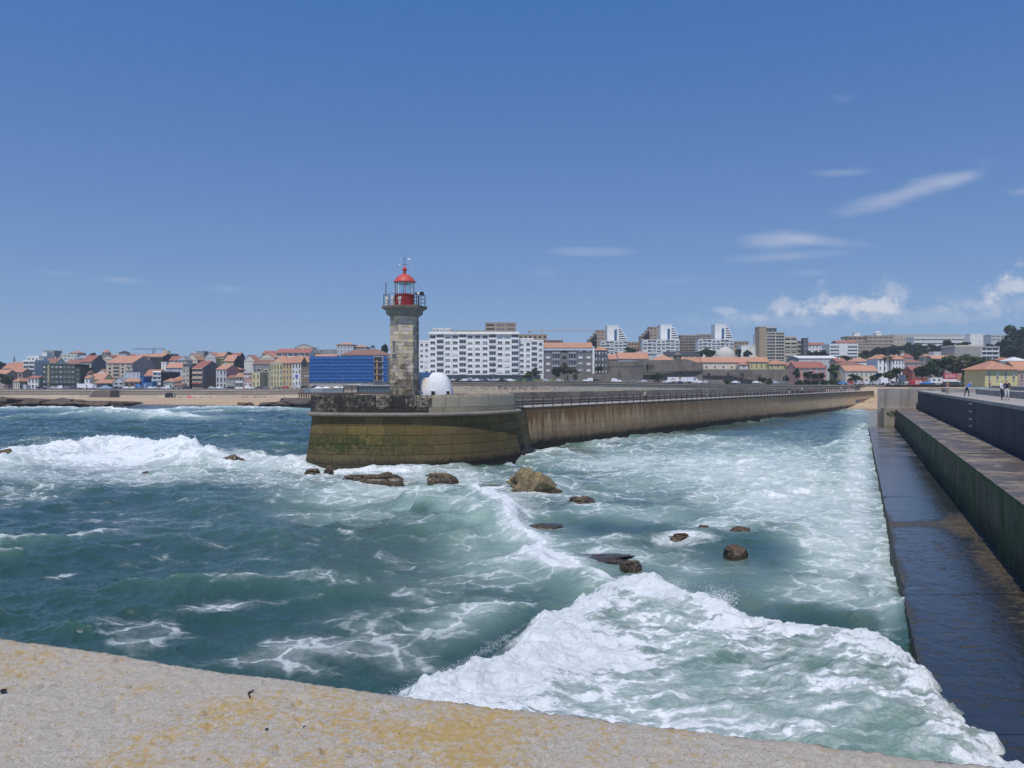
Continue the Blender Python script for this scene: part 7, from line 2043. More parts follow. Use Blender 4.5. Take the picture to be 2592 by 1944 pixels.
for (a, b, c, d, e, lab, k) in SHR:
    tree(a, b, c + 2, d, e, lab, k, 'shrub', 'shrub', 'shrubs by the road', .02)
for i in range(6):
    tree(2024 + i * 20, 961 + (i % 2), 979, 30, 385 + (i % 2), ORD[i] + ' clump from the left of the hedge behind the pier end', 1, 'hedge', 'hedge', 'hedge clumps behind the pier end', .02)
# conifers
cone = MB()
rcon = random.Random(4)
for k in range(700):
    u = rcon.random(); a = rcon.uniform(0, 6.3); rad = (1 - u) * .5 * rcon.random() ** .4
    q = Vector((rad * math.cos(a), rad * math.sin(a), .12 + u * .88)); d1 = Vector((rcon.gauss(0, .05), rcon.gauss(0, .05), rcon.gauss(0, .03))); d2 = Vector((rcon.gauss(0, .05), rcon.gauss(0, .05), -.05))
    cone.tri(q, q + d1, q + d2)
cone_me = cone.mesh('crown', LF[1])
for (px_, yt_, yb_, w_, Y_, lab) in ((36, 903, 926, 9, 720, 'slim distant conifer on the skyline at far left'), (2437, 942, 978, 16, 330, 'slim dark conifer right of the red sign')):
    o = thing('conifer', lab, 'tree', (X_(px_, Y_), Y_, Z_(yb_, Y_)), 0, 'trees of the town'); h = (yb_ - yt_) / F * Y_
    link('crown', cone_me, o, (0, 0, 0), None, (w_ / F * Y_, w_ / F * Y_, h)); mb = MB(); mb.tube((0, 0, -.5), (0, 0, h * .5), .12, .06); mb.build('trunk', BARK, o)
# palms
def palm_frond():
    mb = MB(); n = 7; pts = []
    for k in range(n + 1):
        u = k / n; pts.append(Vector((u * 1.0, 0, .45 * u - .95 * u * u)))
    for k in range(n):
        a, b = pts[k], pts[k + 1]; w = .16 * math.sin(math.pi * min(1, (k + 1.2) / (n + 1)))
        for s in (-1, 1):
            for j in range(3):
                q = a.lerp(b, j / 3); mb.tri(q, q.lerp(b, .35), q + Vector((.10, s * w, -.10)))
    return mb.mesh('frond', leaf_mat('palm_leaf', (.02, .034, .012), (.055, .07, .025)))
FR = palm_frond()
def palm(px, yt, yb, Y, wpx, label):
    h = (yb - yt) / F * Y; r = wpx / F * Y / 2
    o = thing('palm_tree', label, 'palm', (X_(px, Y), Y, Z_(yb, Y)), 0, 'palm trees')
    mb = MB(); z = 0
    for k in range(8):
        a = h * .82 * k / 8; b = h * .82 * (k + 1) / 8; mb.tube((.05 * k * .3, 0, a), (.05 * (k + 1) * .3, 0, b), .26 - .012 * k, .23 - .012 * k, 8, cap=False)
    mb.build('trunk', mat('palm_bark', (.06, .045, .035), .3, 3), o)
    rp = random.Random(px)
    for k in range(30):
        e = rp.uniform(-.5, 1.1)
        link('frond', FR, o, (.1, 0, h * .82), (rp.uniform(-.2, .2), -e, rp.uniform(0, 6.3)), (r * rp.uniform(.85, 1.1), r, r))
palm(2238, 896, 968, 404, 30, 'left of the two tall palms before the white villa')
palm(2251, 892, 968, 402, 34, 'right of the two tall palms before the white villa')
palm(944, 872, 905, 560, 22, 'small palm on the skyline left of the lighthouse')
palm(1445, 868, 886, 640, 16, 'tiny palm beside the tan terraces')
# lawn before the white block
lm = NT('lawn'); p = lm.pos(); lm.bsdf(lm.mix(lm.noise(p, .6, 4), (.06, .085, .025), (.12, .14, .05)), .95)
mb = MB(); rg = random.Random(2)
for i in range(40):
    for j in range(6):
        x0_, x1_ = X_(1287 + i * 3.6, 432), X_(1287 + (i + 1) * 3.6, 432); y0_, y1_ = 428 + j * 2, 430 + j * 2
        def lz(x, y): return 8.5 + .13 * (y - 428) + .1 * math.sin(x * 1.3)
        mb.quad((x0_, y0_, lz(x0_, y0_)), (x1_, y0_, lz(x1_, y0_)), (x1_, y1_, lz(x1_, y1_)), (x0_, y1_, lz(x0_, y1_)))
tag(mb.build('lawn', lm.m), 'sloping grass lawn before the grey flats', 'lawn', kind='structure')

# ------------------------------------------------------------------ vehicles
def car_mesh(col, kind='car'):
    mb = MB()
    L_, W2, = (4.2, .85) if kind == 'car' else (4.9, .95)
    if kind == 'car':
        low = [(-2.1, .35), (2.1, .35), (2.12, .62), (1.95, .85), (.95, .93), (.35, 1.42), (-1.1, 1.45), (-1.75, .98), (-2.1, .9)]
        glassp = [(.85, .95), (.3, 1.36), (-1.05, 1.38), (-1.6, .98)]
    else:
        low = [(-2.4, .35), (2.4, .35), (2.42, .8), (2.2, 1.0), (1.6, 1.1), (.9, 1.85), (-2.3, 1.95), (-2.42, 1.0)]
        glassp = [(1.5, 1.12), (.85, 1.75), (.1, 1.78), (.1, 1.12)]
    for s in (-1, 1):
        i = len(mb.v); mb.v += [(a, s * W2 * (1 if b < 1.0 else .86), b) for a, b in low]; f = tuple(range(i, i + len(low)))
        mb.f.append(f if s < 0 else f[::-1]); mb.m.append(0)
        i = len(mb.v); mb.v += [(a, s * (W2 * (.99 if b < 1.0 else .88)), b) for a, b in glassp]; f = tuple(range(i, i + len(glassp)))
        mb.f.append(f[::-1] if s < 0 else f); mb.m.append(1)
    n = len(low)
    for k in range(n):
        a, b = low[k], low[(k + 1) % n]
        wa = W2 * (1 if a[1] < 1.0 else .86); wb_ = W2 * (1 if b[1] < 1.0 else .86)
        win = 1 if (a[1] < 1.15 < b[1] or b[1] < 1.15 < a[1]) and a[1] > .7 else 0
        mb.quad((a[0], -wa, a[1]), (a[0], wa, a[1]), (b[0], wb_, b[1]), (b[0], -wb_, b[1]), win)
    for wx in (-1.3, 1.3):
        for s in (-1, 1):
            mb.tube((wx, s * (W2 - .18), .32), (wx, s * (W2 + .03), .32), .32, n=10, mi=2); mb.tube((wx, s * (W2 + .03), .32), (wx, s * (W2 + .04), .32), .18, n=8, mi=3)
    for s in (-1, 1): mb.box(2.05, 2.14, s * .6 - .15, s * .6 + .15, .62, .78, 3); mb.box(-2.14, -2.05, s * .6 - .12, s * .6 + .12, .7, .85, 4)
    me = mb.mesh('car', [mat('carpaint_' + col, CARC[col], .03, 1, .3, .5, ovar=.02), GLD, mat('tyre', (.02, .02, .02), .1, 3), mat('rim', (.4, .4, .42), .1, 3, .4), mat('tail_red', (.3, .02, .02), .05, 3)])
    return me
CARC = dict(white=(.72, .72, .72), silver=(.42, .43, .45), grey=(.16, .165, .17), black=(.02, .02, .024), navy=(.025, .04, .10), blue=(.08, .2, .42), red=(.38, .03, .03), green=(.03, .09, .06), paleblue=(.35, .45, .58))
CME = {}
def car(px, Y, col, label, kind='car', rz=0.0, z=None, group='vehicles parked along the seafront'):
    if (col, kind) not in CME: CME[col, kind] = car_mesh(col, kind)
    z = street(px) + .01 if z is None else z
    nm = 'parked_car' if kind == 'car' else 'parked_van'
    o = link(nm, CME[col, kind], None, (X_(px, Y), Y, z), (0, 0, rz)); tag(o, label, 'car' if kind == 'car' else 'van', group)
rc = random.Random(13)
cols = list(CARC)
L1 = [(104, 'black', 0), (122, 'grey', 0), (138, 'silver', 0), (150, 'white', 1), (170, 'grey', 0), (186, 'navy', 0), (262, 'paleblue', 1), (277, 'paleblue', 0), (297, 'black', 0), (319, 'white', 0), (334, 'white', 0), (352, 'grey', 0), (384, 'white', 0), (396, 'silver', 0), (421, 'white', 1), (446, 'grey', 0), (470, 'black', 0), (538, 'silver', 0), (554, 'white', 0), (582, 'black', 0), (632, 'white', 1), (655, 'black', 0), (672, 'grey', 0), (700, 'grey', 0), (722, 'red', 0), (746, 'silver', 0), (770, 'black', 0), (796, 'navy', 0)]
for i, (px_, c_, k_) in enumerate(L1):
    car(px_, 447 + rc.uniform(-2, 3), c_, c_.replace('paleblue', 'pale blue') + (' van' if k_ else ' car') + ', ' + ORD[i] + ' vehicle from the left along the left promenade', 'van' if k_ else 'car', rc.choice([0, math.pi]) + rc.uniform(-.1, .1))
L2 = [(1150, 'silver', 0), (1163, 'black', 0), (1174, 'white', 0), (1184, 'grey', 0), (1195, 'silver', 1), (1206, 'white', 0), (1216, 'grey', 0), (1226, 'navy', 0), (1237, 'white', 0), (1248, 'silver', 0), (1260, 'white', 0), (1272, 'black', 0), (1283, 'silver', 0), (1294, 'white', 0), (1312, 'green', 0), (1340, 'navy', 0), (1384, 'silver', 0), (1415, 'silver', 0), (1448, 'grey', 0)]
for i, (px_, c_, k_) in enumerate(L2):
    car(px_, 414 + rc.uniform(-5, 7), c_, c_ + (' van' if k_ else ' car') + ', ' + ORD[i] + ' from the left in the row below the white apartments', 'van' if k_ else 'car', rc.choice([0, math.pi]) + rc.uniform(-.5, .5), street(px_) + .15)
L3 = [(1488, 'white', 1), (1506, 'black', 0), (1560, 'white', 1), (1597, 'grey', 0), (1627, 'silver', 0), (1662, 'black', 0), (1689, 'white', 0), (1768, 'white', 0), (1787, 'silver', 0), (1806, 'grey', 0), (1862, 'white', 0), (1915, 'white', 0), (1962, 'paleblue', 0), (1985, 'grey', 0)]
for i, (px_, c_, k_) in enumerate(L3):
    car(px_, 405 + rc.uniform(-2, 2), c_, c_.replace('paleblue', 'pale blue') + (' van' if k_ else ' car') + ', ' + ORD[i] + ' from the left on the road below the fort', 'van' if k_ else 'car', rc.choice([0, math.pi]) + rc.uniform(-.1, .1), street(px_) + .2)
L4 = [(2134, 'blue', 0), (2150, 'red', 0), (2176, 'silver', 1), (2192, 'white', 0), (2206, 'navy', 0), (2217, 'silver', 0), (2262, 'black', 0), (2276, 'grey', 0), (2290, 'silver', 0), (2330, 'white', 0), (2346, 'blue', 0), (2360, 'green', 0), (2404, 'silver', 0), (2418, 'grey', 0), (2428, 'silver', 0)]
for i, (px_, c_, k_) in enumerate(L4):
    car(px_, 352 + rc.uniform(-6, 6), c_, c_ + (' van' if k_ else ' car') + ', ' + ORD[i] + ' from the left in the car park behind the pier end', 'van' if k_ else 'car', rc.choice([0, math.pi]) + rc.uniform(-.6, .6), 7.4)
# truck with printed trailer
Yt = 413
tk = thing('semi_truck', 'white articulated truck with a printed portrait on its trailer below the fort', 'truck', (X_(1725, Yt), Yt, street(1725) + .1))
k_ = Yt / F
x0_, x1_ = (1689 - 1725) * k_, (1762 - 1725) * k_
tz1 = Z_(954.5, Yt) - tk.location.z
CW = mat('truck_white', (.74, .74, .76), .04, .5, .4, .5)
mb = MB(); mb.hexa([(x0_, -1.25, .9), (x1_, -1.25, .9), (x1_, 1.25, .9), (x0_, 1.25, .9), (x0_ + .25, -1.25, tz1), (x1_ - 3.2, -1.25, tz1), (x1_ - 3.2, 1.25, tz1), (x0_ + .25, 1.25, tz1)]); mb.build('trailer', CW, tk)
mb = MB(); cx = x1_ - 2.4
prof = [(cx, .5), (cx + 3.6, .5), (cx + 3.6, 1.3), (cx + 3.2, 1.9), (cx + 2.2, 2.7), (cx + .2, 3.3), (cx, 3.3)]
for s in (-1.2, 1.2):
    i = len(mb.v); mb.v += [(a, s, b) for a, b in prof]; f = tuple(range(i, i + len(prof))); mb.f.append(f if s < 0 else f[::-1]); mb.m.append(0)
for a, b in zip(prof, prof[1:] + prof[:1]): mb.quad((a[0], -1.2, a[1]), (a[0], 1.2, a[1]), (b[0], 1.2, b[1]), (b[0], -1.2, b[1]))
cab = mb.build('cab', CW, tk)
mb = MB(); mb.box(cx + .7, cx + 1.9, -1.24, -1.19, 1.6, 2.5); mb.build('cab_window', mat('truck_glass', (.03, .12, .19), .1, 1, .2, .5), cab)
mb = MB(); mb.box(cx + 1.4, cx + 2.6, -1.1, 1.1, 2.75, 3.1); mb.build('visor', mat('visor_navy', (.06, .06, .18), .1, 1), cab)
for wx in (x0_ + 1.2, x0_ + 2.4, x0_ + 3.6, x1_ - 3.4, x1_ + .2):
    mb = MB(); mb.tube((wx, -1.26, .5), (wx, -.9, .5), .5, n=14); mb.tube((wx, .9, .5), (wx, 1.26, .5), .5, n=14); mb.build('wheel', mat('tyre', (0, 0, 0)), tk)
def tp(px, py): return ((px - 1725) * k_, -1.262, Z_(py, Yt) - tk.location.z)
def flat(mbx, pts): 
    i = len(mbx.v); mbx.v += [tp(a, b) for a, b in pts]; mbx.f.append(tuple(range(i, i + len(pts)))[::-1]); mbx.m.append(0)
mb = MB(); flat(mb, [(1712, 972), (1728, 972), (1728, 968), (1725, 965.5), (1722, 964.5), (1718, 964.5), (1714.5, 965.5), (1712, 968)]); mb.build('printed_jacket', mat('print_navy', (.05, .055, .10), .25, 1), tk)
mb = MB()
for dx, dy, rx_, ry_ in ((0, 0, 2.6, 4.4),):
    flat(mb, [(1720.2 + rx_ * math.cos(a), 960.2 + ry_ * math.sin(a)) for a in np.linspace(0, 2 * math.pi, 14)[:-1]])
mb.build('printed_face', mat('print_skin', (.60, .42, .36), .1, 1), tk)
mb = MB(); flat(mb, [(1717, 958.5), (1723.5, 958.5), (1723, 955), (1717.5, 955)]); 
for q in range(len(mb.v)): mb.v[q] = (mb.v[q][0], mb.v[q][1] - .01, mb.v[q][2])
mb.build('printed_hair', mat('print_hair', (.22, .13, .10), .1, 1), tk)
for (a, b, c, d, m_) in ((1699, 1709, 957.8, 959.8, 'print_black'), (1694.5, 1699, 961.2, 962.0, 'print_red'), (1694.5, 1700, 963.6, 964.4, 'print_red'), (1703, 1711, 962.2, 962.8, 'print_red'), (1704, 1711, 965.0, 965.6, 'print_red'), (1703, 1709, 968.2, 969.6, 'print_brown')):
    mb = MB(); n_ = max(2, int((b - a) / 1.3))
    for q in range(n_):
        w_ = (b - a) / n_; flat(mb, [(a + q * w_, d), (a + q * w_ + w_ * .75, d), (a + q * w_ + w_ * .75, c), (a + q * w_, c)])
    mb.build('printed_line', mat(m_, {'print_black': (.05, .05, .06), 'print_red': (.45, .25, .25), 'print_brown': (.25, .18, .16)}[m_], .1, 1), tk)
# delivery lorry on the left, campers on the right
def boxtruck(px, Y, z, L_, label, name='box_truck', cat='truck', camper=False):
    o = thing(name, label, cat, (X_(px, Y), Y, z))
    mb = MB(); mb.box(-L_ / 2, L_ / 2 - 1.6, -1.1, 1.1, .6, 2.9); mb.build('box', CW, o)
    mb = MB(); mb.hexa([(L_ / 2 - 1.6, -1, .4), (L_ / 2, -1, .4), (L_ / 2, 1, .4), (L_ / 2 - 1.6, 1, .4), (L_ / 2 - 1.6, -1, 2.4 if not camper else 2.9), (L_ / 2 - .9, -1, 2.2), (L_ / 2 - .9, 1, 2.2), (L_ / 2 - 1.6, 1, 2.4 if not camper else 2.9)]); mb.build('cab', CW, o)
    mb = MB(); mb.box(L_ / 2 - 1.3, L_ / 2 - .6, -1.03, -.98, 1.4, 2.0)
    if camper: mb.box(-L_ / 2 + .8, -L_ / 2 + 1.9, -1.14, -1.09, 1.6, 2.3); mb.box(-.2, .8, -1.14, -1.09, 1.7, 2.3)
    mb.build('window', GLD, o)
    for wx in (-L_ / 2 + 1.1, L_ / 2 - 1): 
        mb = MB(); mb.tube((wx, -1.15, .45), (wx, 1.15, .45), .45, n=12); mb.build('wheel', mat('tyre', (0, 0, 0)), o)
boxtruck(212, 447, 4.72, 6.2, 'white delivery lorry parked on the left promenade')
boxtruck(232, 448, 4.72, 5.0, 'second smaller white lorry on the left promenade')
boxtruck(2372, 340, 7.4, 6.4, 'white camper van left of the red sign', 'camper_van', 'camper', True)
boxtruck(2240, 350, 7.4, 4.4, 'white square van below the palms', 'square_van', 'van')
# red sign with lettering, kiosk, boards
Ys_ = 338
sg = thing('red_sign', 'large red banner sign with white lettering on a white trailer', 'sign', (X_(2411, Ys_), Ys_, 7.4))
s_ = Ys_ / F
def sz(py): return Z_(py, Ys_) - 7.4
mb = MB(); mb.box((2389 - 2411) * s_, (2422 - 2411) * s_, -.1, .1, sz(959), sz(945)); mb.build('panel', mat('sign_red', (.42, .05, .07), .06, .6, .6), sg)
mb = MB(); mb.hexa([((2422 - 2411) * s_, -.11, sz(962)), ((2436 - 2411) * s_, -.11, sz(964)), ((2436 - 2411) * s_, .1, sz(964)), ((2422 - 2411) * s_, .1, sz(962)), ((2422 - 2411) * s_, -.11, sz(945)), ((2433 - 2411) * s_, -.11, sz(945)), ((2433 - 2411) * s_, .1, sz(945)), ((2422 - 2411) * s_, .1, sz(945))]); mb.build('picture_panel', mat('sign_photo', (.40, .22, .15), .5, .8), sg)
mb = MB(); mb.box((2388 - 2411) * s_, (2430 - 2411) * s_, 0, 2.2, sz(966), sz(959.4)); mb.build('trailer_body', CW, sg)
mb = MB(); mb.box((2390 - 2411) * s_, (2428 - 2411) * s_, .1, 2.1, 0, sz(966)); mb.build('trailer_base', mat('base_dark', (.05, .06, .08), .3, .6), sg)
fc = bpy.data.curves.new('lettering', 'FONT'); fc.body = 'JUSTIÇA'; fc.size = 1.75; fc.extrude = .02; fc.align_x = 'CENTER'; fc.align_y = 'CENTER'
fo_ = bpy.data.objects.new('tmp', fc); COL.objects.link(fo_)
bpy.context.view_layer.update()
fm_ = bpy.data.meshes.new_from_object(fo_.evaluated_get(bpy.context.evaluated_depsgraph_get())); bpy.data.objects.remove(fo_)
fm_.materials.clear(); fm_.materials.append(mat('letter_white', (.72, .68, .68), .05, 2))
wtx = max(v.co.x for v in fm_.vertices) - min(v.co.x for v in fm_.vertices)
link('lettering', fm_, sg, ((2405.5 - 2411) * s_, -.13, sz(952.2)), (R(90), 0, 0), (26 * s_ / wtx, 1, 1))
kk = thing('red_kiosk', 'red arched kiosk with white ring emblem in the car park', 'kiosk', (X_(2320, 340), 340, 7.4)); s_ = 340 / F
mb = MB(); n_ = 14; w_ = 17 * s_; h_ = 12.5 * s_
pr = [(-w_, 0)] + [(w_ * math.cos(a) * (1 if True else 1), h_ * math.sin(a) ** .55) for a in np.linspace(math.pi, 0, n_)] + [(w_, 0)]
i = len(mb.v); mb.v += [(a, -1.2, b) for a, b in pr] + [(a, 1.2, b) for a, b in pr]; m_ = len(pr)
mb.f.append(tuple(range(m_ - 1, -1, -1))); mb.m.append(0); mb.f.append(tuple(range(m_, 2 * m_))); mb.m.append(0)
for k in range(m_ - 1): mb.f.append((k, k + 1, m_ + k + 1, m_ + k)); mb.m.append(0)
mb.build('arch', mat('kiosk_red', (.40, .035, .06), .1, .6, .5), kk)
mb = MB()
for R1_, R2_ in ((8.6, 7.0), (5.4, 3.9)):
    for q in range(20):
        a0, a1 = 2 * math.pi * q / 20, 2 * math.pi * (q + 1) / 20
        if abs(math.sin((a0 + a1) / 2)) > .93 and R1_ > 6: continue
        mb.quad(*[((2 + r * 1.05 * math.cos(a)) * s_, -1.22, (6.0 + r * .68 * math.sin(a)) * s_) for r, a in ((R2_, a0), (R1_, a0), (R1_, a1), (R2_, a1))])
for dx in (-1.6, .4, 2.4): mb.box((2 + dx - .4) * s_, (2 + dx + .5) * s_, -1.24, -1.22, 4.6 * s_, 7.6 * s_)
mb.build('ring_emblem', mat('letter_white', (0, 0, 0)), kk)
bd = thing('billboard', 'grey-blue framed billboard on a post beside the big round tree', 'billboard', (X_(2283, 345), 345, 7.4)); s_ = 345 / F
mb = MB(); mb.box(-9 * s_, 9 * s_, -.1, .1, sz(966) , sz(949)); mb.build('panel', mat('board_blue', (.10, .13, .18), .5, .3, .5), bd)
mb = MB(); mb.box(-9.6 * s_, -9 * s_, -.15, .15, sz(967), sz(948.5)); mb.box(9 * s_, 9.6 * s_, -.15, .15, sz(967), sz(948.5)); mb.tube((0, 0, 0), (0, 0, sz(966)), .15); mb.build('frame', mat('board_frame', (.34, .36, .38), .1, .5), bd)
# blue stall covers and tarps
for (px_, w_, c_, lab) in ((350, 14, 'blue', 'bright blue covered stall on the left promenade'), (2345, 30, 'blue', 'low blue tarpaulin in the car park left of the camper')):
    Yq = 452 if px_ < 500 else 338; o = thing('stall', lab, 'stall', (X_(px_, Yq), Yq, street(px_))); ww = w_ / F * Yq / 2; hh = 2.6 if px_ < 500 else 1.1
    mb = MB(); mb.hexa([(-ww, -1.2, hh * .55), (ww, -1.2, hh * .55), (ww, 1.2, hh * .55), (-ww, 1.2, hh * .55), (-ww * .4, -.3, hh), (ww * .5, -.3, hh), (ww * .5, .3, hh), (-ww * .4, .3, hh)]); mb.build('cover', mat('tarp_blue', (.03, .17, .45), .15, 1), o)
    mb = MB(); mb.box(-ww * .9, ww * .9, -1, 1, 0, hh * .55); mb.build('counter', WM('blue' if px_ < 500 else 'slate'), o)
# ------------------------------------------------------------------ lamp posts, masts, cranes
LPM = mat('lamp_grey', (.20, .21, .21), .1, 1, .6)
def lamp(px, yt, yb, Y, label, double=False):
    h = (yb - yt) / F * Y; o = thing('street_lamp', label, 'street lamp', (X_(px, Y), Y, Z_(yb, Y)), 0, 'street lamps along the promenade')
    mb = MB(); mb.tube((0, 0, 0), (0, 0, h), .11, .06, 6); mb.build('pole', LPM, o)
    for s in ((-1, 1) if double else (-1,)):
        mb = MB(); mb.tube((0, 0, h), (s * 1.3, 0, h + .25), .05, .04, 5); mb.build('arm', LPM, o)
        mb = MB(); mb.box(s * 1.3 - .35, s * 1.3 + .35, -.16, .16, h + .18, h + .32); mb.build('lamp_head', LPM, o)
LMP = [(1075.5, 917, 966, 405), (1117, 913, 966, 405), (1147, 914, 966, 405), (1249, 912, 966, 404), (1349, 918, 968, 404), (1382, 912, 968, 404), (1537, 905, 970, 402), (1701, 927, 974, 398), (1741, 945, 974, 398), (1987, 934, 972, 385), (2127, 940, 975, 350), (2141, 944, 975, 350), (2377, 934, 974, 336), (1870, 930, 973, 396), (760, 935, 984, 440), (868, 948, 976, 430)]
for i, (a, b, c, Y) in enumerate(LMP): pass
names_ = ['slim lamp post beside the left edge of the hut', 'double-armed lamp post above the white hut', 'lamp post just right of the white hut', 'double lamp post in the middle of the white apartments', 'lamp post by the lawn trees', 'lamp post before the left of the grey flats', 'tall lamp post before the slate flats', 'lamp post crossing the left of the truck', 'lamp post crossing the right of the truck', 'lamp post before the low fort wall', 'left of two pale flag poles behind the pier end', 'right of two pale flag poles behind the pier end', 'leaning pale post behind the camper', 'lamp post below the fort porch', 'lamp post at the left end of the blue netting', 'thin mast before the blue netting']
for (a, b, c, Y), lab in zip(LMP, names_): lamp(a, b, c, Y, lab, 'double' in lab)
def crane(px, yt, yb, jx0, jx1, jy, Y, m, label):
    o = thing('tower_crane', label, 'crane', (X_(px, Y), Y, Z_(yb, Y))); s = Y / F; h = (yb - yt) * s; zj = (yb - jy) * s
    mb = MB(); r = .8
    for a, b in ((-r, -r), (r, -r), (r, r), (-r, r)): mb.tube((a, b, -15), (a, b, zj), .14, n=4)
    z = -15; k = 0
    while z < zj - 1.5: mb.tube((-r if k % 2 else r, -r, z), (r if k % 2 else -r, -r, z + 1.5), .09, n=4); z += 1.5; k += 1
    mb.tube((-r, 0, zj), (0, 0, h), .12, n=4); mb.tube((r, 0, zj), (0, 0, h), .12, n=4); mb.build('mast', m, o)
    mb = MB(); a, b = (jx0 - px) * s, (jx1 - px) * s
    for q in ((-.5, 0), (.5, 0), (0, 1.1)): mb.tube((a, q[0], zj + q[1]), (b, q[0], zj + q[1]), .1, n=4)
    x_ = a; k = 0
    while x_ < b - 1.4: mb.tube((x_, -.5, zj), (x_ + .7, 0, zj + 1.1), .06, n=3); mb.tube((x_ + .7, 0, zj + 1.1), (x_ + 1.4, -.5, zj), .06, n=3); x_ += 1.4
    mb.build('jib', m, o)
    mb = MB(); mb.tube((0, 0, h), (a * .8, 0, zj + 1.1), .04, n=3); mb.tube((0, 0, h), (b * .8, 0, zj + 1.1), .04, n=3); mb.build('tie_cable', m, o)
    e = a if abs(a) < abs(b) else b
    mb = MB(); mb.box(min(e, e * .75), max(e, e * .75), -.6, .6, zj - 1.4, zj); mb.build('counterweight', WM('concrete'), o)
crane(389, 880, 905, 333, 420, 885, 760, mat('crane_dark', (.07, .065, .07), .1, 1), 'dark distant tower crane on the left skyline')
crane(1372, 826, 872, 1336, 1508, 838.5, 700, mat('crane_orange', (.50, .27, .14), .1, 1), 'orange tower crane behind the grey flats')

# ------------------------------------------------------------------ beach cafe on its deck
Yc = 396
cf = thing('beach_cafe', 'glass-walled beach cafe on a brown timber deck left of the pier', 'cafe', (X_(870, Yc), Yc, 0)); s_ = Yc / F
def cx_(px): return (px - 870) * s_
def cz_(py): return Z_(py, Yc)
DKM = mat('deck_timber', (.11, .06, .045), .25, 1.0)
mb = MB(); mb.box(cx_(757), cx_(1000), -2, 12, cz_(997.5), cz_(994)); mb.build('deck', DKM, cf)
for k in range(26):
    px_ = 758 + k * 6; mb = MB(); mb.box(cx_(px_), cx_(px_ + 2.4), -1.6, -1.2, -.5, cz_(997.5)); mb.build('pile', DKM, cf)
t = NT('screen_glass'); tr = t.n('ShaderNodeBsdfTransparent'); tr.inputs[0].default_value = (.55, .62, .66, 1); gs = t.n('ShaderNodeBsdfGlossy'); gs.inputs['Roughness'].default_value = .08
mx = t.n('ShaderNodeMixShader'); mx.inputs[0].default_value = .25; t.l(tr.outputs[0], mx.inputs[1]); t.l(gs.outputs[0], mx.inputs[2]); t.l(mx.outputs[0], t.o.inputs['Surface'])
for k in range(9):
    mb = MB(); mb.box(cx_(772 + k * 11), cx_(772 + k * 11 + 10.4), -1.8, -1.75, cz_(994), cz_(984)); mb.build('glass_screen', t.m, cf)
mb = MB(); mb.box(cx_(906), cx_(990), -.5, 9, cz_(994), cz_(977)); pv = mb.build('pavilion', mat('pavilion_glass', (.07, .10, .12), .3, .4, .2, .5), cf)
for k in range(10):
    mb = MB(); mb.box(cx_(906 + k * 9), cx_(906 + k * 9 + 1), -.7, -.5, cz_(994), cz_(977)); mb.build('mullion', mat('pavilion_frame', (.16, .17, .18), .1, 1), pv)
mb = MB(); mb.box(cx_(902), cx_(994), -1.2, 9.5, cz_(977), cz_(974.6)); mb.build('pavilion_roof', mat('pavilion_roof', (.36, .37, .39), .1, .5), pv)
mb = MB()
for px_ in (870, 891, 905): mb.box(cx_(px_), cx_(px_ + 1.6), -1.2, -.8, cz_(994), cz_(976))
mb.box(cx_(868), cx_(908), -1.3, 4, cz_(977.5), cz_(975.5)); mb.build('pergola', mat('pergola_black', (.02, .02, .022), .1, 1), cf)
CH = []
for k in range(22):
    px_ = 768 + rc.random() * 98; yq = rc.uniform(0, 6); zc_ = cz_(994)
    mb = MB(); x_ = cx_(px_); c_ = rc.choice(['white', 'white', 'lgrey', 'bluew'])
    mb.box(x_ - .25, x_ + .25, yq - .25, yq + .25, zc_ + .42, zc_ + .48); mb.box(x_ - .25, x_ - .2, yq - .25, yq + .25, zc_ + .48, zc_ + .95)
    for a, b in ((-.23, -.23), (.23, -.23), (.23, .23), (-.23, .23)): mb.tube((x_ + a, yq + b, zc_), (x_ + a, yq + b, zc_ + .44), .025, n=4)
    CH.append((px_, mb, c_))
for i, (px_, mb, c_) in enumerate(sorted(CH, key=lambda q: q[0])):
    o = mb.build('cafe_chair', WM(c_), None, cf.location); tag(o, 'small pale chair, ' + ORD[i] + ' from the left on the cafe deck', 'chair', 'chairs on the cafe deck')
for i, px_ in enumerate((805, 826, 852, 870)):
    o = thing('parasol', ORD[i] + ' white cafe parasol from the left', 'parasol', (X_(px_, Yc + 3), Yc + 3, cz_(994)), 0, 'parasols on the cafe deck')
    mb = MB(); mb.tube((0, 0, 0), (0, 0, 2.9), .05, n=6); mb.build('pole', LPM, o)
    mb = MB(); mb.lathe([(2.0, 2.25), (1.3, 2.55), (.6, 2.8), (.05, 3.0)], 8); mb.build('canopy', mat('canvas_white', (.72, .70, .64), .05, 1), o)
# raised road behind the cafe
mb = MB()
for a, b, ya_, yb_ in ((785, 830, 984, 979), (830, 880, 979, 974.5), (880, 914, 974.5, 970.5)):
    Yq = 424; mb.hexa([(X_(a, Yq), Yq, 2), (X_(b, Yq), Yq, 2), (X_(b, Yq), Yq + 3, 2), (X_(a, Yq), Yq + 3, 2), (X_(a, Yq), Yq, Z_(ya_, Yq)), (X_(b, Yq), Yq, Z_(yb_, Yq)), (X_(b, Yq), Yq + 3, Z_(yb_, Yq)), (X_(a, Yq), Yq + 3, Z_(ya_, Yq))])
tag(mb.build('ramp_wall', CPW), 'rising cream ramp wall behind the cafe parasols', 'wall')

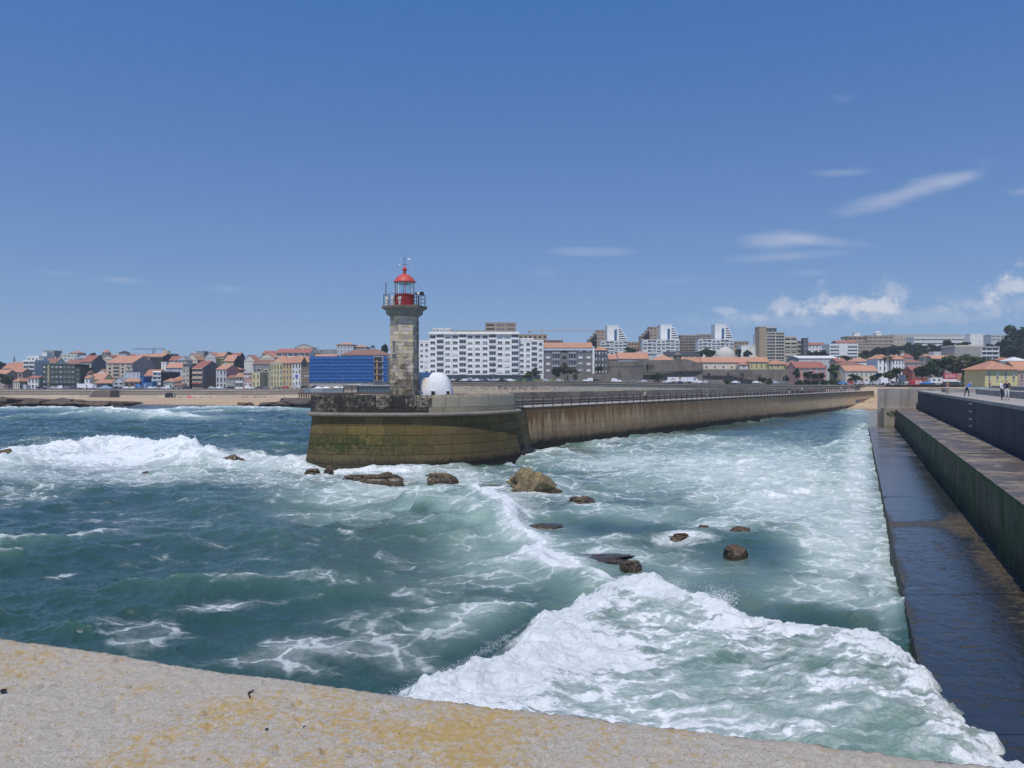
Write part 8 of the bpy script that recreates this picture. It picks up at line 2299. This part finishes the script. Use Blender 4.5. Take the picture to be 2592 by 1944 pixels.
# ------------------------------------------------------------------ people
def body_mesh(pose, shirt, legs, skin, hair, hatc=None, bare=False, shorts=False, seed=0):
    """one continuous skinned figure 1.75 m tall; material follows the nearest bone"""
    P = {}
    def put(n, x, y, z, r, tagn): P[n] = (Vector((x, y, z)), r, tagn)
    if pose == 'sit':
        put('pel', 0, 0, .16, .15, 'l'); put('ch', 0, .10, .48, .16, 's'); put('nk', 0, .08, .66, .06, 'k'); put('hd', 0, .06, .78, .10, 'k'); put('tp', 0, .06, .88, .07, 'h')
        for s, q in ((-1, 'a'), (1, 'b')):
            put('sh' + q, s * .19, .1, .58, .06, 's'); put('el' + q, s * .25, .0, .36, .045, 'k'); put('ha' + q, s * .2, -.2, .32, .04, 'k')
            put('hp' + q, s * .1, -.02, .15, .09, 'l'); put('kn' + q, s * .13, -.38, .38, .065, 'l' if not shorts else 'k'); put('an' + q, s * .12, -.62, .07, .045, 'k'); put('to' + q, s * .12, -.76, .04, .035, 'o')
    else:
        ln = .38 if pose == 'lean' else (.06 if pose == 'walk' else .0)
        st = {'stand': .04, 'walk': .24, 'lean': .2}[pose]
        up = .0 if pose != 'lean' else -.06
        put('pel', 0, 0, .94, .135, 'l'); put('wa', 0, -ln * .35, 1.10 + up * .4, .13, 's'); put('ch', 0, -ln * .8, 1.33 + up, .155, 's'); put('nk', 0, -ln * 1.08, 1.50 + up * 1.5, .058, 'k'); put('hd', 0, -ln * 1.25, 1.61 + up * 1.8, .092, 'k'); put('tp', 0, -ln * 1.28, 1.71 + up * 1.8, .075, 'h')
        for s, q in ((-1, 'a'), (1, 'b')):
            put('sh' + q, s * .185, -ln * .85, 1.43 + up, .062, 's'); put('el' + q, s * .25, -ln * .6 + s * st * .4, 1.15 + up, .046, 's' if not bare else 'k'); put('ha' + q, s * .24, -ln * .9 - .06 + s * st * .7, .90, .04, 'k')
            put('hp' + q, s * .095, 0, .88, .098, 'l'); put('kn' + q, s * .10, -.04 + s * st * .55, .50, .068, 'l' if not shorts else 'k'); put('an' + q, s * .10, s * st + .03, .09, .046, 'l' if not shorts else 'k'); put('to' + q, s * .11, s * st - .11, .045, .04, 'o')
    names = list(P); ix = {n: i for i, n in enumerate(names)}
    trunk = ['pel', 'wa', 'ch', 'nk', 'hd', 'tp'] if 'wa' in P else ['pel', 'ch', 'nk', 'hd', 'tp']
    E = list(zip(trunk[:-1], trunk[1:]))
    for q in 'ab': E += [('ch', 'sh' + q), ('sh' + q, 'el' + q), ('el' + q, 'ha' + q), ('pel', 'hp' + q), ('hp' + q, 'kn' + q), ('kn' + q, 'an' + q), ('an' + q, 'to' + q)]
    me = bpy.data.meshes.new('person'); me.from_pydata([tuple(P[n][0]) for n in names], [(ix[a], ix[b]) for a, b in E], [])
    o = bpy.data.objects.new('tmp', me); COL.objects.link(o)
    md = o.modifiers.new('skin', 'SKIN'); md.use_smooth_shade = True
    sv = me.skin_vertices[0].data
    for i, n in enumerate(names): sv[i].radius = (P[n][1], P[n][1] * (.78 if P[n][2] in 'sl' and n in ('pel', 'ch', 'wa') else 1))
    sv[0].use_root = True
    o.modifiers.new('sub', 'SUBSURF').levels = 1
    dg = bpy.context.evaluated_depsgraph_get(); dg.update()
    out = bpy.data.meshes.new_from_object(o.evaluated_get(dg)); bpy.data.objects.remove(o)
    out.materials.clear()
    order = ['s', 'l', 'k', 'h', 'o']
    for c, nm in ((shirt, 'cloth'), (legs, 'cloth'), (skin, 'skin'), (hatc or hair, 'hair'), ((.05, .045, .04), 'shoe')):
        out.materials.append(mat('%s_%02x%02x%02x' % (nm, *[int(max(0, min(1, q)) * 255) for q in c]), c, .06, 4, .8, ovar=0))
    B = [(P[n][0], order.index(P[n][2])) for n in names]
    for a, b in E:
        B.append(((P[a][0] * .55 + P[b][0] * .45), order.index(P[b][2] if P[b][2] != 'h' else 'k')))
    for f in out.polygons:
        f.material_index = min(B, key=lambda q: (q[0] - f.center).length_squared)[1]
        f.use_smooth = True
    return out
SKN = (.40, .25, .18)
def person(label, loc, rz, pose, shirt, legs, hair=(.05, .035, .025), hat=None, bare=False, shorts=False, scale=1.0, group=None):
    me = body_mesh(pose, shirt, legs, SKN, hair, hat, bare, shorts)
    o = link('person', me, None, loc, (0, 0, rz), (scale,) * 3); tag(o, label, 'person', group); return o
def on_deck(px, py): 
    Y = (CAMZ - DECK_Z) * F / (py - HZ); return Vector((X_(px, Y), Y, DECK_Z))
person('person in brown top and white shorts walking on the right deck', on_deck(2399, 997.5), .3, 'walk', (.30, .12, .07), (.62, .58, .52), shorts=True, bare=True)
person('person in bright blue shirt and dark trousers leaning forward on the deck', on_deck(2447, 1003.5), 1.5, 'lean', (.10, .22, .60), (.02, .02, .045))
person('person in red shirt and blue trousers further back on the deck', on_deck(2505, 986.5), .2, 'stand', (.34, .05, .07), (.03, .08, .25), scale=.95)
person('person in white top and dark trousers, left of the pair on the deck', on_deck(2536, 1012.5), .6, 'stand', (.68, .68, .70), (.02, .035, .045), scale=.98)
person('person in dark navy top and pale trousers, right of the pair on the deck', on_deck(2549, 1013.5), -.5, 'stand', (.02, .018, .05), (.60, .56, .54))
person('person in lilac clothes at the right edge of the deck', on_deck(2586, 986), .2, 'walk', (.35, .33, .45), (.3, .3, .4), scale=.95)
def on_pier(px, off=1.6):
    u = (px - 1296) / F
    n = 1 / math.sqrt(1 + KP * KP)
    Y = (-CP + off * n + KP * off * KP * n) / (KP - u)
    return Vector((u * Y, Y, PZ))
PP = [(1633, 1.6, 'walk', (.55, .45, .40), (.045, .045, .05), (.8, .8, .8), 'person in white cap and dark skirt walking alone on the pier'), (1789, 1.6, 'stand', (.36, .16, .12), (.70, .70, .72), None, 'person in red-brown top and white trousers alone on the pier'),
 (1998, 1.2, 'stand', (.06, .025, .035), (.60, .55, .52), (.02, .02, .02), 'person in dark top and pale trousers leading the group on the pier'), (2006, 1.6, 'walk', (.12, .12, .2), (.03, .05, .13), None, 'person in blue trousers second in the group on the pier'), (2018, 1.8, 'walk', (.28, .10, .11), (.05, .05, .07), None, 'person in reddish top third in the group on the pier'), (2030, 1.6, 'stand', (.55, .56, .58), (.02, .035, .04), None, 'person in white top and dark trousers fourth in the group on the pier'),
 (2046, 3, 'walk', (.25, .16, .25), (.1, .08, .12), None, 'person in purple top behind the group on the pier'), (2054, 3, 'stand', (.35, .14, .12), (.12, .08, .08), None, 'person in red top behind the group on the pier'), (2099, 4, 'sit', (.5, .3, .25), (.4, .4, .45), None, 'seated bare-shouldered person near the pier end'), (2110, 4, 'sit', (.6, .6, .58), (.05, .05, .08), None, 'seated person in white near the pier end'), (2128, 3, 'stand', (.62, .64, .68), (.03, .06, .2), None, 'person in white shirt and blue trousers near the pier end'), (2136, 5, 'walk', (.05, .07, .2), (.35, .15, .1), None, 'person in navy top near the pier end'), (2148, 4, 'stand', (.42, .08, .08), (.4, .35, .33), None, 'person in red top at the pier end'), (2178, 4, 'stand', (.35, .16, .14), (.45, .42, .42), None, 'person in brick red top furthest along the pier')]
rp = random.Random(8)
for (px_, off, pose, a, b, hat, lab) in PP:
    person(lab, on_pier(px_, off), rp.uniform(-1, 1), pose, a, b, hat=hat)
def on_rbeach(px, py):
    for Y in np.arange(250, 345, .5):
        if rbeach(X_(px, Y), Y) >= Z_(py, Y): return Vector((X_(px, Y), Y, rbeach(X_(px, Y), Y)))
    return Vector((X_(px, 300), 300, rbeach(X_(px, 300), 300)))
person('seated sunbather in red on the sand at the pier end', on_rbeach(2183, 1019), .5, 'sit', (.5, .08, .05), (.45, .1, .06), scale=1.2)
person('small dark seated figure beside the sunbather in red', on_rbeach(2174, 1019), .5, 'sit', (.06, .05, .06), (.08, .05, .05))
person('seated person higher up the sand at the pier end', on_rbeach(2211, 1006), .8, 'sit', (.28, .2, .2), (.15, .12, .14))
SB = [(430, 1009), (456, 1008), (493, 1003), (510, 1001.5), (533, 1000), (561, 999), (602, 998), (613, 998), (617, 997.6), (625, 997.8), (646, 997.4), (650, 997.2), (672, 996.8), (688, 996.6), (697, 996), (719, 996.4), (720, 1001)]
for i, (px_, py_) in enumerate(SB):
    Yb = 418 if i < 16 else 400
    loc = Vector((X_(px_, Yb), Yb, lbeach(X_(px_, Yb), Yb)))
    c1 = rp.choice([(.45, .08, .07), (.3, .12, .1), (.1, .1, .2), (.5, .4, .35), (.06, .06, .08), (.2, .3, .35)])
    person(ORD[i] + ' seated sunbather from the left along the left beach wall', loc, rp.uniform(-1, 1), 'sit', c1, rp.choice([(.3, .1, .08), (.05, .05, .09), (.4, .35, .3)]), group='sunbathers on the left beach', scale=1.15)
o = thing('beach_tent', 'pink beach shelter on the left beach', 'beach tent', (X_(481, 420), 420, lbeach(X_(481, 420), 420)))
mb = MB(); mb.hexa([(-1.3, -.8, 0), (1.5, -.8, 0), (1.5, .8, 0), (-1.3, .8, 0), (-.9, -.5, 1.3), (.2, -.5, 1.1), (.2, .5, 1.1), (-.9, .5, 1.3)]); mb.build('shelter', mat('tent_pink', (.55, .12, .18), .1, 1), o)
# ------------------------------------------------------------------ sea haze
mb = MB(); mb.box(-1100, 1700, -30, 2750, -6, 82)
hz = NT('sea_haze')
pv = hz.n('ShaderNodeVolumePrincipled'); pv.inputs['Color'].default_value = (.86, .92, 1.0, 1); pv.inputs['Density'].default_value = .0002; pv.inputs['Anisotropy'].default_value = .2
hz.l(pv.outputs[0], hz.o.inputs['Volume'])
tag(mb.build('haze', hz.m), 'thin bluish sea haze over the town', 'haze', kind='stuff')
